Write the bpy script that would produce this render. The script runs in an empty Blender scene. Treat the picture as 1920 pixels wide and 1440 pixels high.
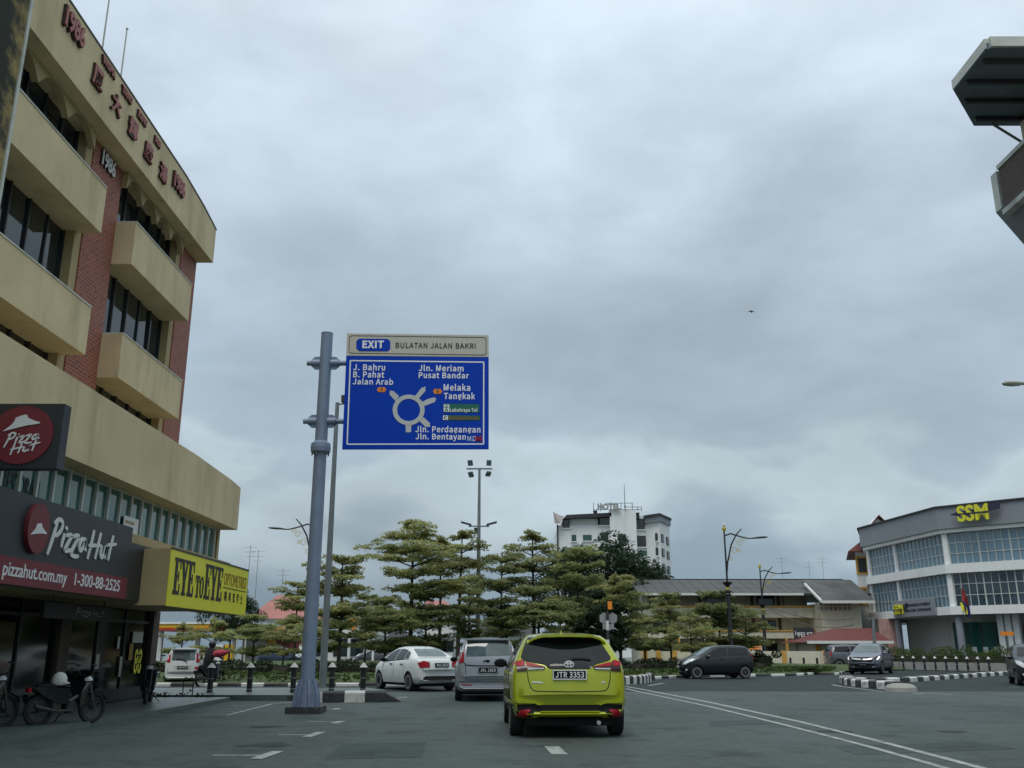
import bpy, bmesh, math, random
import numpy as np
from mathutils import Vector, Matrix
from mathutils.bvhtree import BVHTree

R = math.radians
random.seed(7)
rng = np.random.default_rng(7)
scene = bpy.context.scene
C = scene.collection

# ------------------------------------------------------------------ camera
F_PX, HZ, CAM_H = 1750.0, 1216.0, 1.4          # focal length in px of a 1920 frame, horizon row, lens height
TH = math.atan((HZ - 720) / F_PX)
cam_d = bpy.data.cameras.new("camera")
cam = bpy.data.objects.new("camera", cam_d)
C.objects.link(cam)
cam.location = (0, 0, CAM_H)
cam.rotation_euler = (math.pi / 2 + TH, 0, 0)
cam_d.sensor_width = 36
cam_d.lens = 36 * F_PX / 1920
cam_d.clip_start = 0.05
cam_d.clip_end = 5000
scene.camera = cam

# ------------------------------------------------------------------ world: overcast sky
SUN_EL, SUN_AZ = 62, 205
world = bpy.data.worlds.new("World")
scene.world = world
world.use_nodes = True
wt = world.node_tree
wt.nodes.clear()


def wn(t, **kw):
    n = wt.nodes.new(t)
    for k, v in kw.items():
        setattr(n, k, v)
    return n


def wl(a, b):
    wt.links.new(a, b)


w_out = wn('ShaderNodeOutputWorld')
w_bg = wn('ShaderNodeBackground')
w_bg.inputs['Strength'].default_value = 0.1
w_sky = wn('ShaderNodeTexSky', sky_type='NISHITA', sun_disc=False)
w_sky.sun_elevation = R(SUN_EL)
w_sky.sun_rotation = R(SUN_AZ)
w_tc = wn('ShaderNodeTexCoord')
w_sep = wn('ShaderNodeSeparateXYZ')
wl(w_tc.outputs['Generated'], w_sep.inputs[0])
w_abs = wn('ShaderNodeMath', operation='ABSOLUTE')
wl(w_sep.outputs['Z'], w_abs.inputs[0])
w_div = wn('ShaderNodeVectorMath', operation='MULTIPLY')      # clouds lie in flattened banks
w_div.inputs[1].default_value = (1.0, 1.0, 1.9)
wl(w_tc.outputs['Generated'], w_div.inputs[0])


def w_noise(scale, detail, rough, dist, off):
    mp = wn('ShaderNodeMapping')
    mp.inputs['Location'].default_value = off
    wl(w_div.outputs[0], mp.inputs[0])
    n = wn('ShaderNodeTexNoise')
    n.inputs['Scale'].default_value = scale
    n.inputs['Detail'].default_value = detail
    n.inputs['Roughness'].default_value = rough
    n.inputs['Distortion'].default_value = dist
    wl(mp.outputs[0], n.inputs['Vector'])
    return n


def w_range(src, a, b, c, d):
    m = wn('ShaderNodeMapRange', interpolation_type='SMOOTHSTEP')
    for k, v in zip(('From Min', 'From Max', 'To Min', 'To Max'), (a, b, c, d)):
        m.inputs[k].default_value = v
    wl(src, m.inputs['Value'])
    return m


n_big = w_noise(1.7, 3, 0.45, 0.15, (3.1, 1.7, 0.4))
n_mid = w_noise(4.6, 7, 0.52, 0.25, (0.3, 5.2, 1.1))
f_big = w_range(n_big.outputs['Fac'], 0.30, 0.70, 0.91, 1.10)
f_mid = w_range(n_mid.outputs['Fac'], 0.32, 0.68, 0.91, 1.09)
w_mul = wn('ShaderNodeMath', operation='MULTIPLY')
wl(f_big.outputs[0], w_mul.inputs[0])
wl(f_mid.outputs[0], w_mul.inputs[1])
w_ramp = wn('ShaderNodeValToRGB')
cr = w_ramp.color_ramp
cr.elements[0].position = 0.0
cr.elements[0].color = (0.22, 0.30, 0.37, 1)
cr.elements[1].position = 1.0
cr.elements[1].color = (0.90, 1.0, 1.0, 1)
for p, col in ((0.06, (0.265, 0.35, 0.42, 1)), (0.10, (0.37, 0.46, 0.525, 1)), (0.14, (0.49, 0.585, 0.64, 1)), (0.18, (0.53, 0.64, 0.70, 1)), (0.205, (0.44, 0.54, 0.62, 1)), (0.25, (0.40, 0.50, 0.585, 1)), (0.31, (0.45, 0.55, 0.64, 1)),
               (0.44, (0.57, 0.68, 0.79, 1)), (0.535, (0.71, 0.83, 0.95, 1)), (0.64, (0.80, 0.92, 1.02, 1))):
    e = cr.elements.new(p)
    e.color = col
# billowing edges: the bank heights waver with the cloud noise
n_bil = w_noise(4.4, 7, 0.48, 0.2, (1.3, 2.2, 4.1))
w_bil = w_range(n_bil.outputs['Fac'], 0.3, 0.7, -0.055, 0.055)
w_bil.clamp = False
w_zz = wn('ShaderNodeMath', operation='ADD')
wl(w_abs.outputs[0], w_zz.inputs[0])
wl(w_bil.outputs[0], w_zz.inputs[1])
wl(w_zz.outputs[0], w_ramp.inputs[0])
w_sc = wn('ShaderNodeVectorMath', operation='SCALE')
wl(w_ramp.outputs['Color'], w_sc.inputs[0])
wl(w_mul.outputs[0], w_sc.inputs['Scale'])
w_sc2 = wn('ShaderNodeVectorMath', operation='SCALE')
w_sc2.inputs['Scale'].default_value = 9.4
wl(w_sc.outputs[0], w_sc2.inputs[0])
w_mix = wn('ShaderNodeMix', data_type='RGBA')
w_mix.inputs['Factor'].default_value = 0.95
wl(w_sky.outputs[0], w_mix.inputs['A'])
wl(w_sc2.outputs[0], w_mix.inputs['B'])
wl(w_mix.outputs['Result'], w_bg.inputs['Color'])
wl(w_bg.outputs[0], w_out.inputs['Surface'])

# ------------------------------------------------------------------ sun behind the cloud
sun_d = bpy.data.lights.new("sun", 'SUN')
sun_d.energy = 1.4
sun_d.angle = R(30)
sun_d.color = (1.0, 0.96, 0.9)
sun = bpy.data.objects.new("sun", sun_d)
C.objects.link(sun)
sun.location = (0, 0, 60)
_az = R(SUN_AZ)
_d = Vector((math.sin(_az) * math.cos(R(SUN_EL)), math.cos(_az) * math.cos(R(SUN_EL)), math.sin(R(SUN_EL))))
sun.rotation_euler = _d.to_track_quat('Z', 'Y').to_euler()

vs = scene.view_settings
vs.view_transform = 'Standard'
vs.look = 'None'
vs.exposure = 0.0
vs.gamma = 1.0
vs.use_curve_mapping = False

# ------------------------------------------------------------------ survey helpers: sight line -> place
_c, _s = math.cos(TH), math.sin(TH)


def sight(px, py):
    x = (px - 960) / F_PX
    y = (720 - py) / F_PX
    return Vector((x, _c - y * _s, _s + y * _c))


def on_ground(px, py, z=0.0):
    d = sight(px, py)
    t = (z - CAM_H) / d.z
    return Vector((d.x * t, d.y * t, z))


def at(px, py, Y):
    d = sight(px, py)
    t = Y / d.y
    return Vector((d.x * t, Y, CAM_H + d.z * t))


def at_x(px, py, X):
    d = sight(px, py)
    t = X / d.x
    return Vector((X, d.y * t, CAM_H + d.z * t))


# ------------------------------------------------------------------ materials
MATS = {}


def M(name, col, rough=0.6, metal=0.0, var=0.12, scale=2.0, bump=0.0, bscale=40.0, spec=0.5, coat=0.0,
      dirt=None, dscale=0.8, damt=0.5, streak=False, trans=0.0, emit=0.0):
    m = bpy.data.materials.new(name)
    m.use_nodes = True
    nt = m.node_tree
    b = nt.nodes['Principled BSDF']
    b.inputs['Roughness'].default_value = rough
    b.inputs['Metallic'].default_value = metal
    b.inputs['Specular IOR Level'].default_value = spec
    b.inputs['Coat Weight'].default_value = coat
    b.inputs['Coat Roughness'].default_value = 0.06
    if trans:
        b.inputs['Transmission Weight'].default_value = trans
    c4 = (*col, 1)
    b.inputs['Base Color'].default_value = c4
    if emit:
        b.inputs['Emission Color'].default_value = c4
        b.inputs['Emission Strength'].default_value = emit
    tc = nt.nodes.new('ShaderNodeTexCoord')
    src = None
    if var > 0:
        n = nt.nodes.new('ShaderNodeTexNoise')
        n.inputs['Scale'].default_value = scale
        n.inputs['Detail'].default_value = 6
        n.inputs['Roughness'].default_value = 0.6
        nt.links.new(tc.outputs['Object'], n.inputs['Vector'])
        mr = nt.nodes.new('ShaderNodeMapRange')
        mr.inputs['From Min'].default_value = 0.3
        mr.inputs['From Max'].default_value = 0.7
        mr.inputs['To Min'].default_value = 1 - var
        mr.inputs['To Max'].default_value = 1 + var
        nt.links.new(n.outputs['Fac'], mr.inputs['Value'])
        sc = nt.nodes.new('ShaderNodeVectorMath')
        sc.operation = 'SCALE'
        sc.inputs[0].default_value = col
        nt.links.new(mr.outputs[0], sc.inputs['Scale'])
        src = sc.outputs[0]
        nt.links.new(src, b.inputs['Base Color'])
    if dirt:
        n = nt.nodes.new('ShaderNodeTexNoise')
        n.inputs['Scale'].default_value = dscale
        n.inputs['Detail'].default_value = 8
        n.inputs['Roughness'].default_value = 0.68
        if streak:
            mp = nt.nodes.new('ShaderNodeMapping')
            mp.inputs['Scale'].default_value = (1, 1, 0.18)
            nt.links.new(tc.outputs['Object'], mp.inputs[0])
            nt.links.new(mp.outputs[0], n.inputs['Vector'])
        else:
            nt.links.new(tc.outputs['Object'], n.inputs['Vector'])
        mr = nt.nodes.new('ShaderNodeMapRange')
        mr.interpolation_type = 'SMOOTHSTEP'
        mr.inputs['From Min'].default_value = 0.52
        mr.inputs['From Max'].default_value = 0.72
        mr.inputs['To Max'].default_value = damt
        nt.links.new(n.outputs['Fac'], mr.inputs['Value'])
        mx = nt.nodes.new('ShaderNodeMix')
        mx.data_type = 'RGBA'
        nt.links.new(mr.outputs[0], mx.inputs['Factor'])
        if src:
            nt.links.new(src, mx.inputs['A'])
        else:
            mx.inputs['A'].default_value = c4
        mx.inputs['B'].default_value = (*dirt, 1)
        nt.links.new(mx.outputs['Result'], b.inputs['Base Color'])
    if bump > 0:
        n = nt.nodes.new('ShaderNodeTexNoise')
        n.inputs['Scale'].default_value = bscale
        n.inputs['Detail'].default_value = 4
        nt.links.new(tc.outputs['Object'], n.inputs['Vector'])
        bp = nt.nodes.new('ShaderNodeBump')
        bp.inputs['Strength'].default_value = bump
        bp.inputs['Distance'].default_value = 0.02
        nt.links.new(n.outputs['Fac'], bp.inputs['Height'])
        nt.links.new(bp.outputs[0], b.inputs['Normal'])
    MATS[name] = m
    return m


def asphalt(name, col, patch):
    m = M(name, col, rough=0.62, var=0.0, spec=0.35)
    nt = m.node_tree
    b = nt.nodes['Principled BSDF']
    tc = nt.nodes.new('ShaderNodeTexCoord')

    def noise(s, d, r, stretch=None):
        n = nt.nodes.new('ShaderNodeTexNoise')
        n.inputs['Scale'].default_value = s
        n.inputs['Detail'].default_value = d
        n.inputs['Roughness'].default_value = r
        if stretch:
            mp = nt.nodes.new('ShaderNodeMapping')
            mp.inputs['Scale'].default_value = stretch
            nt.links.new(tc.outputs['Object'], mp.inputs[0])
            nt.links.new(mp.outputs[0], n.inputs['Vector'])
        else:
            nt.links.new(tc.outputs['Object'], n.inputs['Vector'])
        return n
    a, g, p = noise(0.35, 6, 0.62, (1, 0.22, 1)), noise(4.5, 9, 0.95), noise(0.9, 8, 0.7)
    comb = nt.nodes.new('ShaderNodeMath')
    comb.operation = 'ADD'
    m1 = nt.nodes.new('ShaderNodeMapRange')
    m1.inputs['From Min'].default_value, m1.inputs['From Max'].default_value = 0.3, 0.7
    m1.inputs['To Min'].default_value, m1.inputs['To Max'].default_value = 0.22, 0.78
    nt.links.new(a.outputs['Fac'], m1.inputs['Value'])
    m2 = nt.nodes.new('ShaderNodeMapRange')
    m2.inputs['From Min'].default_value, m2.inputs['From Max'].default_value = 0.33, 0.67
    m2.inputs['To Min'].default_value, m2.inputs['To Max'].default_value = 0.0, 1.12
    nt.links.new(g.outputs['Fac'], m2.inputs['Value'])
    nt.links.new(m1.outputs[0], comb.inputs[0])
    nt.links.new(m2.outputs[0], comb.inputs[1])
    sc = nt.nodes.new('ShaderNodeVectorMath')
    sc.operation = 'SCALE'
    sc.inputs[0].default_value = col
    nt.links.new(comb.outputs[0], sc.inputs['Scale'])
    mr = nt.nodes.new('ShaderNodeMapRange')
    mr.interpolation_type = 'SMOOTHSTEP'
    mr.inputs['From Min'].default_value, mr.inputs['From Max'].default_value = 0.52, 0.66
    mr.inputs['To Max'].default_value = 0.75
    nt.links.new(p.outputs['Fac'], mr.inputs['Value'])
    mx = nt.nodes.new('ShaderNodeMix')
    mx.data_type = 'RGBA'
    nt.links.new(mr.outputs[0], mx.inputs['Factor'])
    nt.links.new(sc.outputs[0], mx.inputs['A'])
    mx.inputs['B'].default_value = (*patch, 1)
    nt.links.new(mx.outputs['Result'], b.inputs['Base Color'])
    wob = nt.nodes.new('ShaderNodeTexNoise')
    wob.inputs['Scale'].default_value = 1.3
    wob.inputs['Detail'].default_value = 5
    nt.links.new(tc.outputs['Object'], wob.inputs['Vector'])
    wm = nt.nodes.new('ShaderNodeMix')
    wm.data_type = 'RGBA'
    wm.blend_type = 'LINEAR_LIGHT'
    wm.inputs['Factor'].default_value = 0.9
    nt.links.new(tc.outputs['Object'], wm.inputs['A'])
    nt.links.new(wob.outputs['Color'], wm.inputs['B'])
    vo = nt.nodes.new('ShaderNodeTexVoronoi')
    vo.feature = 'DISTANCE_TO_EDGE'
    vo.inputs['Scale'].default_value = 0.30
    nt.links.new(wm.outputs['Result'], vo.inputs['Vector'])
    vr = nt.nodes.new('ShaderNodeMapRange')
    vr.inputs['From Min'].default_value, vr.inputs['From Max'].default_value = 0.0, 0.006
    vr.inputs['To Min'].default_value, vr.inputs['To Max'].default_value = 0.62, 0.0
    nt.links.new(vo.outputs['Distance'], vr.inputs['Value'])
    ck = nt.nodes.new('ShaderNodeMath')
    ck.operation = 'MULTIPLY'
    nt.links.new(vr.outputs[0], ck.inputs[0])
    nt.links.new(mr.outputs[0], ck.inputs[1])
    cm = nt.nodes.new('ShaderNodeMix')
    cm.data_type = 'RGBA'
    nt.links.new(ck.outputs[0], cm.inputs['Factor'])
    nt.links.new(mx.outputs['Result'], cm.inputs['A'])
    cm.inputs['B'].default_value = (0.008, 0.009, 0.009, 1)
    nt.links.new(cm.outputs['Result'], b.inputs['Base Color'])
    bp = nt.nodes.new('ShaderNodeBump')
    bp.inputs['Strength'].default_value = 0.5
    bp.inputs['Distance'].default_value = 0.01
    nt.links.new(g.outputs['Fac'], bp.inputs['Height'])
    nt.links.new(bp.outputs[0], b.inputs['Normal'])
    rr = nt.nodes.new('ShaderNodeMapRange')
    rr.inputs['To Min'].default_value, rr.inputs['To Max'].default_value = 0.55, 0.9
    nt.links.new(p.outputs['Fac'], rr.inputs['Value'])
    nt.links.new(rr.outputs[0], b.inputs['Roughness'])
    return m


def brickwork(name, c1, c2, mortar, uaxis):
    m = M(name, c1, rough=0.7, var=0)
    nt = m.node_tree
    b = nt.nodes['Principled BSDF']
    tc = nt.nodes.new('ShaderNodeTexCoord')
    sp = nt.nodes.new('ShaderNodeSeparateXYZ')
    cb = nt.nodes.new('ShaderNodeCombineXYZ')
    nt.links.new(tc.outputs['Object'], sp.inputs[0])
    nt.links.new(sp.outputs[uaxis], cb.inputs[0])
    nt.links.new(sp.outputs['Z'], cb.inputs[1])
    br = nt.nodes.new('ShaderNodeTexBrick')
    br.inputs['Scale'].default_value = 1
    br.inputs['Brick Width'].default_value = 0.23
    br.inputs['Row Height'].default_value = 0.085
    br.inputs['Mortar Size'].default_value = 0.012
    br.inputs['Color1'].default_value = (*c1, 1)
    br.inputs['Color2'].default_value = (*c2, 1)
    br.inputs['Mortar'].default_value = (*mortar, 1)
    nt.links.new(cb.outputs[0], br.inputs['Vector'])
    nt.links.new(br.outputs['Color'], b.inputs['Base Color'])
    bp = nt.nodes.new('ShaderNodeBump')
    bp.invert = True
    bp.inputs['Strength'].default_value = 0.8
    bp.inputs['Distance'].default_value = 0.02
    nt.links.new(br.outputs['Fac'], bp.inputs['Height'])
    nt.links.new(bp.outputs[0], b.inputs['Normal'])
    return m


def leafmat(name, c1, c2, c3, scale=1.4, transl=0.5):
    m = bpy.data.materials.new(name)
    m.use_nodes = True
    nt = m.node_tree
    b = nt.nodes['Principled BSDF']
    b.inputs['Roughness'].default_value = 0.55
    b.inputs['Specular IOR Level'].default_value = 0.3
    tc = nt.nodes.new('ShaderNodeTexCoord')
    oi = nt.nodes.new('ShaderNodeObjectInfo')
    n = nt.nodes.new('ShaderNodeTexNoise')
    n.inputs['Scale'].default_value = scale
    n.inputs['Detail'].default_value = 7
    n.inputs['Roughness'].default_value = 0.75
    nt.links.new(tc.outputs['Object'], n.inputs['Vector'])
    rp = nt.nodes.new('ShaderNodeValToRGB')
    e = rp.color_ramp.elements
    e[0].position, e[0].color = 0.32, (*c1, 1)
    e[1].position, e[1].color = 0.68, (*c3, 1)
    x = e.new(0.5)
    x.color = (*c2, 1)
    nt.links.new(n.outputs['Fac'], rp.inputs[0])
    hs = nt.nodes.new('ShaderNodeHueSaturation')
    mr = nt.nodes.new('ShaderNodeMapRange')
    mr.inputs['To Min'].default_value, mr.inputs['To Max'].default_value = 0.78, 1.18
    nt.links.new(oi.outputs['Random'], mr.inputs['Value'])
    nt.links.new(mr.outputs[0], hs.inputs['Value'])
    nt.links.new(rp.outputs[0], hs.inputs['Color'])
    nt.links.new(hs.outputs[0], b.inputs['Base Color'])
    tr = nt.nodes.new('ShaderNodeBsdfTranslucent')
    nt.links.new(hs.outputs[0], tr.inputs['Color'])
    mx = nt.nodes.new('ShaderNodeMixShader')
    mx.inputs[0].default_value = transl
    nt.links.new(b.outputs[0], mx.inputs[1])
    nt.links.new(tr.outputs[0], mx.inputs[2])
    nt.links.new(mx.outputs[0], nt.nodes['Material Output'].inputs['Surface'])
    MATS[name] = m
    return m


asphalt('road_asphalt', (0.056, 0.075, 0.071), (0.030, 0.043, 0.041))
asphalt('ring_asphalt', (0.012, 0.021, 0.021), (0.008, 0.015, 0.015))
asphalt('cut_asphalt', (0.036, 0.054, 0.051), (0.022, 0.034, 0.032))
asphalt('patch_asphalt', (0.025, 0.03, 0.03), (0.02, 0.024, 0.024))
M('paint_white', (0.36, 0.385, 0.37), 0.7, var=0.3, scale=9, dirt=(0.07, 0.085, 0.08), dscale=3, damt=0.95)
MATS['paint_white'].node_tree.nodes['Map Range.001'].inputs['From Min'].default_value = 0.46
M('paving', (0.11, 0.14, 0.128), 0.4, var=0.2, scale=1.2, bump=0.2, dirt=(0.08, 0.085, 0.08), dscale=1.5, damt=0.7)
M('ground_soil', (0.06, 0.075, 0.04), 0.9, var=0.4, scale=0.5)
M('grass', (0.055, 0.085, 0.024), 0.9, var=0.45, scale=0.9, bump=0.8, bscale=20)
M('kerb_white', (0.62, 0.63, 0.60), 0.7, var=0.12, dirt=(0.1, 0.1, 0.09), dscale=3, damt=0.75, bump=0.15)
M('kerb_black', (0.03, 0.032, 0.033), 0.6, var=0.3, dirt=(0.12, 0.12, 0.11), dscale=4, damt=0.6, bump=0.15)
M('concrete', (0.30, 0.30, 0.28), 0.8, var=0.15, dirt=(0.1, 0.1, 0.09), dscale=1.5, damt=0.6, bump=0.2)
M('beige', (0.68, 0.56, 0.34), 0.85, var=0.10, scale=0.8, bump=0.35, bscale=45, dirt=(0.36, 0.295, 0.165), dscale=1.3, damt=0.5, streak=True)
MATS['beige'].node_tree.nodes['Map Range.001'].inputs['From Min'].default_value = 0.46
M('beige_dark', (0.42, 0.33, 0.17), 0.8, var=0.1, scale=0.7, dirt=(0.3, 0.22, 0.12), dscale=0.8, damt=0.5)  # darker copy of beige: shade under the overhang put into the colour
M('mould', (0.30, 0.23, 0.09), 0.9, var=0.6, scale=1.2, bump=0.3, bscale=12, dirt=(0.02, 0.025, 0.02), dscale=0.9, damt=0.98)
MATS['mould'].node_tree.nodes['Map Range.001'].inputs['From Min'].default_value = 0.40
MATS['mould'].node_tree.nodes['Map Range.001'].inputs['From Max'].default_value = 0.56
M('strip_pale', (0.55, 0.57, 0.52), 0.6, var=0.15, dirt=(0.2, 0.2, 0.18), damt=0.6)
brickwork('brick_red', (0.37, 0.092, 0.055), (0.24, 0.058, 0.042), (0.36, 0.22, 0.16), 'Y')
M('letters_red', (0.36, 0.10, 0.08), 0.5, var=0.15, scale=6)
M('letters_edge', (0.03, 0.02, 0.02), 0.6, var=0)
M('letters_white', (0.72, 0.74, 0.74), 0.5, var=0.06)
M('glass_dark', (0.012, 0.02, 0.024), 0.05, var=0.0, spec=0.75)
M('glass_shop', (0.006, 0.010, 0.010), 0.08, var=0.0, spec=0.4)
M('glass_teal', (0.035, 0.15, 0.135), 0.07, var=0.35, scale=0.35, spec=0.6)
M('glass_blue', (0.12, 0.215, 0.285), 0.07, var=0.25, scale=0.4, spec=1.0)  # pale sky reflection put into the base colour of the glass
M('glass_dusk', (0.03, 0.055, 0.075), 0.06, var=0.4, scale=0.5, spec=0.9)
M('glass_green', (0.02, 0.09, 0.08), 0.08, var=0.1, spec=0.7)
M('frame_alu', (0.52, 0.55, 0.53), 0.45, metal=0.2, var=0.08)
M('frame_dark', (0.03, 0.035, 0.035), 0.5, var=0.1)
M('sign_black', (0.022, 0.026, 0.03), 0.45, var=0.12, scale=1.5)
M('sign_red', (0.17, 0.018, 0.028), 0.5, var=0.1, scale=1.5)
M('sign_yellow', (0.82, 0.77, 0.03), 0.45, var=0.07, scale=1.2, dirt=(0.6, 0.56, 0.05), dscale=1.2, damt=0.4)
M('sign_lettering_black', (0.012, 0.012, 0.012), 0.5, var=0)
M('sign_brown', (0.35, 0.22, 0.03), 0.5, var=0)
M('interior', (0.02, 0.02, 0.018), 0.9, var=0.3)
M('gantry_grey', (0.21, 0.27, 0.38), 0.5, metal=0.15, var=0.1, scale=2.5, dirt=(0.12, 0.13, 0.15), dscale=2, damt=0.5, streak=True)
M('galvanised', (0.18, 0.205, 0.215), 0.5, metal=0.3, var=0.15, scale=3)
M('black_metal', (0.014, 0.016, 0.017), 0.45, var=0.2)
M('gold', (0.62, 0.50, 0.06), 0.45, metal=0.2, var=0.1)
M('sign_blue', (0.0, 0.048, 0.46), 0.55, var=0.05, scale=1.2, spec=0.15)
M('sign_grey', (0.52, 0.55, 0.56), 0.5, var=0.04)
M('sign_white', (0.82, 0.85, 0.88), 0.5, var=0.03)
M('sign_cream', (0.53, 0.52, 0.45), 0.55, var=0.06, scale=2, dirt=(0.34, 0.33, 0.28), dscale=2, damt=0.5)
M('sign_green', (0.0, 0.13, 0.085), 0.5, var=0)
M('sign_green2', (0.01, 0.11, 0.05), 0.5, var=0)
M('sign_orange', (0.78, 0.24, 0.02), 0.5, var=0)
M('sign_redtext', (0.36, 0.10, 0.03), 0.5, var=0)
M('sign_back', (0.30, 0.32, 0.33), 0.5, metal=0.3, var=0.08)
M('bark', (0.05, 0.042, 0.033), 0.9, var=0.35, scale=4, bump=0.5, bscale=20)
leafmat('leaf_variegated', (0.16, 0.185, 0.075), (0.31, 0.325, 0.13), (0.54, 0.53, 0.26))
leafmat('leaf_mid', (0.13, 0.16, 0.066), (0.25, 0.28, 0.115), (0.44, 0.455, 0.21))
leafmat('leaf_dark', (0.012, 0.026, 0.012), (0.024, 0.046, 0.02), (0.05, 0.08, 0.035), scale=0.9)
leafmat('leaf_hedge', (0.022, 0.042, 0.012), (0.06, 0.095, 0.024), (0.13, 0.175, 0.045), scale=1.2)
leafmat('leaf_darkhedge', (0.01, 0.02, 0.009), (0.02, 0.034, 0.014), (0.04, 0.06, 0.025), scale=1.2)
M('wall_white', (0.78, 0.79, 0.78), 0.7, var=0.04, dirt=(0.45, 0.46, 0.45), dscale=0.25, damt=0.4, streak=True)
M('wall_offwhite', (0.70, 0.71, 0.68), 0.7, var=0.05, dirt=(0.4, 0.4, 0.38), dscale=0.5, damt=0.4, streak=True)
M('wall_cream', (0.66, 0.62, 0.47), 0.8, var=0.08, dirt=(0.25, 0.24, 0.19), dscale=0.5, damt=0.6, streak=True)
M('wall_grey', (0.235, 0.25, 0.28), 0.6, var=0.05, scale=0.5)
M('wall_brown', (0.10, 0.075, 0.065), 0.8, var=0.15)
M('canopy_grey', (0.13, 0.165, 0.20), 0.6, var=0.1)
M('roof_dark', (0.035, 0.038, 0.042), 0.7, var=0.2)
M('roof_grey', (0.085, 0.09, 0.088), 0.75, var=0.35, scale=0.5, dirt=(0.03, 0.033, 0.03), dscale=0.6, damt=0.7)
M('roof_red', (0.14, 0.032, 0.028), 0.7, var=0.2, scale=2)
M('roof_pink', (0.36, 0.155, 0.135), 0.75, var=0.12, scale=0.8)
M('trim_orange', (0.60, 0.33, 0.06), 0.7, var=0.1)
M('mural', (0.50, 0.30, 0.27), 0.8, var=0.3, scale=1.5, dirt=(0.10, 0.32, 0.14), dscale=0.6, damt=0.9)
M('navy', (0.02, 0.022, 0.06), 0.5, var=0)
M('logo_yellow', (0.68, 0.66, 0.03), 0.45, var=0)
M('flag_red', (0.30, 0.03, 0.03), 0.8, var=0.2)
M('flag_blue', (0.02, 0.03, 0.14), 0.8, var=0.2)
M('canopy_yellow', (0.75, 0.42, 0.01), 0.5, var=0.05)
M('canopy_red', (0.45, 0.04, 0.02), 0.5, var=0.05)
M('rubber', (0.014, 0.015, 0.015), 0.8, var=0.2, scale=8)
M('alloy', (0.50, 0.51, 0.52), 0.35, metal=0.6, var=0.1)
M('chrome', (0.75, 0.77, 0.78), 0.12, metal=1.0, var=0)
M('car_glass', (0.005, 0.008, 0.010), 0.05, var=0, spec=0.45)
M('car_glass_light', (0.09, 0.13, 0.13), 0.05, var=0.3, scale=3, spec=0.9)
M('plastic_black', (0.007, 0.007, 0.008), 0.55, var=0.1, spec=0.2)
M('lamp_red', (0.34, 0.006, 0.018), 0.38, var=0.15, scale=14, spec=0.3)
M('lamp_smoke', (0.03, 0.008, 0.010), 0.2, var=0, coat=0.1)
M('lamp_clear', (0.62, 0.66, 0.68), 0.12, var=0.2, scale=18, coat=0.8)
M('lamp_on', (1.0, 1.0, 1.0), 0.2, var=0, emit=1.2)
M('lime_paint', (0.39, 0.44, 0.008), 0.32, metal=0.25, var=0.02, scale=0.8, coat=0.8)
M('silver_paint', (0.33, 0.35, 0.385), 0.35, metal=0.35, var=0.02, coat=0.7)
M('white_paint', (0.70, 0.73, 0.72), 0.3, var=0.02, coat=0.8)
M('black_paint', (0.007, 0.012, 0.016), 0.28, var=0.05, coat=0.5, spec=0.4)
M('gable_pale', (0.42, 0.36, 0.36), 0.7)
M('bluegrey_paint', (0.13, 0.14, 0.185), 0.3, metal=0.4, var=0.03, coat=0.8)
M('darkteal_paint', (0.010, 0.016, 0.021), 0.3, metal=0.1, var=0.03, coat=0.4)
M('blue_paint', (0.04, 0.06, 0.12), 0.3, metal=0.2, var=0.05, coat=0.8)
M('grey_paint', (0.10, 0.11, 0.13), 0.3, metal=0.3, var=0.05, coat=0.7)
M('cloth_black', (0.006, 0.006, 0.008), 0.9, var=0.3, scale=8)
M('cloth_red', (0.36, 0.03, 0.06), 0.7, var=0.2, scale=6)
M('skin', (0.30, 0.18, 0.12), 0.6, var=0.08)


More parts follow.
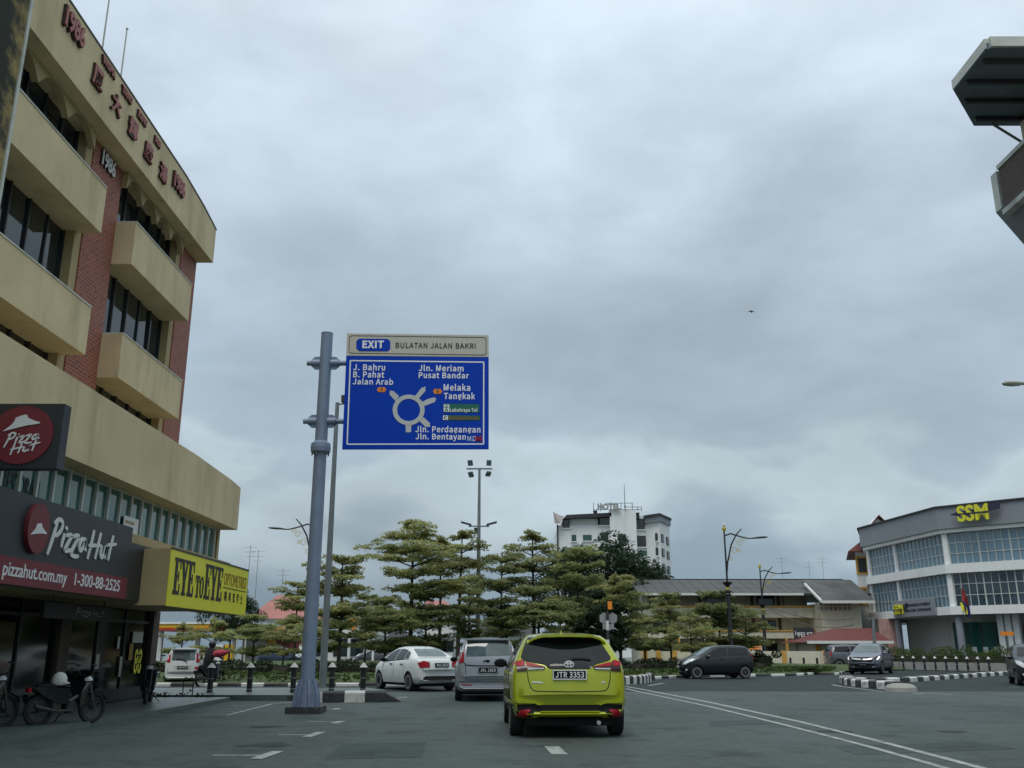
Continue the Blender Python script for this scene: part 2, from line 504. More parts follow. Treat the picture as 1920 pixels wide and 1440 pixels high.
# ------------------------------------------------------------------ mesh helpers
class MB:
    """collects verts and faces in world (or local) coordinates, linked later as ONE mesh object"""

    def __init__(self):
        self.v, self.f, self.m, self.smooth = [], [], [], False

    def add(self, vs_, fs_, mi=0):
        o = len(self.v)
        self.v += [Vector(p) for p in vs_]
        self.f += [tuple(i + o for i in f) for f in fs_]
        self.m += [mi] * len(fs_)
        return self

    def box(self, x0, x1, y0, y1, z0, z1, mi=0):
        return self.add([(x0, y0, z0), (x1, y0, z0), (x1, y1, z0), (x0, y1, z0),
                         (x0, y0, z1), (x1, y0, z1), (x1, y1, z1), (x0, y1, z1)],
                        [(0, 3, 2, 1), (4, 5, 6, 7), (0, 1, 5, 4), (1, 2, 6, 5), (2, 3, 7, 6), (3, 0, 4, 7)], mi)

    def obox(self, o, u, v, w, mi=0):
        """box from corner o with edge vectors u, v, w (right handed)"""
        o, u, v, w = map(Vector, (o, u, v, w))
        return self.add([o, o + u, o + u + v, o + v, o + w, o + u + w, o + u + v + w, o + v + w],
                        [(0, 3, 2, 1), (4, 5, 6, 7), (0, 1, 5, 4), (1, 2, 6, 5), (2, 3, 7, 6), (3, 0, 4, 7)], mi)

    def prism(self, pts, d, mi=0):
        """polygon (3d points, ccw seen from the side d points to) extruded by vector d"""
        n = len(pts)
        d = Vector(d)
        a = [Vector(p) for p in pts]
        return self.add(a + [p + d for p in a],
                        [tuple(range(n - 1, -1, -1)), tuple(range(n, 2 * n))] +
                        [(i, (i + 1) % n, n + (i + 1) % n, n + i) for i in range(n)], mi)

    def quad(self, a, b, c, d, mi=0):
        return self.add([a, b, c, d], [(0, 1, 2, 3)], mi)

    def cyl(self, a, b, r0, r1=None, n=12, caps=True, mi=0):
        a, b = Vector(a), Vector(b)
        r1 = r0 if r1 is None else r1
        ax = (b - a).normalized()
        t = Vector((1, 0, 0)) if abs(ax.x) < 0.9 else Vector((0, 1, 0))
        u = ax.cross(t).normalized()
        w = ax.cross(u)
        ring = [(math.cos(2 * math.pi * i / n), math.sin(2 * math.pi * i / n)) for i in range(n)]
        vs_ = [a + (u * c + w * s) * r0 for c, s in ring] + [b + (u * c + w * s) * r1 for c, s in ring]
        fs_ = [(i, (i + 1) % n, n + (i + 1) % n, n + i) for i in range(n)]
        if caps:
            fs_ += [tuple(range(n - 1, -1, -1)), tuple(range(n, 2 * n))]
        return self.add(vs_, fs_, mi)

    def tube(self, pts, r, n=8, mi=0):
        pts = [Vector(p) for p in pts]
        rs = r if isinstance(r, (list, tuple)) else [r] * len(pts)
        vs_, fs_ = [], []
        prev = None
        for i, p in enumerate(pts):
            d = (pts[min(i + 1, len(pts) - 1)] - pts[max(i - 1, 0)]).normalized()
            if prev is None:
                t = Vector((0, 0, 1)) if abs(d.z) < 0.9 else Vector((1, 0, 0))
                u = d.cross(t).normalized()
            else:
                u = (prev - d * prev.dot(d)).normalized()
            prev = u
            w = d.cross(u)
            for k in range(n):
                a = 2 * math.pi * k / n
                vs_.append(p + (u * math.cos(a) + w * math.sin(a)) * rs[i])
            if i:
                o = (i - 1) * n
                fs_ += [(o + k, o + (k + 1) % n, o + n + (k + 1) % n, o + n + k) for k in range(n)]
        fs_ += [tuple(range(n - 1, -1, -1)), tuple(range(len(vs_) - n, len(vs_)))]
        return self.add(vs_, fs_, mi)

    def lathe(self, prof, o=(0, 0, 0), n=16, axis='Z', mi=0):
        o = Vector(o)
        vs_, fs_ = [], []
        for r, h in prof:
            for k in range(n):
                a = 2 * math.pi * k / n
                p = (r * math.cos(a), r * math.sin(a), h)
                if axis == 'Y':
                    p = (r * math.cos(a), h, r * math.sin(a))
                vs_.append(o + Vector(p))
        for i in range(len(prof) - 1):
            fs_ += [(i * n + k, i * n + (k + 1) % n, (i + 1) * n + (k + 1) % n, (i + 1) * n + k) for k in range(n)]
        fs_ += [tuple(range(n - 1, -1, -1)), tuple(range(len(vs_) - n, len(vs_)))]
        return self.add(vs_, fs_, mi)

    def mesh(self, name, mats, origin=None):
        me = bpy.data.meshes.new(name)
        o = Vector(origin) if origin is not None else Vector((0, 0, 0))
        me.from_pydata([tuple(p - o) for p in self.v], [], self.f)
        for m in (mats if isinstance(mats, (list, tuple)) else [mats]):
            me.materials.append(MATS[m] if isinstance(m, str) else m)
        if any(self.m):
            me.polygons.foreach_set('material_index', self.m)
        if self.smooth:
            me.polygons.foreach_set('use_smooth', [True] * len(me.polygons))
            me.set_sharp_from_angle(angle=R(38))
        me.update()
        return me

    def fixn(self):
        me = self.mesh('tmp', 'concrete')
        bm = bmesh.new()
        bm.from_mesh(me)
        bmesh.ops.recalc_face_normals(bm, faces=bm.faces[:])
        self.v = [v.co.copy() for v in bm.verts]
        self.f = [tuple(v.index for v in f.verts) for f in bm.faces]
        bm.free()
        bpy.data.meshes.remove(me)
        return self

    def build(self, name, mats, parent=None, local=False, smooth=None):
        if smooth is not None:
            self.smooth = smooth
        org = None
        if parent is not None and not local:
            org = root_of(parent).location
        elif parent is None and not local:
            xs = [p.x for p in self.v]
            ys = [p.y for p in self.v]
            org = Vector(((min(xs) + max(xs)) / 2, (min(ys) + max(ys)) / 2, min(p.z for p in self.v)))
        o = bpy.data.objects.new(name, self.mesh(name, mats, org))
        C.objects.link(o)
        if parent is not None:
            o.parent = parent
        elif org is not None:
            o.location = org
        return o


def root_of(o):
    while o.parent is not None:
        o = o.parent
    return o


def tag(o, label=None, cat=None, group=None, kind=None):
    if label:
        o['label'] = label
    if cat:
        o['category'] = cat
    if group:
        o['group'] = group
    if kind:
        o['kind'] = kind
    return o


def thing(name, label, cat, loc=(0, 0, 0), rz=0.0, group=None):
    o = bpy.data.objects.new(name, None)
    o.empty_display_size = 0.2
    C.objects.link(o)
    o.location = loc
    o.rotation_euler = (0, 0, rz)
    return tag(o, label, cat, group)


def struct(o):
    o['kind'] = 'structure'
    return o


def piece(name, me, parent, loc, rz=0.0, scale=None):
    """one of many alike pieces: shares mesh data, loc in world coordinates"""
    o = bpy.data.objects.new(name, me)
    C.objects.link(o)
    o.parent = parent
    o.location = Vector(loc) - root_of(parent).location if parent is not None else Vector(loc)
    o.rotation_euler = (0, 0, rz)
    if scale:
        o.scale = scale
    return o


def copy_tree(o, parent=None):
    c = o.copy()
    C.objects.link(c)
    c.parent = parent
    for ch in list(o.children):
        copy_tree(ch, c)
    return c


# ------------------------------------------------------------------ lettering
try:      # the plain sans that ships inside Blender; its built-in face if that is missing
    FONT = bpy.data.fonts.load(bpy.utils.system_resource('DATAFILES') + '/fonts/Noto Sans CJK Regular.woff2')
except Exception:
    FONT = None
def text_raw(s, weight=0.0, extrude=0.0, sans=False):
    cu = bpy.data.curves.new('t', 'FONT')
    cu.body = s
    cu.size = 1.0
    cu.offset = weight
    if FONT is not None and sans:
        cu.font = FONT
        cu.offset = weight * 0.45
        cu.space_character = 1.05
    cu.extrude = extrude
    cu.resolution_u = 4
    ob = bpy.data.objects.new('t', cu)
    C.objects.link(ob)
    dg = bpy.context.evaluated_depsgraph_get()
    me = bpy.data.meshes.new_from_object(ob.evaluated_get(dg))
    v = [p.co.copy() for p in me.vertices]
    f = [tuple(p.vertices) for p in me.polygons]
    bpy.data.objects.remove(ob)
    bpy.data.curves.remove(cu)
    bpy.data.meshes.remove(me)
    return v, f


CAPS = {}
for _sf in (False, True):
    _v, _ = text_raw('H', sans=_sf)
    CAPS[_sf] = max(p.y for p in _v) - min(p.y for p in _v)


def lettering(name, s, o, u, w, width, cap, mat, parent, weight=0.0, depth=0.01, slant=0.0, fit_h=False, sans=False):
    """text with lower-left (baseline) at o, running along unit u, up along unit w, fitted to a width; front = u x w"""
    o, u, w = Vector(o), Vector(u).normalized(), Vector(w).normalized()
    n = u.cross(w)
    v, f = text_raw(s, weight, 0.5, sans)
    x0, x1 = min(p.x for p in v), max(p.x for p in v)
    y0, y1 = min(p.y for p in v), max(p.y for p in v)
    sx = width / (x1 - x0)
    sy = cap / (y1 - y0) if fit_h else cap / CAPS[sans]
    yb = y0 if fit_h else 0.0
    mb = MB()
    mb.add([o + u * ((p.x - x0) * sx + slant * (p.y - yb) * sy) + w * ((p.y - yb) * sy) + n * ((p.z + 0.5) * depth) for p in v], f)
    return mb.build(name, mat, parent)


def ribbon(strokes, o, u, w, sx, sy, depth, width):
    """brush strokes given as lists of (x, y[, width factor]) in letter units"""
    o, u, w = Vector(o), Vector(u), Vector(w)
    n = u.cross(w).normalized()
    mb = MB()
    for k, st in enumerate(strokes):
        pts = []
        P = [Vector((p[0] * sx, p[1] * sy)) for p in st]
        Wd = [width * (p[2] if len(p) > 2 else 1.0) for p in st]
        # catmull-rom
        for i in range(len(P) - 1):
            p0, p1, p2, p3 = P[max(i - 1, 0)], P[i], P[i + 1], P[min(i + 2, len(P) - 1)]
            for j in range(5):
                t = j / 5
                pts.append((0.5 * ((2 * p1) + (p2 - p0) * t + (2 * p0 - 5 * p1 + 4 * p2 - p3) * t * t + (3 * p1 - p0 - 3 * p2 + p3) * t ** 3),
                            Wd[i] * (1 - t) + Wd[i + 1] * t))
        pts.append((P[-1], Wd[-1]))
        vs_, fs_ = [], []
        dk = depth * (1 + 0.03 * k)
        for i, (p, wd) in enumerate(pts):
            d = (pts[min(i + 1, len(pts) - 1)][0] - pts[max(i - 1, 0)][0])
            d = d.normalized() if d.length > 1e-9 else Vector((1, 0))
            q = Vector((-d.y, d.x)) * wd / 2
            for a in (p + q, p - q):
                vs_ += [o + u * a.x + w * a.y, o + u * a.x + w * a.y + n * dk]
            if i:
                b = (i - 1) * 4
                fs_ += [(b + 1, b + 3, b + 7, b + 5), (b, b + 1, b + 5, b + 4), (b + 2, b + 6, b + 7, b + 3), (b, b + 4, b + 6, b + 2)]
        L = len(vs_)
        fs_ += [(0, 2, 3, 1), (L - 4, L - 3, L - 1, L - 2)]
        mb.add(vs_, fs_)
    return mb


SCRIPT_TOP = [  # the two words, brush script: first word
    [(0.42, 1.02, 0.8), (0.30, 0.55), (0.16, 0.10), (0.02, -0.28, 0.7)],
    [(0.22, 0.86, 0.6), (0.50, 1.06), (0.76, 0.96), (0.72, 0.70), (0.50, 0.50), (0.26, 0.44, 0.6)],
    [(0.98, 0.60, 1.0), (0.90, 0.34), (0.86, 0.08, 0.7)], [(1.10, 0.86, 0.8), (1.04, 0.76, 0.8)],
    [(1.10, 0.54, 0.7), (1.28, 0.60), (1.46, 0.58), (1.30, 0.32), (1.14, 0.02), (1.34, 0.02), (1.58, 0.08, 0.7)],
    [(1.60, 0.56, 0.7), (1.78, 0.64), (1.98, 0.62), (1.78, 0.32), (1.58, -0.06), (1.85, -0.14), (2.12, -0.10, 0.7)],
    [(2.50, 0.58, 0.8), (2.26, 0.56), (2.10, 0.30), (2.22, 0.12), (2.42, 0.30), (2.52, 0.56), (2.50, 0.28), (2.64, 0.16, 0.6)]]
SCRIPT_BOT = [
    [(0.30, 1.05, 0.8), (0.22, 0.60), (0.04, -0.12, 0.7)], [(0.86, 1.02, 0.8), (0.74, 0.50), (0.62, -0.06, 0.8)],
    [(0.0, 0.40, 0.6), (0.40, 0.46), (0.98, 0.52, 0.7)],
    [(1.06, 0.52, 0.8), (0.98, 0.22), (1.10, 0.06), (1.28, 0.20), (1.40, 0.54), (1.34, 0.26), (1.40, 0.04, 0.7)],
    [(1.90, 1.05, 0.8), (1.76, 0.50), (1.66, 0.0, 0.8)], [(1.46, 0.60, 0.6), (1.80, 0.66), (2.22, 0.74, 0.6)]]


def script_words(o, u, w, sx, sy, depth, width, stacked):
    mb = ribbon(SCRIPT_TOP, o, u, w, sx, sy, depth, width)
    o2 = Vector(o) + (Vector(u) * 0.55 * sx - Vector(w) * 0.98 * sy if stacked else Vector(u) * 2.78 * sx - Vector(w) * 0.02 * sy)
    m2 = ribbon(SCRIPT_BOT, o2, u, w, sx, sy, depth, width)
    mb.add(m2.v, m2.f)
    return mb
# ================================================================== GROUND AND ROADS
def sheet(name, pts, z, mat, parent=None):
    mb = MB()
    mb.add([(p[0], p[1], z) for p in pts], [tuple(range(len(pts)))])
    o = mb.build(name, mat, parent)
    if parent is None:
        struct(o)
    return o


sheet('ground', [(-2500, -300), (2500, -300), (2500, 3500), (-2500, 3500)], -0.05, 'ground_soil')
EDGE = 33.2
road = sheet('road', [(-7.9, -20), (40, -20), (40, EDGE), (-60, EDGE), (-60, 27.35), (-7.9, 27.35)], 0.0, 'road_asphalt')
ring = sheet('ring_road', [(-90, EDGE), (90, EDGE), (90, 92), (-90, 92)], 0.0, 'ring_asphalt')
side_walk = MB().box(-18, -7.82, 2, 27.35, -0.04, 0.10).build('pavement', 'paving')
struct(side_walk)


def strip(pts, width, z=0.005, ends=None):
    """flat painted line along ground points"""
    pts = [Vector((p[0], p[1], 0)) for p in pts]
    mb = MB()
    L, Rr = [], []
    for i, p in enumerate(pts):
        d = (pts[min(i + 1, len(pts) - 1)] - pts[max(i - 1, 0)]).normalized()
        q = Vector((-d.y, d.x, 0)) * width / 2
        L.append((p + q) + Vector((0, 0, z)))
        Rr.append((p - q) + Vector((0, 0, z)))
    n = len(pts)
    mb.add(Rr + L, [(i, i + 1, n + i + 1, n + i) for i in range(n - 1)])
    return mb


def paint(pts_px, width, name='painted_line', parent=None, z=0.005):
    return strip([on_ground(*p) for p in pts_px], width, z).build(name, 'paint_white', parent or road)


# double centre line sweeping to the right, lane dash, parking bays
paint([(1172, 1287), (1200, 1292), (1330, 1317), (1500, 1353.5), (1640, 1388), (1760, 1419), (1920, 1462), (2200, 1545)], 0.13)
paint([(1172, 1291), (1200, 1297.5), (1330, 1325), (1470, 1359), (1640, 1403), (1760, 1437), (1920, 1485), (2200, 1570)], 0.11)
paint([(1178, 1283.5), (1215, 1286), (1245, 1281)], 0.14, z=0.006)
paint([(1034, 1400), (1050, 1415)], 0.22)
paint([(1095, 1500), (1180, 1600)], 0.22)
for a, b, c, d in (((399, 1416.5), (488, 1416.5), (480, 1423.5), (521, 1409)),
                   ((522, 1378), (581, 1378.2), (575, 1382), (603, 1372.8)),
                   ((575, 1353), (628, 1353.4), (626, 1357), (641, 1352.6)),
                   ((614, 1329.5), (630, 1329), (628, 1331), (634, 1328.3))):
    paint([a, b], 0.09)
    paint([c, d], 0.17, z=0.007)
paint([(290, 1341), (427, 1341), (470, 1330), (510, 1320), (560, 1315.5)], 0.10)
for k in range(6):
    y = 1323 + k * 3.2
    paint([(408 - k * 16, y), (490 - k * 12, y - 1)], 0.06, z=0.006)
paint([(1560, 1284), (1578, 1287.5), (1655, 1297)], 0.12, parent=road)
paint([(1702, 1297), (1740, 1299.5), (1786, 1303)], 0.10)
paint([(1708, 1299.5), (1735, 1302)], 0.10)
paint([(1895, 1288), (1912, 1288.5)], 0.12)
paint([(640, 1318.5), (735, 1311), (765, 1307)], 0.12, z=0.008)
for x0, x1, y in ((322, 342, 1300), (374, 396, 1300), (600, 640, 1297.5)):
    paint([(x0, y), (x1, y)], 0.12, parent=road, z=0.008)


def blob(px, py, rx, ry, mat, name, z):
    c = on_ground(px, py)
    pts = []
    for k in range(22):
        a = 2 * math.pi * k / 22
        q = 1 + 0.22 * math.sin(3 * a + px) + 0.12 * math.sin(5 * a + py)
        pts.append((c.x + rx * q * math.cos(a), c.y + ry * q * math.sin(a)))
    return sheet(name, pts, z, mat, road)


blob(500, 1397, 0.36, 0.32, 'patch_asphalt', 'sunken_patch', 0.004)
blob(497, 1363, 0.30, 0.22, 'ring_asphalt', 'worn_patch', 0.004)
blob(1570, 1372, 0.3, 0.3, 'ring_asphalt', 'worn_patch', 0.004)
blob(1785, 1372, 0.22, 0.22, 'patch_asphalt', 'worn_patch', 0.004)
for c4 in (((1330, 1352), (1452, 1349), (1462, 1358), (1330, 1361)), ((640, 1395), (800, 1392), (790, 1420), (610, 1424)), ((1560, 1400), (1830, 1391), (1905, 1404), (1605, 1416))):
    sheet('trench_patch', [g_[:2] for g_ in (on_ground(*q) for q in c4)][::-1], 0.003, 'cut_asphalt', road)


# ------------------------------------------------------------------ kerbs
def stone_mesh(name, L, W, H, mat):
    b = min(0.05, H * 0.25)
    mb = MB()
    h, l = W / 2, L / 2 - 0.008
    prof = [(-h, 0), (h, 0), (h, H - b), (h - b, H), (-h + b, H), (-h, H - b)]
    mb.prism([(-l, y, z) for y, z in prof], (2 * l, 0, 0))
    return mb.fixn().mesh(name, mat)


def kerb_run(parent, pts, H, W, seg, start=0, z=0.0, mats=('kerb_white', 'kerb_black')):
    me = [stone_mesh('kerb_stone', seg, W, H, m) for m in mats]
    pts = [Vector((p[0], p[1], 0)) for p in pts]
    acc, k = 0.0, start
    d_next = seg / 2
    for a, b in zip(pts[:-1], pts[1:]):
        L = (b - a).length
        dr = (b - a) / L
        while d_next <= acc + L:
            p = a + dr * (d_next - acc)
            o = piece('kerb_stone', me[k % 2], parent, (p.x, p.y, z - 0.02 + random.uniform(-0.01, 0.01)), math.atan2(dr.y, dr.x) + random.uniform(-0.02, 0.02))
            k += 1
            d_next += seg
        acc += L


def smooth_path(pts, n=8):
    P = [Vector((p[0], p[1], 0)) for p in pts]
    out = []
    for i in range(len(P) - 1):
        p0, p1, p2, p3 = P[max(i - 1, 0)], P[i], P[i + 1], P[min(i + 2, len(P) - 1)]
        for j in range(n):
            t = j / n
            out.append(0.5 * ((2 * p1) + (p2 - p0) * t + (2 * p0 - 5 * p1 + 4 * p2 - p3) * t * t + (3 * p1 - p0 - 3 * p2 + p3) * t ** 3))
    out.append(P[-1])
    return out


g = on_ground
# right-hand splitter: hooked run of painted kerb stones
ti = thing('traffic_island', 'hooked traffic island of black and white painted kerb stones before the hedge', 'traffic island', g(1640, 1285))
kerb_run(ti, smooth_path([g(1690, 1294), g(1660, 1291.5), g(1622, 1288), g(1596, 1284), g(1588, 1280.5)]), 0.30, 0.55, 0.62, 1)
kerb_run(ti, smooth_path([g(1600, 1278.5), g(1640, 1279.5), g(1705, 1278), g(1790, 1272), g(1871, 1266.5), g(1990, 1259)]), 0.22, 0.42, 0.72, 0)
nose = MB()
p = g(1684, 1297)
nose.lathe([(0.0, -0.02), (0.52, -0.02), (0.50, 0.14), (0.40, 0.23), (0.22, 0.27), (0.0, 0.28)][1:], p + Vector((0.1, 0.0, 0)), 16)
nose.build('kerb_nose', 'concrete', ti, smooth=True)
# central splitter with the sign post
tc_ = thing('traffic_island', 'short island of upright black and white kerb stones under the hexagonal sign post', 'traffic island', g(1180, 1280))
kerb_run(tc_, smooth_path([g(1060, 1287), g(1130, 1285.5), g(1190, 1282.5), g(1216, 1279)]), 0.36, 0.30, 0.30, 0)
kerb_run(tc_, smooth_path([g(1221, 1276), g(1205, 1272), g(1150, 1270), g(1060, 1272)]), 0.32, 0.30, 0.34, 1)
sheet('island_fill', [g(1060, 1286)[:2], g(1130, 1284.5)[:2], g(1190, 1281.5)[:2], g(1212, 1277)[:2], g(1150, 1271)[:2], g(1060, 1273)[:2]], 0.12, 'concrete', tc_)
# left pavement island beside the pole, with large painted stones at its nose
li = MB()
li.prism([(-60, 27.5, -0.04), (-5.6, 27.5, -0.04), (-4.2, 28.2, -0.04), (-3.9, 30.5, -0.04), (-4.8, 32.6, -0.04), (-60, 32.6, -0.04)], (0, 0, 0.19))
lo = struct(li.build('pavement_island', 'paving'))
ls = thing('painted_kerb', 'big black and white kerb blocks at the pavement end behind the sign gantry', 'kerb', (-4.4, 26.7, 0))
big = [stone_mesh('kerb_stone', 0.56, 0.5, 0.30, m) for m in ('kerb_white', 'kerb_black')]
for k in range(3):
    piece('kerb_stone', big[(k + 1) % 2], ls, (-4.85 + 0.55 * k + 0.02, 26.75 + 0.07 * k, -0.01), 0.12)
wedge = MB().add([(-5.75, 26.45, 0), (-5.10, 26.5, 0), (-5.12, 26.98, 0), (-5.72, 26.75, 0), (-5.12, 26.52, 0.29), (-5.14, 26.96, 0.29)],
                 [(0, 3, 2, 1), (0, 1, 4), (0, 4, 5, 3), (3, 5, 2), (1, 2, 5, 4)])
wedge.build('kerb_end', 'kerb_white', ls)
wedge = MB().add([(-3.5, 26.68, 0), (-3.0, 26.8, 0), (-3.0, 27.0, 0), (-3.5, 27.18, 0), (-3.52, 26.7, 0.27), (-3.52, 27.16, 0.27)],
                 [(0, 3, 2, 1), (0, 1, 4), (4, 1, 2, 5), (3, 5, 2), (0, 4, 5, 3)])
wedge.fixn().build('kerb_end', 'kerb_black', ls)

# roundabout island: grass with a low painted kerb
isl = [(-75, 37.6), (-30, 37.6), (-14, 37.7), (-6, 37.9), (0, 40.5), (5.2, 44.0), (9.0, 49.4), (14.5, 51.6), g(1520, 1265.5)[:2],
       g(1568, 1265.5)[:2], g(1582, 1261)[:2]]
path = smooth_path([Vector((*p[:2], 0)) for p in isl], 6)
far = [(27, 66), (20, 72), (5, 84), (-75, 84)]
gi = MB()
poly = [(p.x, p.y) for p in path] + far
cx, cy = 0.0, 62.0
ringA = [Vector((x, y, 0.10)) for x, y in poly]
ringB = [Vector((cx + (x - cx) * 0.93, cy + (y - cy) * 0.90, 0.32)) for x, y in poly]
ringC = [Vector((cx + (x - cx) * 0.6, cy + (y - cy) * 0.6, 0.5)) for x, y in poly]
n = len(poly)
gi.add(ringA + ringB + ringC, [(i, (i + 1) % n, n + (i + 1) % n, n + i) for i in range(n)] +
       [(n + i, n + (i + 1) % n, 2 * n + (i + 1) % n, 2 * n + i) for i in range(n)] + [tuple(range(2 * n, 3 * n))])
gi.smooth = True
grass_island = struct(gi.build('grass_island', 'grass'))
kerb_run(grass_island, path[12:], 0.15, 0.16, 0.9)

# ground beyond the ring: verge and yard
struct(MB().add([(-90, 92, -0.01), (90, 92, -0.01), (90, 260, -0.01), (-90, 260, -0.01)], [(0, 1, 2, 3)]).build('far_ground', 'paving'))

# ================================================================== LEFT BUILDING
BX, BF, PF = -9.9, -9.4, -7.95           # brick wall, projecting bands, podium fascia
Y0, Y1 = 15.45, 27.15
shop = thing('shop_building', 'four-storey beige and red-brick corner building with overhanging bands of windows', 'building', (-12, 21, 0))
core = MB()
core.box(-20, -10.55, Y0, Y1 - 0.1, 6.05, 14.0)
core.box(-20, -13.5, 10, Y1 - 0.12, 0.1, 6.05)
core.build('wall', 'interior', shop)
piers = [(19.78, 21.38), (25.85, Y1)]
for a, b in piers:
    MB().box(-10.6, BX, a, b, 6.02, 13.3).build('brick_pier', 'brick_red', shop)
MB().box(-20.0, -10.6, Y1 - 0.1, Y1 - 0.003, 6.05, 13.3).build('brick_end_wall', 'brick_red', shop)
bays = [(Y0, 19.78, 5), (21.38, 25.85, 5)]
bal = [(15.5, 19.6), (21.36, 25.57)]
for (a, b, npan), (ba, bb) in zip(bays, bal):
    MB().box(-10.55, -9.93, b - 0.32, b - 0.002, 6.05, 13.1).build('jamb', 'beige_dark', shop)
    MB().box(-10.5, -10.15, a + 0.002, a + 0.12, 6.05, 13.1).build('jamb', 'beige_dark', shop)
    for z0, z1 in ((7.62, 8.72), (10.54, 11.66)):
        o = MB().box(-10.55, BF, ba, bb, z0, z1).build('balcony_band', 'beige', shop)
        MB().box(BX + 0.02, BF + 0.02, ba, bb, z1 - 0.001, z1 + 0.03).build('coping', 'strip_pale', o)
    for z0, z1, arch in ((6.1, 7.62, 0), (8.72, 10.54, 0), (11.66, 13.15, 1)):
        ya, yb = a + 0.12, b - 0.32
        fr = MB()
        step = (yb - ya) / npan
        for k in range(npan + 1):
            fr.box(-10.24, -10.14, ya + k * step - 0.025, ya + k * step + 0.025, z0 + 0.04, z1)
        fr.box(-10.24, -10.145, ya, yb, z0, z0 + 0.05)
        w = fr.build('window', 'frame_dark', shop)
        pm = MB().box(-0.01, 0.01, -step / 2 + 0.025, step / 2 - 0.025, 0, z1 - z0 - 0.05).mesh('pane', 'glass_dark')
        for k in range(npan):
            o = piece('pane', pm, w, (-10.2, ya + (k + 0.5) * step, z0 + 0.05))
            o.rotation_euler = (0, random.uniform(-0.012, 0.012), random.uniform(-0.012, 0.012))
        if arch:
            na = 3 if a < 16 else 4
            st = (b - 0.3 - a) / na
            mb = MB()
            for k in range(na):
                top, bot = [], []
                for j in range(13):
                    t = j / 12
                    y = a + st * (k + t)
                    q = abs(2 * t - 1)
                    zz = 13.03 - 0.46 * q ** 2.6 if q < 0.9 else 12.62
                    bot.append((y, zz))
                    top.append((y, 13.2))
                for j in range(12):
                    (y0_, z0_), (y1_, z1_) = bot[j], bot[j + 1]
                    mb.prism([(-9.90, y0_, z0_), (-9.90, y1_, z1_), (-9.90, y1_, 13.2), (-9.90, y0_, 13.2)], (0.15, 0, 0))
            mb.build('scalloped_pelmet', 'beige_dark', shop)  # same beige as the walls, its shade painted in by the darker colour
# parapet
pts = [(Y0, 13.07), (Y1 + 0.05, 13.07), (Y1 + 0.05, 14.18), (26.0, 14.36), (24.3, 14.5), (Y0, 14.66)]
par = MB().prism([(-10.75, y, z) for y, z in pts], (10.75 + BF, 0, 0)).build('parapet', 'beige', shop)
MB().prism([(-10.77, y, z) for y, z in [(Y1 + 0.06, 14.185), (26.0, 14.365), (24.3, 14.505), (Y0, 14.665), (Y0, 14.70), (24.3, 14.545), (26.0, 14.405), (Y1 + 0.06, 14.225)]], (10.79 + BF, 0, 0)).build('parapet_capping', 'frame_dark', par)
MB().box(-20, -10.76, Y0, Y1, 13.9, 14.05).build('roof', 'concrete', shop)
U, W_, N = Vector((0, 1, 0)), Vector((0, 0, 1)), Vector((1, 0, 0))


def fac_text(s, y0, y1, z, cap, mat='letters_red', weight=0.02, depth=0.09, x=BF, parent=par, **kw):
    back = lettering('letter_edge', s, (x + 0.002, y0 - 0.012, z - 0.012), U, W_, y1 - y0 + 0.024, cap + 0.024, 'letters_edge', parent, weight + 0.012, depth * 0.75, **kw)
    return lettering('lettering', s, (x + 0.003, y0, z), U, W_, y1 - y0, cap, mat, parent, weight, depth, **kw)


fac_text('1986', 16.68, 17.56, 13.96, 0.42, weight=0.03)
fac_text('1986', 23.28, 24.12, 13.72, 0.40, weight=0.03)
for s, y0, y1, z in (('WISMA', 18.50, 19.20, 14.30), ('THNG', 19.63, 20.2, 14.26), ('KENG', 20.64, 21.17, 14.22), ('HUI', 21.80, 22.16, 14.18)):
    fac_text(s, y0, y1, z, 0.17, weight=0.03, depth=0.06)
for s, y, z in (('厦', 18.40, 13.55), ('大', 19.44, 13.53), ('輝', 20.46, 13.50), ('慶', 21.5, 13.44), ('湯', 22.55, 13.42)):
    fac_text(s, y - 0.25, y + 0.25, z, 0.50, weight=0.022, depth=0.07, fit_h=True)
fac_text('1986', 20.12, 20.86, 12.62, 0.36, mat='letters_white', weight=0.02, depth=0.06, x=BX, parent=shop)

# podium
pod = MB()
pod.prism([(-20, 9, 4.70), (-20, Y1, 4.70), (-20, Y1, 5.93), (-20, 26.2, 6.0), (-20, 23, 6.1), (-20, 9, 6.16)], (20 + PF, 0, 0))
fascia = pod.build('podium_band', 'beige', shop)
sp = MB()
sp.box(-20, -8.02, 9, Y1 - 0.15, 2.40, 3.74)
sp.box(-8.55, -8.40, Y1 - 0.32, Y1 - 0.14, 3.74, 4.70)
sp.box(-20, -8.56, Y1 - 0.30, Y1 - 0.16, 3.74, 4.70)
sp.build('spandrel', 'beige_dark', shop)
fr = MB()
pit = 0.60
ys = []
y = 11.0
while y < Y1 - 0.35:
    ys.append(y)
    y += pit
for y in ys:
    fr.box(-8.50, -8.40, y - 0.035, y + 0.035, 3.745, 4.695)
fr.box(-8.50, -8.41, 11, Y1 - 0.33, 3.745, 3.79)
fr.box(-8.50, -8.41, 11, Y1 - 0.33, 4.64, 4.69)
wfr = fr.build('window_band', 'frame_alu', shop)
pm = MB().box(-0.01, 0.01, -pit / 2 + 0.035, pit / 2 - 0.035, 0, 0.85).mesh('pane', 'glass_teal')
for y in ys[:-1]:
    o = piece('pane', pm, wfr, (-8.47, y + pit / 2, 3.79))
    o.rotation_euler = (0, random.uniform(-0.01, 0.01), random.uniform(-0.015, 0.015))
lettering('window_lettering', 'RESTORAN', (-8.45, at_x(4, 918, -8.44).y, 3.92), U, W_, at_x(72, 925, -8.44).y - at_x(4, 905, -8.44).y, 0.34, 'sign_lettering_black', wfr, 0.015, 0.004)
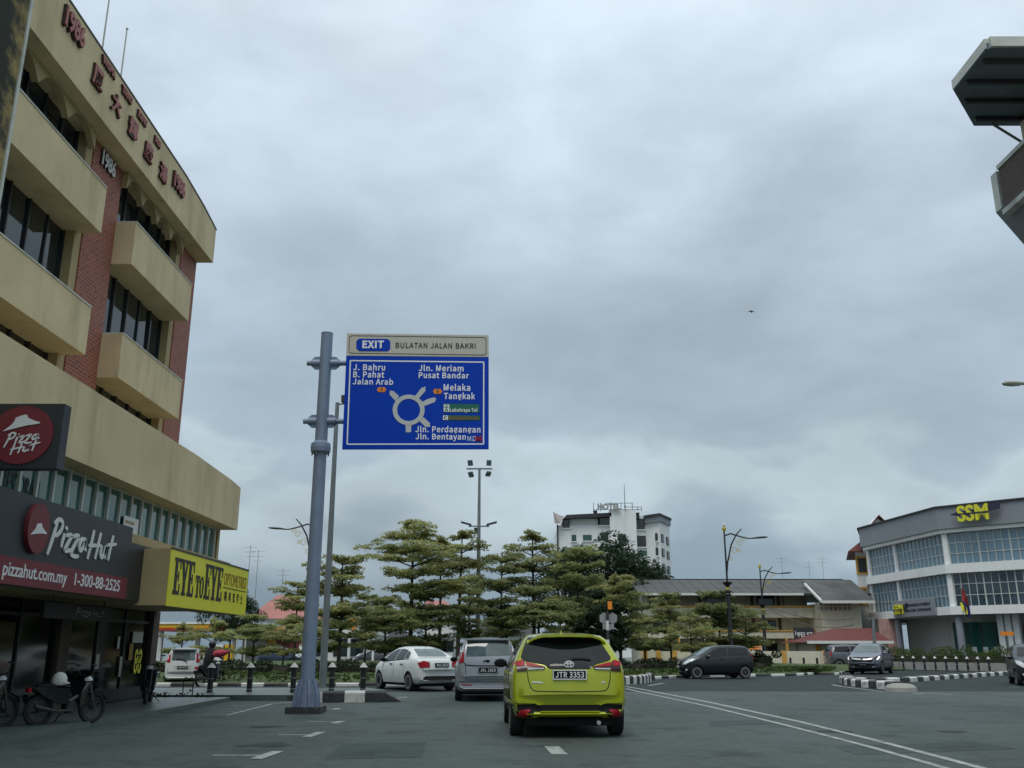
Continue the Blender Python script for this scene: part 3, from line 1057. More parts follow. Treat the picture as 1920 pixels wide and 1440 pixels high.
nb = MB().box(-8.395, -8.385, at_x(232, 975, -8.39).y, at_x(259, 985, -8.39).y, 3.62, 4.18).build('paper_notice', 'letters_white', wfr)
for k, s in enumerate(('UNTUK DISEWA', 'TO LET', '012-568 3120')):
    lettering('notice_text', s, (-8.384, at_x(234, 975, -8.39).y + 0.02, 4.02 - 0.15 * k), U, W_, 0.5, 0.07, 'sign_brown', nb, 0.0, 0.003)
# ground floor behind the walkway
for a, b in ((11.5, 12.1), (15.9, 16.5), (21.3, 21.8), (26.75, 27.2)):
    MB().box(-10.5, -9.95, a, b, 0.1, 2.40).build('ground_floor_pillar', 'wall_brown', shop)
sf = MB()
for a, b in ((12.1, 15.9), (16.5, 21.3), (21.8, 26.75)):
    nn = 3
    for k in range(nn + 1):
        y = a + (b - a) * k / nn
        sf.box(-10.14, -10.04, y - 0.03, y + 0.03, 0.12, 2.39)
    sf.box(-10.14, -10.045, a, b, 0.12, 0.42)
    sf.box(-10.14, -10.05, a, b, 2.05, 2.12)
    MB().box(-10.10, -10.08, a, b, 2.12, 2.39).build('transom_pane', 'glass_shop', shop)
sfo = sf.build('shopfront', 'frame_dark', shop)
pm = {}
for a, b in ((12.1, 15.9), (16.5, 21.3), (21.8, 26.75)):
    w = (b - a) / 3
    pm = MB().box(-0.01, 0.01, -w / 2 + 0.03, w / 2 - 0.03, 0, 1.63).mesh('pane', 'glass_shop')
    for k in range(3):
        piece('pane', pm, sfo, (-10.09, a + w * (k + 0.5), 0.42))
for px, py, w, h, mt in ((245, 1222, 0.24, 0.42, 'sign_brown'), (182, 1240, 0.2, 0.35, 'strip_pale'), (222, 1205, 0.12, 0.3, 'letters_white'), (225, 1250, 0.14, 0.5, 'strip_pale'), (258, 1195, 0.7, 0.28, 'strip_pale')):
    q = at_x(px, py, -10.04)
    MB().box(-10.035, -10.03, q.y - w / 2, q.y + w / 2, q.z - h / 2, q.z + h / 2).build('poster', mt, sfo)
q = at_x(252, 1262, -10.03)
lettering('window_lettering', '88', (-10.03, q.y - 0.1, q.z), U, W_, 0.5, 0.6, 'sign_yellow', sfo, 0.01, 0.004)
MB().box(-13.49, -10.51, 26.85, 27.0, 0.1, 2.39).build('end_wall', 'wall_brown', shop)
# neighbour with mould-stained wall
nbld = thing('neighbour_building', 'mould-blackened ochre wall of the older building beside the shop block', 'building', (-12, 10, 6))
MB().box(-20, -9.33, 3, 15.36, 6.17, 21).build('wall', 'mould', nbld)
MB().box(-9.6, -9.30, 15.36, 15.44, 6.17, 21).build('rain_pipe', 'strip_pale', nbld)
for yy, tz, lab in ((18.9, 16.6, 'taller of two thin flagpoles on the beige roof parapet'), (19.98, 16.24, 'shorter bare flagpole on the beige roof parapet')):
    fp = thing('flagpole', lab, 'flagpole', (-9.6, yy, 14.6))
    MB().cyl((-9.6, yy, 14.55), (-9.6, yy, tz), 0.022, 0.018, 8).build('pole', 'strip_pale', fp)
    MB().lathe([(0.01, 0), (0.035, 0.02), (0.03, 0.05), (0.005, 0.06)], (-9.6, yy, tz), 8).build('finial', 'strip_pale', fp)

# ---- signs on the building
ps = thing('shop_sign', 'long black fascia sign with red oval logo and white brush-script lettering', 'sign', (-7.93, 15, 2.36))
board = MB().box(-8.01, -7.89, 9.5, 19.52, 2.36, 3.82).build('board', 'sign_black', ps)
MB().box(-8.01, -7.895, 19.52, 21.12, 2.36, 3.52).build('board_extension', 'sign_black', ps)
MB().box(-7.89, -7.878, 9.5, 19.50, 2.37, 2.79).build('red_band', 'sign_red', ps)
ov = MB()
cy_, cz_ = 15.5, 3.31
ov.prism([(-7.888, cy_ + 0.36 * math.cos(a), cz_ + 0.41 * math.sin(a)) for a in [2 * math.pi * k / 32 for k in range(32)]], (0.07, 0, 0))
oval = ov.build('oval_logo', 'sign_red', ps)


def hat(o, u, w, s, depth):
    pr = [(-1.0, -0.42), (-0.55, -0.08), (-0.42, 0.12), (-0.38, 0.30), (-0.05, 0.40), (0.20, 0.42), (0.30, 0.22), (0.62, 0.05), (1.0, -0.10), (0.95, -0.17), (0.3, -0.20), (-0.35, -0.30)]
    o, u, w = Vector(o), Vector(u), Vector(w)
    return MB().prism([o + u * (x * s) + w * (z * s) for x, z in pr[::-1]], u.cross(w) * depth)


hat((-7.817, 15.5, 3.29), U, W_, 0.26, 0.01).fixn().build('hat_mark', 'letters_white', oval)
script_words((-7.885, 15.98, 3.06), U, W_, 0.55, 0.47, 0.022, 0.075, False).build('script_lettering', 'letters_white', ps)
lettering('lettering', 'pizzahut.com.my', (-7.877, at_x(5, 1075, -7.87).y, 2.50), U, W_, at_x(126, 1085, -7.87).y - at_x(5, 1075, -7.87).y, 0.21, 'letters_white', ps, 0.012, 0.006)
lettering('lettering', '1-300-88-2525', (-7.877, at_x(141, 1085, -7.87).y, 2.50), U, W_, at_x(225, 1098, -7.87).y - at_x(141, 1085, -7.87).y, 0.21, 'letters_white', ps, 0.012, 0.006)

es = thing('shop_sign', 'yellow box sign with black slab-serif lettering over the walkway', 'sign', (-7.6, 23.2, 2.28))
MB().box(-8.0, -7.32, 20.25, 26.28, 2.28, 3.47).build('box', 'beige_dark', es)
face = MB().box(-7.32, -7.30, 20.24, 26.29, 2.27, 3.48).build('face', 'sign_yellow', es)
fm = MB()
fm.box(-7.31, -7.285, 20.22, 26.31, 3.46, 3.50)
fm.build('frame_trim', 'frame_dark', es)


def slab_word(word, y0, y1, z0, h):
    n_ = len(word)
    w = (y1 - y0) / n_
    mb = MB()
    X0, X1 = -7.30, -7.288

    def bx(l, a, b, c, d, k=0):
        yy = y0 + l * w
        mb.box(X0, X1 + 0.0012 * k, yy + a * w, yy + b * w, z0 + c * h, z0 + d * h)
    for l, ch in enumerate(word):
        if ch == 'E':
            bx(l, 0.16, 0.46, 0.02, 0.98, 1)
            bx(l, 0.04, 0.92, 0, 0.10)
            bx(l, 0.04, 0.92, 0.90, 1.0)
            bx(l, 0.46, 0.70, 0.46, 0.54)
            bx(l, 0.64, 0.72, 0.36, 0.64)
            bx(l, 0.82, 0.92, 0.10, 0.30)
            bx(l, 0.82, 0.92, 0.70, 0.90)
        elif ch == 'Y':
            bx(l, 0.36, 0.66, 0.02, 0.46, 1)
            bx(l, 0.24, 0.78, 0, 0.09)
            bx(l, 0.0, 0.46, 0.91, 1.0)
            bx(l, 0.58, 1.0, 0.91, 1.0)
            yy = y0 + l * w
            for a, b, c, d, k in ((0.06, 0.34, 0.36, 0.62, 2), (0.76, 0.88, 0.50, 0.66, 3)):
                mb.prism([(X0, yy + c * w, z0 + 0.42 * h), (X0, yy + d * w, z0 + 0.42 * h), (X0, yy + b * w, z0 + 0.95 * h), (X0, yy + a * w, z0 + 0.95 * h)], (0.012 + 0.0012 * k, 0, 0))
        elif ch == 'T':
            bx(l, 0.36, 0.64, 0.02, 0.95, 1)
            bx(l, 0.22, 0.78, 0, 0.10)
            bx(l, 0.04, 0.96, 0.90, 1.0)
            bx(l, 0.04, 0.12, 0.68, 0.90)
            bx(l, 0.88, 0.96, 0.68, 0.90)
        elif ch == 'O':
            yy = y0 + l * w
            N_ = 24
            for k in range(N_):
                A, B = 2 * math.pi * k / N_, 2 * math.pi * (k + 1) / N_
                P = lambda a, rx, rz: (X0, yy + (0.5 + rx * math.cos(a)) * w, z0 + (0.5 + rz * math.sin(a)) * h)
                mb.prism([P(A, 0.2, 0.42), P(A, 0.46, 0.5), P(B, 0.46, 0.5), P(B, 0.2, 0.42)], (0.012, 0, 0))
    return mb


ey = lambda px, py: at_x(px, py, -7.29).y
slab_word('EYE', ey(325, 1090), ey(364, 1095), 2.53, 0.78).build('lettering', 'sign_lettering_black', face)
slab_word('TO', ey(366, 1105), ey(382, 1105), 2.53, 0.50).build('lettering', 'sign_lettering_black', face)
slab_word('EYE', ey(383, 1100), ey(417, 1105), 2.53, 0.82).build('lettering', 'sign_lettering_black', face)
lettering('lettering', 'OPTOMETRIST', (-7.298, ey(420, 1095), 2.96), U, W_, ey(462, 1105) - ey(420, 1095), 0.30, 'sign_brown', face, 0.0, 0.008)
MB().box(-7.30, -7.291, ey(419, 1105), ey(461, 1115), 2.88, 2.90).build('rule', 'sign_lettering_black', face)
for k, s in enumerate('眼科光学士'):
    yy = ey(421, 1120) + k * 0.36
    lettering('lettering', s, (-7.298, yy, 2.56), U, W_, 0.2, 0.24, 'sign_lettering_black', face, 0.005, 0.008, fit_h=True)

hs = thing('hanging_sign', 'dim black sign board with script lettering under the walkway ceiling', 'sign', (-9, 20, 1.96))
MB().box(-9.05, -8.97, 18.4, 21.6, 1.97, 2.27).build('board', 'sign_black', hs)
for yy in (18.8, 21.2):
    MB().cyl((-9.01, yy, 2.26), (-9.01, yy, 2.41), 0.012).build('hanger', 'black_metal', hs)
script_words((-8.968, 19.7, 2.06), U, W_, 0.29, 0.14, 0.008, 0.03, False).build('script_lettering', 'sign_back', hs)

pj = thing('projecting_sign', 'dark square sign with round red logo jutting out from the beige fascia', 'sign', (-7.3, 13.6, 4))
zt, zb = at(118, 757, 13.5).z, at(100, 878, 13.5).z
MB().box(-7.949, -6.68, 13.5, 13.72, zb, zt).build('box', 'sign_black', pj)
cz = (zt + zb) / 2 + 0.01
cxx = at(40, 822, 13.5).x
dk = MB().prism([(cxx + 0.47 * math.cos(a), 13.501, cz + 0.44 * math.sin(a)) for a in [2 * math.pi * k / 36 for k in range(36)]][::-1], (0, -0.02, 0)).fixn().build('round_logo', 'sign_red', pj)
Ux, Nz = Vector((1, 0, 0)), Vector((0, 0, 1))
hat((at(42, 792, 13.48).x, 13.479, at(42, 792, 13.48).z), Vector((1, 0, 0.10)).normalized(), Nz, 0.27, 0.01).fixn().build('hat_mark', 'letters_white', dk)
script_words((at(8, 830, 13.48).x, 13.479, at(8, 834, 13.48).z), Vector((1, 0, 0.14)).normalized(), Nz, 0.195, 0.155, 0.006, 0.027, True).build('script_lettering', 'letters_white', dk)
for zz in (zb + 0.15, zt - 0.15):
    MB().box(-8.0, -7.945, 13.56, 13.66, zz - 0.04, zz + 0.04).build('bracket', 'black_metal', pj)

# ================================================================== SIGN GANTRY
GY = 22.3
GXc = -4.66
ga = thing('sign_gantry', 'tall blue-grey cantilever pole carrying the big blue direction sign', 'sign gantry', (GXc, GY, 0))
ptop = at(612, 626, GY).z
MB().cyl((GXc, GY, 0.1), (GXc, GY, ptop), 0.165, 0.145, 24).build('pole', 'gantry_grey', ga, smooth=True)
MB().cyl((GXc, GY, ptop), (GXc, GY, ptop + 0.015), 0.15, n=24).build('cap', 'gantry_grey', ga)
MB().box(GXc - 0.39, GXc + 0.39, GY - 0.36, GY + 0.36, -0.02, 0.14).build('plinth', 'kerb_black', ga)
bs = MB()
bs.cyl((GXc, GY, 0.14), (GXc, GY, 0.62), 0.24, 0.185, 12)
for k in range(8):
    a = 2 * math.pi * (k + 0.5) / 8
    d = Vector((math.cos(a), math.sin(a), 0))
    t = Vector((-d.y, d.x, 0)) * 0.02
    o = Vector((GXc, GY, 0.142))
    pr = [o + d * 0.16, o + d * 0.31, o + d * 0.30 + Vector((0, 0, 0.25)), o + d * 0.20 + Vector((0, 0, 0.58)), o + d * 0.16 + Vector((0, 0, 0.58))]
    bs.prism([q - t for q in pr], t * 2)
bs.fixn().build('base_flange', 'gantry_grey', ga)
zc0 = at(603, 840, GY).z
fl = MB()
fl.lathe([(0.16, -0.16), (0.235, -0.10), (0.245, 0.0), (0.235, 0.10), (0.155, 0.17)], (GXc, GY, zc0), 20)
fl.build('collar', 'gantry_grey', ga, smooth=False)
bt = MB()
for k in range(10):
    a = 2 * math.pi * k / 10
    q = Vector((GXc + 0.205 * math.cos(a), GY + 0.205 * math.sin(a), zc0 - 0.19))
    bt.cyl(q, q + Vector((0, 0, 0.11)), 0.014, n=6)
tag(bt.build('collar_bolts', 'galvanised', ga), kind='stuff')
XL, XR = at(646, 740, 22.05).x, at(915.5, 740, 22.05).x
for py in (681, 790):
    z = at(606, py, GY).z
    MB().cyl((GXc - 0.46, GY, z), (XL + 1.6, GY, z), 0.065, n=16).build('arm', 'gantry_grey', ga, smooth=True)
    for sx in (-1, 1):
        MB().lathe([(0.07, 0.40), (0.10, 0.37), (0.10, 0.25), (0.075, 0.15)], (0, 0, 0), 12)
        mb = MB()
        mb.prism([(GXc + sx * a, GY - 0.03, z + b) for a, b in [(0.12, -0.16), (0.26, -0.16), (0.36, -0.07), (0.36, 0.07), (0.26, 0.16), (0.12, 0.16)][::-sx]], (0, 0.06, 0))
        mb.cyl((GXc + sx * 0.13, GY, z), (GXc + sx * 0.34, GY, z), 0.095, n=14)
        mb.fixn().build('bracket', 'gantry_grey', ga)

SY = 22.05
bs_ = thing('direction_sign', 'large blue roundabout direction sign with cream exit plate above it', 'sign', (0.5 * (XL + XR), SY, at(780, 841, SY).z))


def sg(cx, cy, dy=0.0):
    return at(540 + cx / 4.8, 600 + cy / 4.8, SY) + Vector((0, dy, 0))


def plate(corners, name, mat, parent, y0, y1):
    mb = MB()
    mb.prism([(p.x, y1, p.z) for p in corners], (0, y0 - y1, 0))
    return mb.fixn().build(name, mat, parent)


pb = plate([sg(487, 1162), sg(1806, 1160), sg(1806, 336), sg(524, 322)], 'blue_panel', 'sign_blue', bs_, SY, SY + 0.07)
pc = plate([sg(524, 320), sg(1806, 333), sg(1805, 137), sg(531, 120)], 'exit_panel', 'sign_cream', bs_, SY, SY + 0.07)
for xx in (XL + 0.5, XR - 0.6):
    MB().box(xx - 0.06, xx + 0.06, SY + 0.07, SY + 0.22, at(780, 835, SY).z, at(780, 640, SY).z).build('backing_rail', 'galvanised', bs_)


def outline(pts, wd, mat, parent, name='border', d=0.004):
    mb = MB()
    P = [Vector((p.x, 0, p.z)) for p in pts]
    n = len(P)
    cen = sum(P, Vector()) / n
    inner = []
    for i in range(n):
        a, b, c = P[i - 1], P[i], P[(i + 1) % n]
        d1, d2 = (b - a).normalized(), (c - b).normalized()
        n1, n2 = Vector((-d1.z, 0, d1.x)), Vector((-d2.z, 0, d2.x))
        if n1.dot(cen - b) < 0:
            n1 = -n1
        if n2.dot(cen - b) < 0:
            n2 = -n2
        m = (n1 + n2).normalized()
        inner.append(b + m * (wd / max(0.3, m.dot(n1))))
    for i in range(n):
        j = (i + 1) % n
        q = [Vector((v.x, SY - 0.001, v.z)) for v in (P[i], P[j], inner[j], inner[i])]
        mb.prism(q, (0, -d, 0))
    return mb.fixn().build(name, mat, parent)


def chamf(c, r):
    out = []
    n = len(c)
    for i in range(n):
        a, b, d = c[i - 1], c[i], c[(i + 1) % n]
        p, q = b + (a - b).normalized() * r, b + (d - b).normalized() * r
        for t in (0, 0.25, 0.5, 0.75, 1):
            out.append((1 - t) ** 2 * p + 2 * t * (1 - t) * b + t * t * q)
    return out


outline(chamf([sg(526, 1124), sg(1766, 1122), sg(1768, 374), sg(556, 360)], 0.03), 0.032, 'sign_white', pb)
outline(chamf([sg(545, 300), sg(1785, 318), sg(1785, 155), sg(552, 138)], 0.08), 0.014, 'sign_lettering_black', pc)


def slab(pts, mat, parent, name, lay=1):
    mb = MB()
    d = 0.004 + 0.0022 * lay
    mb.prism([Vector((p.x, SY - 0.001, p.z)) for p in pts], (0, -d, 0))
    return mb.fixn().build(name, mat, parent)


def st(s, x0, x1, ytop, ybase, mat='sign_white', parent=pb, weight=0.022, lay=1, y1off=0.0):
    p0, p1, p2 = sg(x0, ybase), sg(x1, ybase + y1off), sg(x0, ytop)
    return lettering('lettering', s, (p0.x, SY - 0.001, p0.z), p1 - p0, Nz, (p1 - p0).length, (p2 - p0).length, mat, parent, weight, 0.004 + 0.0022 * lay, sans=True)


slab([sg(615, 258), sg(640, 280), sg(895, 282), sg(920, 262), sg(920, 190), sg(895, 170), sg(640, 168), sg(615, 190)], 'sign_blue', pc, 'exit_badge', 1)
st('EXIT', 668, 862, 190, 250, parent=pc, weight=0.04, lay=2)
st('BULATAN JALAN BAKRI', 968, 1688, 204, 250, 'sign_lettering_black', pc, 0.012, y1off=8)
st('J. Bahru', 586, 874, 400, 450, y1off=3)
st('B. Pahat', 586, 866, 465, 515, y1off=3)
st('Jalan Arab', 582, 946, 530, 578, y1off=4)
st('Jln. Meriam', 1176, 1580, 408, 458, y1off=4)
st('Pusat Bandar', 1176, 1628, 473, 521, y1off=4)
st('Melaka', 1400, 1640, 580, 634, y1off=2)
st('Tangkak', 1402, 1684, 658, 710, y1off=2)
st('Jln. Perdagangan', 1146, 1732, 958, 1008, y1off=4)
st('Jln. Bentayan', 1148, 1600, 1024, 1072, y1off=4)
slab([sg(1400, 830), sg(1722, 832), sg(1722, 758), sg(1400, 752)], 'sign_green', pb, 'toll_plate', 1)
st('Lebuhraya Tol', 1458, 1704, 796, 826, weight=0.02, lay=2)
slab([sg(1402, 826), sg(1452, 827), sg(1452, 762), sg(1402, 761)], 'sign_white', pb, 'toll_symbol', 2)
for q in ([(1408, 790), (1446, 790), (1446, 782), (1408, 782)], [(1410, 822), (1422, 822), (1428, 795), (1420, 795)], [(1432, 822), (1444, 822), (1434, 795), (1428, 795)], [(1416, 776), (1438, 776), (1438, 768), (1416, 768)]):
    slab([sg(*p) for p in q], 'sign_green', pb, 'toll_symbol_bar', 3)
slab([sg(1394, 902), sg(1730, 904), sg(1730, 862), sg(1394, 856)], 'sign_green2', pb, 'hospital_plate', 1)
st('Hospital Muar', 1452, 1712, 868, 894, 'sign_redtext', weight=0.01, lay=2)
slab([sg(1396, 900), sg(1440, 900), sg(1440, 860), sg(1396, 860)], 'sign_white', pb, 'hospital_symbol', 2)
cre = [sg(1420 + 16 * math.cos(a), 880 + 16 * math.sin(a)) for a in [R(40 + 280 * k / 14) for k in range(15)]]
cre += [sg(1424 + 10 * math.cos(a), 880 + 11 * math.sin(a)) for a in [R(320 - 280 * k / 14) for k in range(15)]]
slab(cre, 'sign_lettering_black', pb, 'crescent', 3)
for cx_, cy_ in ((842, 627), (1346, 643)):
    slab([sg(cx_ - 42, cy_), sg(cx_ - 28, cy_ + 22), sg(cx_ + 28, cy_ + 22), sg(cx_ + 42, cy_), sg(cx_ + 28, cy_ - 22), sg(cx_ - 28, cy_ - 22)], 'sign_orange', pb, 'route_badge', 1)
    st('5', cx_ - 10, cx_ + 10, cy_ - 14, cy_ + 14, 'sign_lettering_black', weight=0.02, lay=2)
# roundabout symbol
rcx, rcy = 1086, 810
rg = MB()
for k in range(40):
    A, B = 2 * math.pi * k / 40, 2 * math.pi * (k + 1) / 40
    q = [sg(rcx + rr * 1.02 * math.cos(t), rcy + rr * 0.98 * math.sin(t)) for rr, t in ((102, A), (141, A), (141, B), (102, B))]
    rg.prism([Vector((p.x, SY - 0.001, p.z)) for p in q], (0, -0.008, 0))
rg.fixn().build('roundabout_ring', 'sign_grey', pb)
for q in ([(1000, 685), (950, 640), (915, 637), (916, 672), (968, 730)], [(1140, 690), (1200, 612), (1238, 600), (1236, 640), (1176, 706)],
          [(1206, 738), (1262, 710), (1318, 696), (1334, 710), (1322, 738), (1222, 776)], [(1178, 905), (1236, 962), (1280, 964), (1276, 925), (1210, 868)],
          [(1058, 940), (1060, 1010), (1108, 1010), (1110, 935)]):
    slab([sg(*p) for p in q], 'sign_grey', pb, 'arrow_arm', 0)
st('MD', 1615, 1690, 1045, 1090, 'sign_white', weight=0.0, lay=1)
st('M', 1686, 1740, 1044, 1088, 'lamp_red', weight=0.04, lay=2)
# ================================================================== CARS
def lerp_curve(pts, x):
    if x <= pts[0][0]:
        return pts[0][1]
    for (a, b), (c, d) in zip(pts[:-1], pts[1:]):
        if x <= c:
            t = (x - a) / max(1e-6, c - a)
            return b + (d - b) * t
    return pts[-1][1]


class Car:
    def __init__(self, name, label, cat, loc, heading, sp, paint, scale=1.0):
        self.sp, self.paint = sp, paint
        self.L = sp['L']
        self.root = thing(name, label, cat, loc, heading)
        self.root.scale = (scale, scale, scale)
        self.shell()

    # local frame: x' = x - L/2 forwards, y left, z up
    def shell(self):
        sp, L = self.sp, self.L
        xs = set()
        for c in ('top', 'belt', 'bot', 'plan'):
            for x, _ in sp[c]:
                xs.add(round(x, 4))
        xs = sorted(x for x in xs if 0 <= x <= L)
        full = []
        for a, b in zip(xs[:-1], xs[1:]):
            nn = max(1, int(math.ceil((b - a) / 0.10)))
            full += [a + (b - a) * k / nn for k in range(nn)]
        full.append(xs[-1])
        tum, kr, kf = sp.get('tum', 0.42), sp.get('kr', 0.07), sp.get('kf', 0.16)
        rings = []
        for x in full:
            T, b, w = lerp_curve(sp['top'], x), lerp_curve(sp['bot'], x), lerp_curve(sp['plan'], x)
            B = min(lerp_curve(sp['belt'], x), T - 0.025)
            g_ = max(0.0, T - B)
            wr = 0.965 * w - tum * g_ - 0.035
            half = [(0, b), (0.80 * w, b), (0.93 * w, b + 0.05 * (B - b) + 0.01), (0.985 * w, b + 0.28 * (B - b)), (1.0 * w, b + 0.58 * (B - b)),
                    (0.992 * w, b + 0.84 * (B - b)), (0.965 * w, B), (0.965 * w - tum * g_ * 0.5, B + g_ * 0.45),
                    (wr + 0.015, B + g_ * 0.86), (wr - 0.06, T - 0.012 * min(1, g_ / 0.2)), (0.55 * wr, T + 0.012), (0, T + 0.018)]
            ring = []
            for y, z in half:
                q = (abs(y) / max(w, 0.1)) ** 2.4
                dx = kr * q * max(0, 1 - x / 0.9) ** 1.5 - kf * q * max(0, 1 - (L - x) / 1.2) ** 1.5
                ring.append((x + dx - L / 2, y, z))
            ring += [(p[0], -p[1], p[2]) for p in ring[-2:0:-1]]
            rings.append(ring)
        n = len(rings[0])
        mb = MB()
        V = [p for r in rings for p in r]
        Fs = [(i * n + k, i * n + (k + 1) % n, (i + 1) * n + (k + 1) % n, (i + 1) * n + k) for i in range(len(rings) - 1) for k in range(n)]
        # end caps as strips
        for base in (0, (len(rings) - 1) * n):
            h = n // 2
            for k in range(h):
                a, b, c, d = base + k, base + k + 1, base + (n - k - 1) % n, base + (n - k) % n
                f = (a, b, c, d)
                f = tuple(dict.fromkeys(f))
                if len(f) >= 3:
                    Fs.append(f)
        mb.add(V, Fs)
        mb.fixn()
        me = mb.mesh('body', [self.paint, 'plastic_black'])
        me.polygons.foreach_set('use_smooth', [True] * len(me.polygons))
        me.set_sharp_from_angle(angle=R(50))
        self.bvh = BVHTree.FromPolygons([v.co for v in me.vertices], [tuple(p.vertices) for p in me.polygons])
        body = bpy.data.objects.new('body', me)
        C.objects.link(body)
        # wheel arches cut out of the shell
        xr, xf, r = sp['wheels']
        cut = MB()
        for x in (xr, xf):
            for s in (-1, 1):
                w = lerp_curve(sp['plan'], x)
                cut.cyl((x - L / 2, s * (w - 0.30), r), (x - L / 2, s * (w + 0.3), r), r + 0.055, n=28, mi=1)
        cut_me = cut.mesh('cut', [self.paint, 'plastic_black'])
        bm = bmesh.new()
        bm.from_mesh(cut_me)
        bmesh.ops.recalc_face_normals(bm, faces=bm.faces[:])
        bm.to_mesh(cut_me)
        bm.free()
        co = bpy.data.objects.new('cut', cut_me)
        C.objects.link(co)
        md = body.modifiers.new('b', 'BOOLEAN')
        md.operation, md.object, md.solver = 'DIFFERENCE', co, 'EXACT'
        dg = bpy.context.evaluated_depsgraph_get()
        new = bpy.data.meshes.new_from_object(body.evaluated_get(dg))
        body.modifiers.clear()
        body.data = new
        new.name = 'body'
        new.set_sharp_from_angle(angle=R(50))
        bpy.data.objects.remove(co)
        body.parent = self.root
        self.body = body
        self.wheels(xr, xf, r)

    def wheels(self, xr, xf, r):
        L, sp = self.L, self.sp
        ty = MB()
        tw = 0.10
        ty.lathe([(r * 0.66, -tw), (r * 0.93, -tw), (r, -tw * 0.72), (r, tw * 0.72), (r * 0.93, tw), (r * 0.66, tw)], (0, 0, 0), 28, 'Y')
        tm = ty.fixn().mesh('tyre', 'rubber')
        tm.polygons.foreach_set('use_smooth', [True] * len(tm.polygons))
        tm.set_sharp_from_angle(angle=R(30))
        rm = MB()
        rm.lathe([(r * 0.68, -0.03), (r * 0.68, tw * 0.9), (r * 0.62, tw * 0.98), (r * 0.60, tw * 0.5), (0.02, tw * 0.5)], (0, 0, 0), 24, 'Y', mi=1)
        for k in range(sp.get('spokes', 7)):
            a = 2 * math.pi * k / sp.get('spokes', 7)
            d, t = Vector((math.cos(a), 0, math.sin(a))), Vector((-math.sin(a), 0, math.cos(a)))
            o = Vector((0, tw * 0.55, 0))
            pr = [o + d * 0.03 - t * 0.04, o + d * r * 0.64 - t * 0.042, o + d * r * 0.64 + t * 0.042, o + d * 0.03 + t * 0.04]
            rm.prism(pr, (0, tw * 0.40, 0))
        rm.lathe([(r * 0.69, tw * 0.86), (r * 0.69, tw * 1.02), (r * 0.61, tw * 1.02), (r * 0.61, tw * 0.86)], (0, 0, 0), 24, 'Y')
        rm.cyl((0, tw * 0.5, 0), (0, tw, 0), 0.055, n=12)
        rmm = rm.mesh('rim', ['alloy', 'plastic_black'])
        for x in (xr, xf):
            w = lerp_curve(sp['plan'], x)
            for s in (-1, 1):
                o = bpy.data.objects.new('wheel', tm)
                C.objects.link(o)
                o.parent = self.root
                o.location = (x - L / 2, s * (w - 0.115), r)
                q = bpy.data.objects.new('rim', rmm)
                C.objects.link(q)
                q.parent = o
                if s < 0:
                    o.rotation_euler = (0, 0, math.pi)

    def decal(self, name, poly, view, mat, off=0.006, parent=None, thick=0.012, grid=0.07, smooth=True):
        """panel of given outline laid on the body: view rear/front -> (y, z), left/right -> (x, z), top -> (x, y)"""
        L = self.L
        bm = bmesh.new()
        vs_ = [bm.verts.new((p[0], p[1], 0)) for p in poly]
        bm.faces.new(vs_)
        lo = [min(p[i] for p in poly) for i in (0, 1)]
        hi = [max(p[i] for p in poly) for i in (0, 1)]
        for ax in (0, 1):
            k = math.ceil(lo[ax] / grid)
            while k * grid < hi[ax]:
                co = Vector((0, 0, 0))
                co[ax] = k * grid
                no = Vector((0, 0, 0))
                no[ax] = 1
                bmesh.ops.bisect_plane(bm, geom=bm.verts[:] + bm.edges[:] + bm.faces[:], plane_co=co, plane_no=no)
                k += 1
        bmesh.ops.triangulate(bm, faces=bm.faces[:])
        conf = {'rear': (Vector((1, 0, 0)), lambda a, b: Vector((-9, a, b))), 'front': (Vector((-1, 0, 0)), lambda a, b: Vector((9, a, b))),
                'left': (Vector((0, -1, 0)), lambda a, b: Vector((a - L / 2, 9, b))), 'right': (Vector((0, 1, 0)), lambda a, b: Vector((a - L / 2, -9, b))),
                'top': (Vector((0, 0, -1)), lambda a, b: Vector((a - L / 2, b, 9)))}
        d, org = conf[view]
        bad = []
        for v in bm.verts:
            o = org(v.co.x, v.co.y)
            hit = self.bvh.ray_cast(o, d)
            if hit[0] is None:
                bad.append(v)
                v.co = o + d * 9
                hit2 = self.bvh.find_nearest(v.co)
                v.co = hit2[0] + hit2[1] * off
            else:
                nrm = hit[1] if hit[1].dot(d) < 0 else -hit[1]
                v.co = hit[0] - d * (off * 0.4) + nrm * off
        # skirt
        bmesh.ops.recalc_face_normals(bm, faces=bm.faces[:])
        if bm.faces and sum((f.normal.dot(d) for f in bm.faces)) > 0:
            bmesh.ops.reverse_faces(bm, faces=bm.faces[:])
        be = [e for e in bm.edges if e.is_boundary]
        ret = bmesh.ops.extrude_edge_only(bm, edges=be)
        for v in [g_ for g_ in ret['geom'] if isinstance(g_, bmesh.types.BMVert)]:
            v.co += d * thick
        me = bpy.data.meshes.new(name)
        bm.to_mesh(me)
        bm.free()
        me.materials.append(MATS[mat])
        me.polygons.foreach_set('use_smooth', [smooth] * len(me.polygons))
        me.set_sharp_from_angle(angle=R(40))
        o = bpy.data.objects.new(name, me)
        C.objects.link(o)
        o.parent = parent or self.root
        return o

    def line(self, name, pts, view, wd=0.012, mat='plastic_black', off=0.004, parent=None):
        """thin seam following 2d points"""
        P = [Vector(p) for p in pts]
        Lf, Rt = [], []
        for i, p in enumerate(P):
            d = (P[min(i + 1, len(P) - 1)] - P[max(i - 1, 0)]).normalized()
            q = Vector((-d.y, d.x)) * wd / 2
            Lf.append(p + q)
            Rt.append(p - q)
        return self.decal(name, [tuple(p) for p in Lf + Rt[::-1]], view, mat, off, parent, thick=0.01, grid=0.12)

    def mirror(self, poly):
        return [(-a, b) for a, b in poly][::-1]

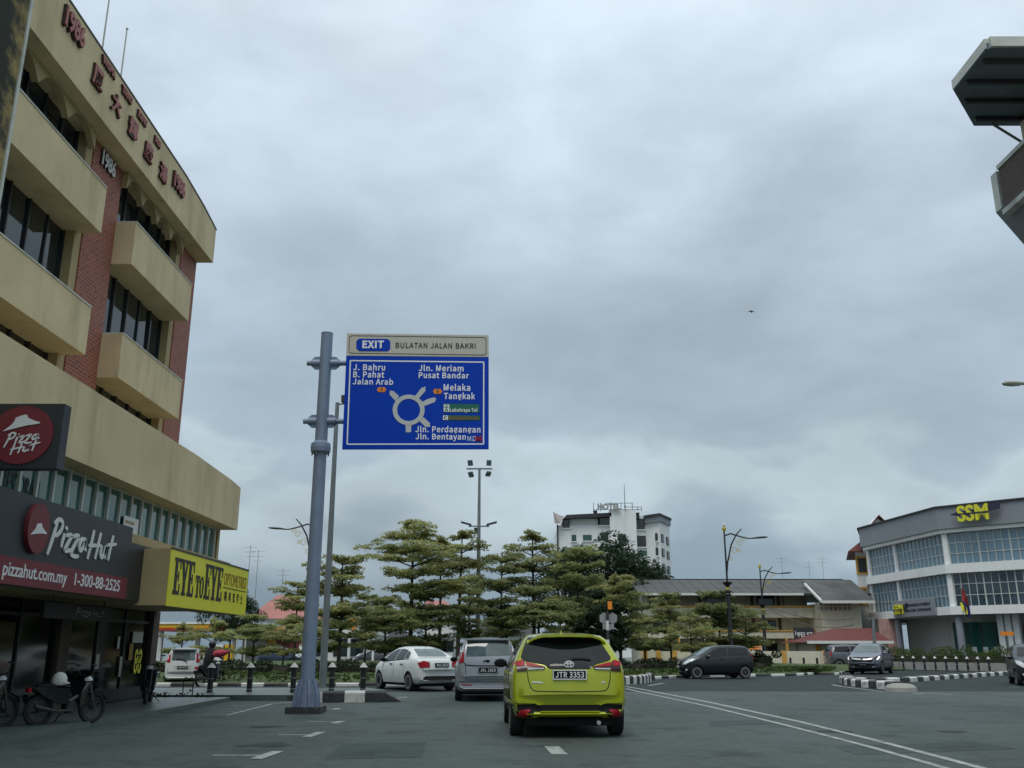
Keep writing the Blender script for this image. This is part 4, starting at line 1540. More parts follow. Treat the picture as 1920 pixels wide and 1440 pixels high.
    def both(self, name, poly, view, mat, **kw):
        a = self.decal(name, poly, view, mat, **kw)
        b = self.decal(name, self.mirror(poly), view, mat, **kw)
        return a, b

    def sides(self, name, poly, mat, **kw):
        return self.decal(name, poly, 'left', mat, **kw), self.decal(name, poly, 'right', mat, **kw)

    def mb(self, mb, name, mat, parent=None, smooth=True):
        return mb.build(name, mat, parent or self.root, local=True, smooth=smooth)

    def surf(self, view, a, b):
        L = self.L
        conf = {'rear': (Vector((1, 0, 0)), Vector((-9, a, b))), 'front': (Vector((-1, 0, 0)), Vector((9, a, b))),
                'left': (Vector((0, -1, 0)), Vector((a - L / 2, 9, b))), 'right': (Vector((0, 1, 0)), Vector((a - L / 2, -9, b)))}
        d, o = conf[view]
        h = self.bvh.ray_cast(o, d)
        return h[0] if h[0] is not None else o + d * 9

    def number_plate(self, s, y, z, w, h, view='rear', border=True, weight=0.015):
        sgn = -1 if view == 'rear' else 1
        p = min((self.surf(view, y + dy, z + dz).x * sgn for dy in (-w / 2, 0, w / 2) for dz in (-h / 2, h / 2)), default=0)
        p = max((self.surf(view, y + dy, z + dz).x * sgn for dy in (-w / 2, 0, w / 2) for dz in (-h / 2, h / 2)))
        x = p * sgn
        m = MB()
        m.box(min(x - sgn * 0.06, x + sgn * 0.02), max(x - sgn * 0.06, x + sgn * 0.02), y - w / 2, y + w / 2, z - h / 2, z + h / 2)
        pl = self.mb(m, 'number_plate', 'plastic_black', smooth=False)
        xf = x + sgn * 0.0205
        if border:
            fr = MB()
            t = 0.012
            for a, b, c, d in ((-w / 2, w / 2, -h / 2, -h / 2 + t), (-w / 2, w / 2, h / 2 - t, h / 2), (-w / 2, -w / 2 + t, -h / 2 + t, h / 2 - t), (w / 2 - t, w / 2, -h / 2 + t, h / 2 - t)):
                fr.box(min(xf, xf + sgn * 0.004), max(xf, xf + sgn * 0.004), y + a, y + b, z + c, z + d)
            self.mb(fr, 'plate_frame', 'sign_white', pl, smooth=False)
        v, f = text_raw(s, weight, 0.5, True)
        x0, x1 = min(q.x for q in v), max(q.x for q in v)
        sx = (w * 0.84) / (x1 - x0)
        sy = h * 0.56 / CAPS[True]
        tx = MB()
        tx.add([Vector((xf + sgn * (q.z + 0.5) * 0.004, y + (1 if view == 'front' else -1) * (q.x - (x0 + x1) / 2) * sx, z - h * 0.28 + q.y * sy)) for q in v], f)
        self.mb(tx, 'plate_lettering', 'sign_white', pl, smooth=False)
        return pl

    def door_mirrors(self, x, z, paint=None, out=0.16):
        for s in (-1, 1):
            q = self.surf('left' if s > 0 else 'right', x, z)
            m = MB()
            m.lathe([(0.02, -0.05), (0.075, -0.045), (0.092, 0.0), (0.075, 0.06), (0.03, 0.09)], (0, 0, 0), 12)
            ang = Matrix.Rotation(R(90), 4, 'Y')
            m.v = [Matrix.Translation(Vector((q.x, q.y + s * out * 0.62, q.z + 0.02))) @ (Matrix.Diagonal((1, 1.25, 0.82, 1)) @ (ang @ p)) for p in m.v]
            m.cyl((q.x, q.y - s * 0.02, q.z - 0.02), (q.x, q.y + s * out * 0.5, q.z), 0.025, n=8)
            self.mb(m, 'door_mirror', paint or self.paint)

    def handles(self, xs, z, mat=None):
        for x in xs:
            for v, s in (('left', 1), ('right', -1)):
                q = self.surf(v, x, z)
                m = MB().box(q.x - 0.09, q.x + 0.09, min(q.y - s * 0.01, q.y + s * 0.035), max(q.y - s * 0.01, q.y + s * 0.035), z - 0.015, z + 0.015)
                self.mb(m, 'door_handle', mat or self.paint, smooth=False)


def rnd(poly, r=0.03, n=3):
    out = []
    P = [Vector(p) for p in poly]
    for i in range(len(P)):
        a, b, c = P[i - 1], P[i], P[(i + 1) % len(P)]
        ra, rc = min(r, (a - b).length * 0.45), min(r, (c - b).length * 0.45)
        p, q = b + (a - b).normalized() * ra, b + (c - b).normalized() * rc
        for k in range(n + 1):
            t = k / n
            v = (1 - t) ** 2 * p + 2 * t * (1 - t) * b + t * t * q
            out.append((v.x, v.y))
    return out


# ---------------------------------------------------------------- lime green hatchback, seen from behind
SP_A = dict(L=4.12, wheels=(0.72, 3.27, 0.31), spokes=8, tum=0.40, kr=0.10, kf=0.22,
            top=[(0, 0.60), (0.012, 0.72), (0.03, 0.86), (0.06, 0.98), (0.10, 1.03), (0.20, 1.14), (0.32, 1.27), (0.44, 1.385), (0.52, 1.435), (0.7, 1.465), (1.1, 1.485),
                 (1.6, 1.49), (2.1, 1.46), (2.45, 1.38), (3.05, 1.06), (3.2, 1.01), (3.6, 0.94), (3.9, 0.84), (4.03, 0.74), (4.10, 0.62), (4.12, 0.55)],
            belt=[(0, 0.98), (0.5, 1.01), (1.5, 0.985), (3.0, 0.93), (3.6, 0.86), (4.12, 0.7)],
            bot=[(0, 0.34), (0.12, 0.28), (0.5, 0.24), (3.6, 0.22), (4.0, 0.26), (4.12, 0.32)],
            plan=[(0, 0.79), (0.05, 0.825), (0.2, 0.855), (0.6, 0.868), (2.0, 0.868), (3.3, 0.86), (3.8, 0.80), (4.05, 0.68), (4.12, 0.58)])


def lime_car():
    K = 1.11
    c = Car('hatchback_car', 'lime green hatchback with black rear window stopped behind the silver van', 'car', (0.84, 15.95 + 2.06 * K, 0), R(92.6), SP_A, 'lime_paint', K)

    def q(cx, cy):
        return ((858 - cx) / 732, (1338 - cy) / 786)
    win = [q(430, 218), q(640, 205), q(1075, 205), q(1205, 218), q(1270, 330), q(1335, 455), q(1310, 484), q(1140, 528), q(1085, 574), q(640, 574), q(590, 528), q(385, 490), q(335, 458), q(378, 330)]
    rw = c.decal('rear_window', rnd(win, 0.03), 'rear', 'car_glass', off=0.006)
    # wiper
    c.line('wiper', [q(850, 492), q(900, 470), q(1000, 466), q(1100, 478)], 'rear', 0.022, 'plastic_black', 0.02, rw)
    # emblem : three ellipses
    em = MB()
    ox, oz = q(858, 524)
    px = c.surf('rear', 0, oz).x - 0.02
    for ry, rz, dz in ((0.066, 0.044, 0), (0.024, 0.042, 0), (0.052, 0.017, 0.022)):
        em.tube([(px - 0.006, ry * math.cos(t), oz + dz + rz * math.sin(t)) for t in [2 * math.pi * k / 24 for k in range(25)]], 0.0075, 6)
    c.mb(em, 'emblem', 'sign_white')  # chrome badge; its bright reflection is painted as plain white
    for s in (1, -1):
        f = (lambda P: P) if s > 0 else c.mirror
        tl = c.decal('tail_light', f(rnd([q(232, 612), q(248, 512), q(348, 478), q(380, 492), q(400, 545), q(404, 598)], 0.012)), 'rear', 'lamp_smoke', off=0.012)
        c.decal('red_lens', f([q(256, 540), q(262, 514), q(348, 482), q(376, 494), q(376, 545), q(330, 548)]), 'rear', 'lamp_red', off=0.017, parent=tl)
        t2 = c.decal('tail_light', f(rnd([q(390, 500), q(480, 520), q(600, 553), q(585, 580), q(410, 588), q(402, 545)], 0.01)), 'rear', 'lamp_smoke', off=0.012)
        c.decal('red_lens', f([q(394, 504), q(480, 524), q(594, 552), q(520, 556), q(400, 546)]), 'rear', 'lamp_red', off=0.017, parent=t2)
        c.decal('clear_lens', f([q(412, 569), q(586, 566), q(580, 578), q(412, 585)]), 'rear', 'lamp_clear', off=0.018, parent=t2)
        # reflector pod low in the bumper
        c.decal('bumper_ledge', f([q(196, 948), q(205, 925), q(480, 917), q(545, 972), q(520, 976), q(478, 952)]), 'rear', 'lime_paint', off=0.035, thick=0.05)
        rp = c.decal('reflector_pod', f([q(238, 1108), q(236, 972), q(500, 962), q(470, 1060), q(430, 1108)]), 'rear', 'plastic_black', off=0.010)
        c.decal('reflector', f([q(275, 1100), q(330, 1032), q(440, 1018), q(400, 1090)]), 'rear', 'lamp_red', off=0.018, parent=rp)
    c.decal('bumper_insert', [q(500, 972), q(1216, 972), q(1240, 1044), q(476, 1044)], 'rear', 'plastic_black', off=0.008)
    c.decal('bumper_diffuser', [q(520, 1100), q(1200, 1100), q(1270, 1160), q(450, 1160)], 'rear', 'plastic_black', off=0.006)
    c.line('bumper_trim', [q(540, 1050), q(1180, 1050)], 'rear', 0.022, 'lime_paint', 0.02)
    c.line('hatch_seam', [q(404, 600), q(412, 690), q(440, 780), q(470, 812), q(520, 820), q(858, 826), q(1200, 820), q(1246, 812), q(1276, 780), q(1300, 690), q(1306, 600)], 'rear', 0.011)
    # spoiler over the window
    sp_ = MB()
    ys = np.linspace(-0.60, 0.60, 25)
    V, Fc = [], []
    for i, y in enumerate(ys):
        a = abs(y)
        lift = 0.022 if 0.34 < a < 0.54 else (0.008 if a < 0.28 else (0.0 if a >= 0.58 else 0.014))
        zt = 1.462 - 0.10 * (a / 0.6) ** 3.2 + lift
        xr_ = 0.26 + 0.14 * (a / 0.6) ** 2
        V += [(0.80 - 2.06, y * 0.93, zt - 0.02), (0.55 - 2.06, y * 0.97, zt + 0.012), (xr_ - 2.06, y, zt - 0.006), (xr_ - 2.06, y, zt - 0.038), (0.50 - 2.06, y * 0.97, zt - 0.06), (0.80 - 2.06, y * 0.93, zt - 0.06)]
        if i:
            o = (i - 1) * 6
            Fc += [(o + k, o + (k + 1) % 6, o + 6 + (k + 1) % 6, o + 6 + k) for k in range(6)]
    Fc += [(0, 1, 2, 3, 4, 5), tuple(range(len(V) - 1, len(V) - 7, -1))]
    sp_.add(V, Fc).fixn()
    c.mb(sp_, 'spoiler', 'lime_paint')
    fn = MB()
    fn.add([(0.75 - 2.06, 0.012 + 0.045, 1.468), (1.0 - 2.06, 0.02 + 0.045, 1.478), (1.0 - 2.06, -0.02 + 0.045, 1.478), (0.75 - 2.06, -0.012 + 0.045, 1.468), (0.78 - 2.06, 0.045, 1.545)],
           [(0, 1, 4), (1, 2, 4), (2, 3, 4), (3, 0, 4), (0, 3, 2, 1)])
    c.mb(fn.fixn(), 'antenna_fin', 'lime_paint', smooth=False)
    c.number_plate('JTR 3353', 0, q(0, 638)[1], 0.50, 0.135)
    c.line('badge_lettering', [q(455, 720), q(520, 722), q(565, 728)], 'rear', 0.018, 'chrome', 0.006)
    c.line('badge_lettering', [q(1205, 722), q(1240, 722)], 'rear', 0.018, 'chrome', 0.006)
    c.sides('side_window', rnd([(0.62, 1.06), (0.72, 1.34), (0.98, 1.39), (1.75, 1.40), (1.75, 1.02)], 0.04), 'car_glass')
    c.sides('side_window', rnd([(1.80, 1.02), (1.80, 1.40), (2.2, 1.37), (2.85, 1.03), (2.8, 0.99)], 0.04), 'car_glass')
    c.decal('windscreen', rnd([(-0.6, 1.08), (0.6, 1.08), (0.50, 1.40), (-0.50, 1.40)], 0.05), 'front', 'car_glass')
    c.both('headlight', rnd([(0.45, 0.70), (0.78, 0.78), (0.80, 0.88), (0.55, 0.80)], 0.02), 'front', 'lamp_clear')
    c.decal('grille', rnd([(-0.55, 0.36), (0.55, 0.36), (0.6, 0.6), (-0.6, 0.6)], 0.05), 'front', 'plastic_black')
    c.door_mirrors(2.62, 1.0, 'plastic_black', 0.2)
    c.handles((1.2, 2.05), 0.9)
    for v in ('left', 'right'):
        c.line('door_seam', [(1.77, 0.34), (1.77, 1.0)], v, 0.01)
        c.line('door_seam', [(0.98, 0.68), (1.0, 1.0)], v, 0.01)
        c.line('door_seam', [(2.78, 0.36), (2.8, 0.98)], v, 0.01)
        c.line('side_skirt', [(1.1, 0.27), (2.9, 0.26)], v, 0.07, 'plastic_black', 0.008)
    ub = MB().box(-1.85, 1.8, -0.66, 0.66, 0.17, 0.30)
    c.mb(ub, 'underbody', 'plastic_black', smooth=False)
    ex = MB().cyl((-2.02, -0.42, 0.22), (-1.7, -0.42, 0.22), 0.03)
    c.mb(ex, 'exhaust', 'alloy')
    return c


lime_car()

# ---------------------------------------------------------------- silver people carrier, seen from behind
SP_B = dict(L=4.55, wheels=(0.78, 3.5, 0.315), spokes=7, tum=0.28, kr=0.10, kf=0.2,
            top=[(0, 0.66), (0.015, 0.80), (0.03, 0.98), (0.06, 1.14), (0.13, 1.30), (0.22, 1.48), (0.30, 1.60), (0.38, 1.645), (0.6, 1.67), (1.4, 1.69), (2.4, 1.66), (2.8, 1.56), (3.55, 1.12), (3.75, 1.05), (4.2, 0.93), (4.45, 0.78), (4.55, 0.6)],
            belt=[(0, 1.0), (1.5, 0.99), (3.4, 0.95), (4.55, 0.7)], bot=[(0, 0.34), (0.15, 0.27), (0.5, 0.24), (4.1, 0.24), (4.55, 0.34)],
            plan=[(0, 0.80), (0.06, 0.85), (0.25, 0.89), (0.7, 0.905), (3.6, 0.90), (4.2, 0.84), (4.45, 0.72), (4.55, 0.6)])


def silver_car():
    c = Car('people_carrier', 'silver people carrier waiting between the white sedan and the lime hatchback', 'car', (-0.80, 26.9 + 2.2, 0), R(93.5), SP_B, 'silver_paint', 1.0)

    def q(cx, cy):  # crop coords, 3.2 px per px
        return ((868 - cx) / 213, (520 - cy) / 228)
    rw = c.decal('rear_window', rnd([q(748, 158), q(990, 152), q(1008, 242), q(738, 250)], 0.04), 'rear', 'car_glass_light')
    c.line('wiper', [q(868, 272), q(850, 275), q(840, 282)], 'rear', 0.03, off=0.02, parent=rw)
    for s in (1, -1):
        f = (lambda P: P) if s > 0 else c.mirror
        tl = c.decal('tail_light', f(rnd([(0.82, 1.03), (0.84, 1.25), (0.72, 1.61), (0.62, 1.61), (0.66, 1.30), (0.66, 1.02)], 0.03)), 'rear', 'lamp_red', off=0.012)
        c.decal('clear_lens', f(rnd([(0.76, 1.30), (0.71, 1.48), (0.65, 1.48), (0.67, 1.30)], 0.01)), 'rear', 'lamp_clear', off=0.018, parent=tl)
        c.decal('reflector', f(rnd([(0.42, 0.42), (0.72, 0.43), (0.72, 0.46), (0.42, 0.45)], 0.006)), 'rear', 'lamp_red', off=0.010)
    c.line('hatch_seam', [(0.64, 1.02), (0.62, 0.96), (0.3, 0.94), (-0.3, 0.94), (-0.62, 0.96), (-0.64, 1.02)], 'rear', 0.03)
    c.line('hatch_seam', [(0.62, 0.96), (0.60, 0.62), (0.56, 0.57), (-0.56, 0.57), (-0.60, 0.62), (-0.62, 0.96)], 'rear', 0.012)
    c.decal('plate_recess', rnd([(0.31, 0.72), (0.28, 0.90), (-0.28, 0.90), (-0.31, 0.72)], 0.03), 'rear', 'sign_back')
    c.number_plate('JKL 1823', 0, 0.83, 0.5, 0.13, border=False)
    c.line('bumper_crease', [(0.78, 0.52), (-0.78, 0.52)], 'rear', 0.012)
    c.line('bumper_crease', [(0.76, 0.36), (-0.76, 0.36)], 'rear', 0.012, 'plastic_black')
    em = MB()
    x = c.surf('rear', 0, 1.07).x
    em.add([(x - 0.02, 0.05, 1.10), (x - 0.02, -0.05, 1.10), (x - 0.02, -0.045, 1.05), (x - 0.02, 0, 1.02), (x - 0.02, 0.045, 1.05), (x - 0.03, 0, 1.07)],
           [(0, 1, 5), (1, 2, 5), (2, 3, 5), (3, 4, 5), (4, 0, 5), (4, 3, 2, 1, 0)])
    c.mb(em.fixn(), 'emblem', 'plastic_black', smooth=False)
    sp_ = MB()
    sp_.box(0.20 - 2.275, 0.55 - 2.275, -0.60, 0.60, 1.625, 1.672)
    c.mb(sp_, 'spoiler', 'silver_paint', smooth=False)
    for poly in ([(0.35, 1.08), (0.42, 1.52), (0.95, 1.56), (1.05, 1.06)], [(1.12, 1.06), (1.02, 1.56), (2.05, 1.57), (2.1, 1.03)], [(2.17, 1.03), (2.12, 1.57), (2.55, 1.54), (3.25, 1.06), (3.2, 1.01)]):
        c.sides('side_window', rnd(poly, 0.05), 'car_glass')
    c.decal('windscreen', rnd([(-0.68, 1.14), (0.68, 1.14), (0.58, 1.58), (-0.58, 1.58)], 0.05), 'front', 'car_glass')
    c.both('headlight', rnd([(0.45, 0.72), (0.78, 0.78), (0.8, 0.92), (0.55, 0.86)], 0.03), 'front', 'lamp_clear')
    c.door_mirrors(3.05, 1.06, 'plastic_black')
    c.handles((1.4, 2.45), 0.93)
    for v in ('left', 'right'):
        for x in (1.1, 2.13, 3.18):
            c.line('door_seam', [(x, 0.38), (x, 1.0)], v, 0.01)
        c.line('side_skirt', [(1.2, 0.29), (3.1, 0.28)], v, 0.06, 'plastic_black', 0.008)
    c.mb(MB().box(-2.0, 2.0, -0.7, 0.7, 0.18, 0.3), 'underbody', 'plastic_black', smooth=False)
    return c


silver_car()

# ---------------------------------------------------------------- white sedan turning left
SP_C = dict(L=4.40, wheels=(0.88, 3.45, 0.305), spokes=10, tum=0.50, kr=0.12, kf=0.22,
            top=[(0, 0.70), (0.02, 0.86), (0.05, 0.98), (0.12, 1.045), (0.30, 1.07), (0.62, 1.10), (0.95, 1.27), (1.25, 1.39), (1.6, 1.455), (2.1, 1.47), (2.5, 1.44), (2.8, 1.36), (3.45, 1.05), (3.6, 1.0), (4.0, 0.90), (4.25, 0.76), (4.38, 0.62), (4.40, 0.55)],
            belt=[(0, 0.98), (0.5, 1.03), (1.5, 0.985), (3.3, 0.90), (4.40, 0.66)], bot=[(0, 0.36), (0.15, 0.28), (0.5, 0.22), (4.0, 0.20), (4.40, 0.28)],
            plan=[(0, 0.72), (0.08, 0.80), (0.3, 0.835), (0.8, 0.848), (3.4, 0.845), (4.0, 0.79), (4.3, 0.66), (4.4, 0.55)])


def sedan():
    h = math.atan2(0.86, -0.51)
    d = Vector((math.cos(h), math.sin(h), 0))
    rear_left = g(766, 1296)
    left = Vector((-d.y, d.x, 0))
    loc = rear_left - left * 0.80 + d * (2.2 - 0.88)
    c = Car('sedan_car', 'white sedan turning left past the bollards towards the roundabout', 'car', loc, h, SP_C, 'white_paint', 1.0)
    c.decal('rear_window', rnd([(-0.56, 1.14), (0.56, 1.14), (0.48, 1.39), (-0.48, 1.39)], 0.05), 'rear', 'car_glass_light')
    c.decal('windscreen', rnd([(-0.62, 1.06), (0.62, 1.06), (0.5, 1.39), (-0.5, 1.39)], 0.05), 'front', 'car_glass')
    c.sides('side_window', rnd([(0.98, 1.09), (1.05, 1.24), (1.25, 1.31), (1.33, 1.31), (1.32, 1.07)], 0.05), 'car_glass')
    c.sides('side_window', rnd([(1.37, 1.06), (1.38, 1.33), (1.7, 1.38), (2.05, 1.39), (2.1, 1.02)], 0.03), 'car_glass')
    c.sides('side_window', rnd([(2.16, 1.02), (2.12, 1.39), (2.45, 1.36), (2.75, 1.27), (3.2, 1.0), (3.1, 0.96)], 0.03), 'car_glass')
    for s in (1, -1):
        f = (lambda P: P) if s > 0 else c.mirror
        c.decal('tail_light', f(rnd([(0.44, 0.79), (0.43, 0.95), (0.62, 1.0), (0.80, 0.93), (0.74, 0.77)], 0.015)), 'rear', 'lamp_red', off=0.012)
        c.decal('headlight', f(rnd([(0.38, 0.66), (0.72, 0.76), (0.74, 0.86), (0.5, 0.78)], 0.02)), 'front', 'lamp_clear')
    c.number_plate('WLS 2823', -0.02, 0.86, 0.5, 0.14, border=False)
    c.decal('rear_diffuser', rnd([(-0.72, 0.35), (0.72, 0.35), (0.55, 0.50), (-0.55, 0.50)], 0.03), 'rear', 'plastic_black')
    c.line('boot_seam', [(0.43, 1.02), (0.42, 0.72), (0.36, 0.70), (-0.36, 0.70), (-0.42, 0.72), (-0.43, 1.02)], 'rear', 0.010)
    ant = MB().cyl((1.35 - 2.2, 0, 1.41), (1.1 - 2.2, 0, 1.60), 0.006, 0.004)
    c.mb(ant, 'antenna', 'plastic_black')
    c.door_mirrors(3.0, 1.0, 'plastic_black')
    c.handles((1.45, 2.35), 0.88, 'plastic_black')
    for v in ('left', 'right'):
        for x in (1.25, 2.13, 3.1):
            c.line('door_seam', [(x, 0.42), (x, 0.96)], v, 0.008)
        c.line('side_skirt', [(1.3, 0.25), (3.0, 0.24)], v, 0.03, 'plastic_black', 0.008)
        c.line('window_trim', [(0.95, 1.06), (1.3, 1.045), (2.1, 1.0), (3.2, 0.95)], v, 0.02, 'plastic_black', 0.008)
    c.mb(MB().box(-1.9, 1.9, -0.62, 0.62, 0.16, 0.3), 'underbody', 'plastic_black', smooth=False)
    return c


sedan()

# ---------------------------------------------------------------- compact hatchbacks (dark) and others seen from front / side
SP_D = dict(L=3.70, wheels=(0.58, 3.02, 0.295), spokes=5, tum=0.34, kr=0.10, kf=0.22,
            top=[(0, 0.62), (0.02, 0.82), (0.05, 1.0), (0.14, 1.2), (0.26, 1.40), (0.36, 1.49), (0.6, 1.525), (1.2, 1.545), (1.8, 1.53), (2.15, 1.46), (2.85, 1.08), (3.0, 1.02), (3.4, 0.90), (3.6, 0.76), (3.68, 0.62), (3.70, 0.52)],
            belt=[(0, 1.02), (1.2, 1.0), (2.8, 0.92), (3.7, 0.7)], bot=[(0, 0.34), (0.15, 0.27), (0.5, 0.23), (3.3, 0.22), (3.7, 0.3)],
            plan=[(0, 0.72), (0.06, 0.78), (0.25, 0.82), (0.7, 0.832), (2.9, 0.83), (3.4, 0.77), (3.62, 0.64), (3.7, 0.5)])


def hatch(name, label, loc, h, paint, plate_f='MBD 528', scale=1.0, bright=False, rear_plate='MCA 71'):
    c = Car(name, label, 'car', loc, h, SP_D, paint, scale)
    c.decal('windscreen', rnd([(-0.62, 1.09), (0.62, 1.09), (0.52, 1.45), (-0.52, 1.45)], 0.05), 'front', 'car_glass_light' if bright else 'car_glass')
    c.decal('rear_window', rnd([(-0.56, 1.12), (0.56, 1.12), (0.50, 1.44), (-0.50, 1.44)], 0.05), 'rear', 'car_glass')
    c.sides('side_window', rnd([(0.34, 1.10), (0.42, 1.40), (1.35, 1.44), (1.4, 1.05)], 0.05), 'car_glass')
    c.sides('side_window', rnd([(1.46, 1.05), (1.42, 1.44), (1.8, 1.43), (2.1, 1.33), (2.6, 1.04), (2.5, 0.99)], 0.04), 'car_glass')
    for s in (1, -1):
        f = (lambda P: P) if s > 0 else c.mirror
        c.decal('headlight', f(rnd([(0.36, 0.66), (0.56, 0.66), (0.74, 0.80), (0.76, 0.93), (0.62, 0.90), (0.45, 0.78)], 0.03)), 'front', 'lamp_clear', off=0.012)
        c.decal('tail_light', f(rnd([(0.56, 0.80), (0.76, 0.82), (0.74, 1.12), (0.62, 1.15)], 0.03)), 'rear', 'lamp_red', off=0.012)
        c.decal('fog_lamp', f(rnd([(0.48, 0.38), (0.60, 0.38), (0.60, 0.45), (0.48, 0.45)], 0.02)), 'front', 'lamp_clear', off=0.01)
    c.decal('grille', rnd([(-0.40, 0.36), (0.40, 0.36), (0.36, 0.48), (-0.36, 0.48)], 0.03), 'front', 'plastic_black')
    c.line('grille_bar', [(-0.34, 0.70), (0, 0.67), (0.34, 0.70)], 'front', 0.028, 'chrome', 0.012)
    c.number_plate(plate_f, 0, 0.555, 0.42, 0.11, 'front', border=False)
    c.number_plate(rear_plate, 0, 0.80, 0.42, 0.11, 'rear', border=False)
    em = MB()
    x = c.surf('front', 0, 0.73).x
    em.tube([(x + 0.02, 0.05 * math.cos(t), 0.73 + 0.035 * math.sin(t)) for t in [2 * math.pi * k / 14 for k in range(15)]], 0.008, 6)
    c.mb(em, 'emblem', 'chrome')
    c.door_mirrors(2.42, 1.02)
    c.handles((0.9, 1.75), 0.92)
    for v in ('left', 'right'):
        for x in (1.43, 2.5):
            c.line('door_seam', [(x, 0.36), (x, 0.98)], v, 0.008, 'plastic_black')
    c.mb(MB().box(-1.6, 1.6, -0.6, 0.6, 0.16, 0.3), 'underbody', 'plastic_black', smooth=False)
    return c


a, b = g(1296, 1271), g(1381, 1269.5)
d = Vector((-1, -0.16, 0)).normalized()
hatch('hatchback_car', 'black compact hatchback crossing in front of the grass island with the street lamps', Vector((9.95, 48.0, 0)), math.atan2(d.y, d.x), 'black_paint', bright=True)
hatch('hatchback_car', 'dark teal hatchback approaching beside the striped kerb and hedge', at(1938, 1250, 39.5) * Vector((1, 1, 0)), math.atan2(-0.93, -0.36), 'darkteal_paint', 'TBB 5381', 1.02)
hatch('hatchback_car', 'dusky blue car half hidden behind the trees and the sign gantry', Vector((-19.5, 82, 0)), R(0), 'blue_paint')
hatch('hatchback_car', 'slate grey car glimpsed between tree trunks beyond the white sedan', Vector((-12.2, 87, 0)), R(180), 'grey_paint')
hatch('hatchback_car', 'old grey van peeping out behind the blue-grey crossover', at(1602, 1240, 69) * Vector((1, 1, 0)), R(0), 'grey_paint', scale=1.08)

SP_E = dict(L=4.55, wheels=(0.88, 3.55, 0.36), spokes=5, tum=0.36, kr=0.12, kf=0.22,
            top=[(0, 0.70), (0.03, 0.95), (0.10, 1.10), (0.35, 1.38), (0.55, 1.58), (0.8, 1.64), (1.6, 1.68), (2.2, 1.66), (2.55, 1.58), (3.25, 1.17), (3.45, 1.11), (4.0, 1.03), (4.35, 0.92), (4.48, 0.78), (4.55, 0.6)],
            belt=[(0, 1.06), (1.5, 1.08), (3.3, 1.02), (4.55, 0.8)], bot=[(0, 0.40), (0.2, 0.32), (0.5, 0.28), (4.1, 0.28), (4.55, 0.36)],
            plan=[(0, 0.78), (0.08, 0.86), (0.3, 0.91), (0.8, 0.925), (3.6, 0.92), (4.2, 0.86), (4.45, 0.76), (4.55, 0.64)])


def crossover():
    f = g(1607, 1264.5)
    h = math.atan2(-0.85, -0.53)
    d = Vector((math.cos(h), math.sin(h), 0))
    c = Car('crossover_car', 'blue-grey crossover with headlights lit rounding the grass island', 'car', Vector((f.x, f.y, 0)) - d * 1.9 + Vector((0.45, 0.1, 0)), h, SP_E, 'bluegrey_paint', 1.0)
    c.decal('windscreen', rnd([(-0.70, 1.19), (0.70, 1.19), (0.58, 1.60), (-0.58, 1.60)], 0.05), 'front', 'car_glass_light')
    c.sides('side_window', rnd([(0.55, 1.16), (0.75, 1.50), (1.7, 1.56), (1.75, 1.13)], 0.05), 'car_glass')
    c.sides('side_window', rnd([(1.82, 1.13), (1.78, 1.56), (2.25, 1.54), (2.95, 1.14), (2.85, 1.09)], 0.04), 'car_glass')
    for s in (1, -1):
        fm_ = (lambda P: P) if s > 0 else c.mirror
        hl = c.decal('headlight', fm_(rnd([(0.50, 0.80), (0.80, 0.82), (0.86, 1.0), (0.70, 0.97)], 0.02)), 'front', 'lamp_smoke', off=0.012)
        c.decal('running_light', fm_([(0.72, 0.80), (0.80, 0.80), (0.86, 0.93), (0.82, 0.98), (0.77, 0.86)]), 'front', 'lamp_on', off=0.018, parent=hl)
        c.line('fog_trim', fm_([(0.84, 0.60), (0.80, 0.46), (0.66, 0.43)]) if s > 0 else [(-0.84, 0.60), (-0.80, 0.46), (-0.66, 0.43)], 'front', 0.02, 'chrome', 0.012)
        c.decal('tail_light', fm_(rnd([(0.60, 0.95), (0.84, 0.97), (0.74, 1.25), (0.66, 1.25)], 0.02)), 'rear', 'lamp_red', off=0.012)
    gr = c.decal('grille', rnd([(-0.50, 0.66), (0.50, 0.66), (0.62, 0.82), (0.50, 0.92), (-0.50, 0.92), (-0.62, 0.82)], 0.03), 'front', 'plastic_black', off=0.01)
    c.line('grille_bar', [(-0.54, 0.85), (-0.3, 0.815), (0.3, 0.815), (0.54, 0.85)], 'front', 0.06, 'chrome', 0.02, parent=gr)
    em = MB()
    x = c.surf('front', 0, 0.83).x
    em.box(x + 0.03, x + 0.05, -0.06, 0.06, 0.79, 0.90)
    c.mb(em, 'emblem', 'chrome', smooth=False)
    c.decal('lower_bumper', rnd([(-0.78, 0.37), (0.78, 0.37), (0.80, 0.56), (-0.80, 0.56)], 0.05), 'front', 'darkteal_paint', off=0.006)
    c.number_plate('JSM 822', 0, 0.52, 0.44, 0.11, 'front', border=False)
    c.number_plate('JSM 822', 0, 0.92, 0.44, 0.11, 'rear', border=False)
    c.decal('rear_window', rnd([(-0.6, 1.2), (0.6, 1.2), (0.52, 1.55), (-0.52, 1.55)], 0.05), 'rear', 'car_glass')
    c.door_mirrors(2.85, 1.13)
    c.handles((1.2, 2.1), 1.0)
    for v in ('left', 'right'):
        for x in (1.78, 2.95):
            c.line('door_seam', [(x, 0.45), (x, 1.05)], v, 0.008)
        c.line('side_skirt', [(1.3, 0.34), (3.1, 0.34)], v, 0.10, 'plastic_black', 0.008)
    c.mb(MB().box(-2.0, 2.0, -0.7, 0.7, 0.2, 0.36), 'underbody', 'plastic_black', smooth=False)
    return c


crossover()

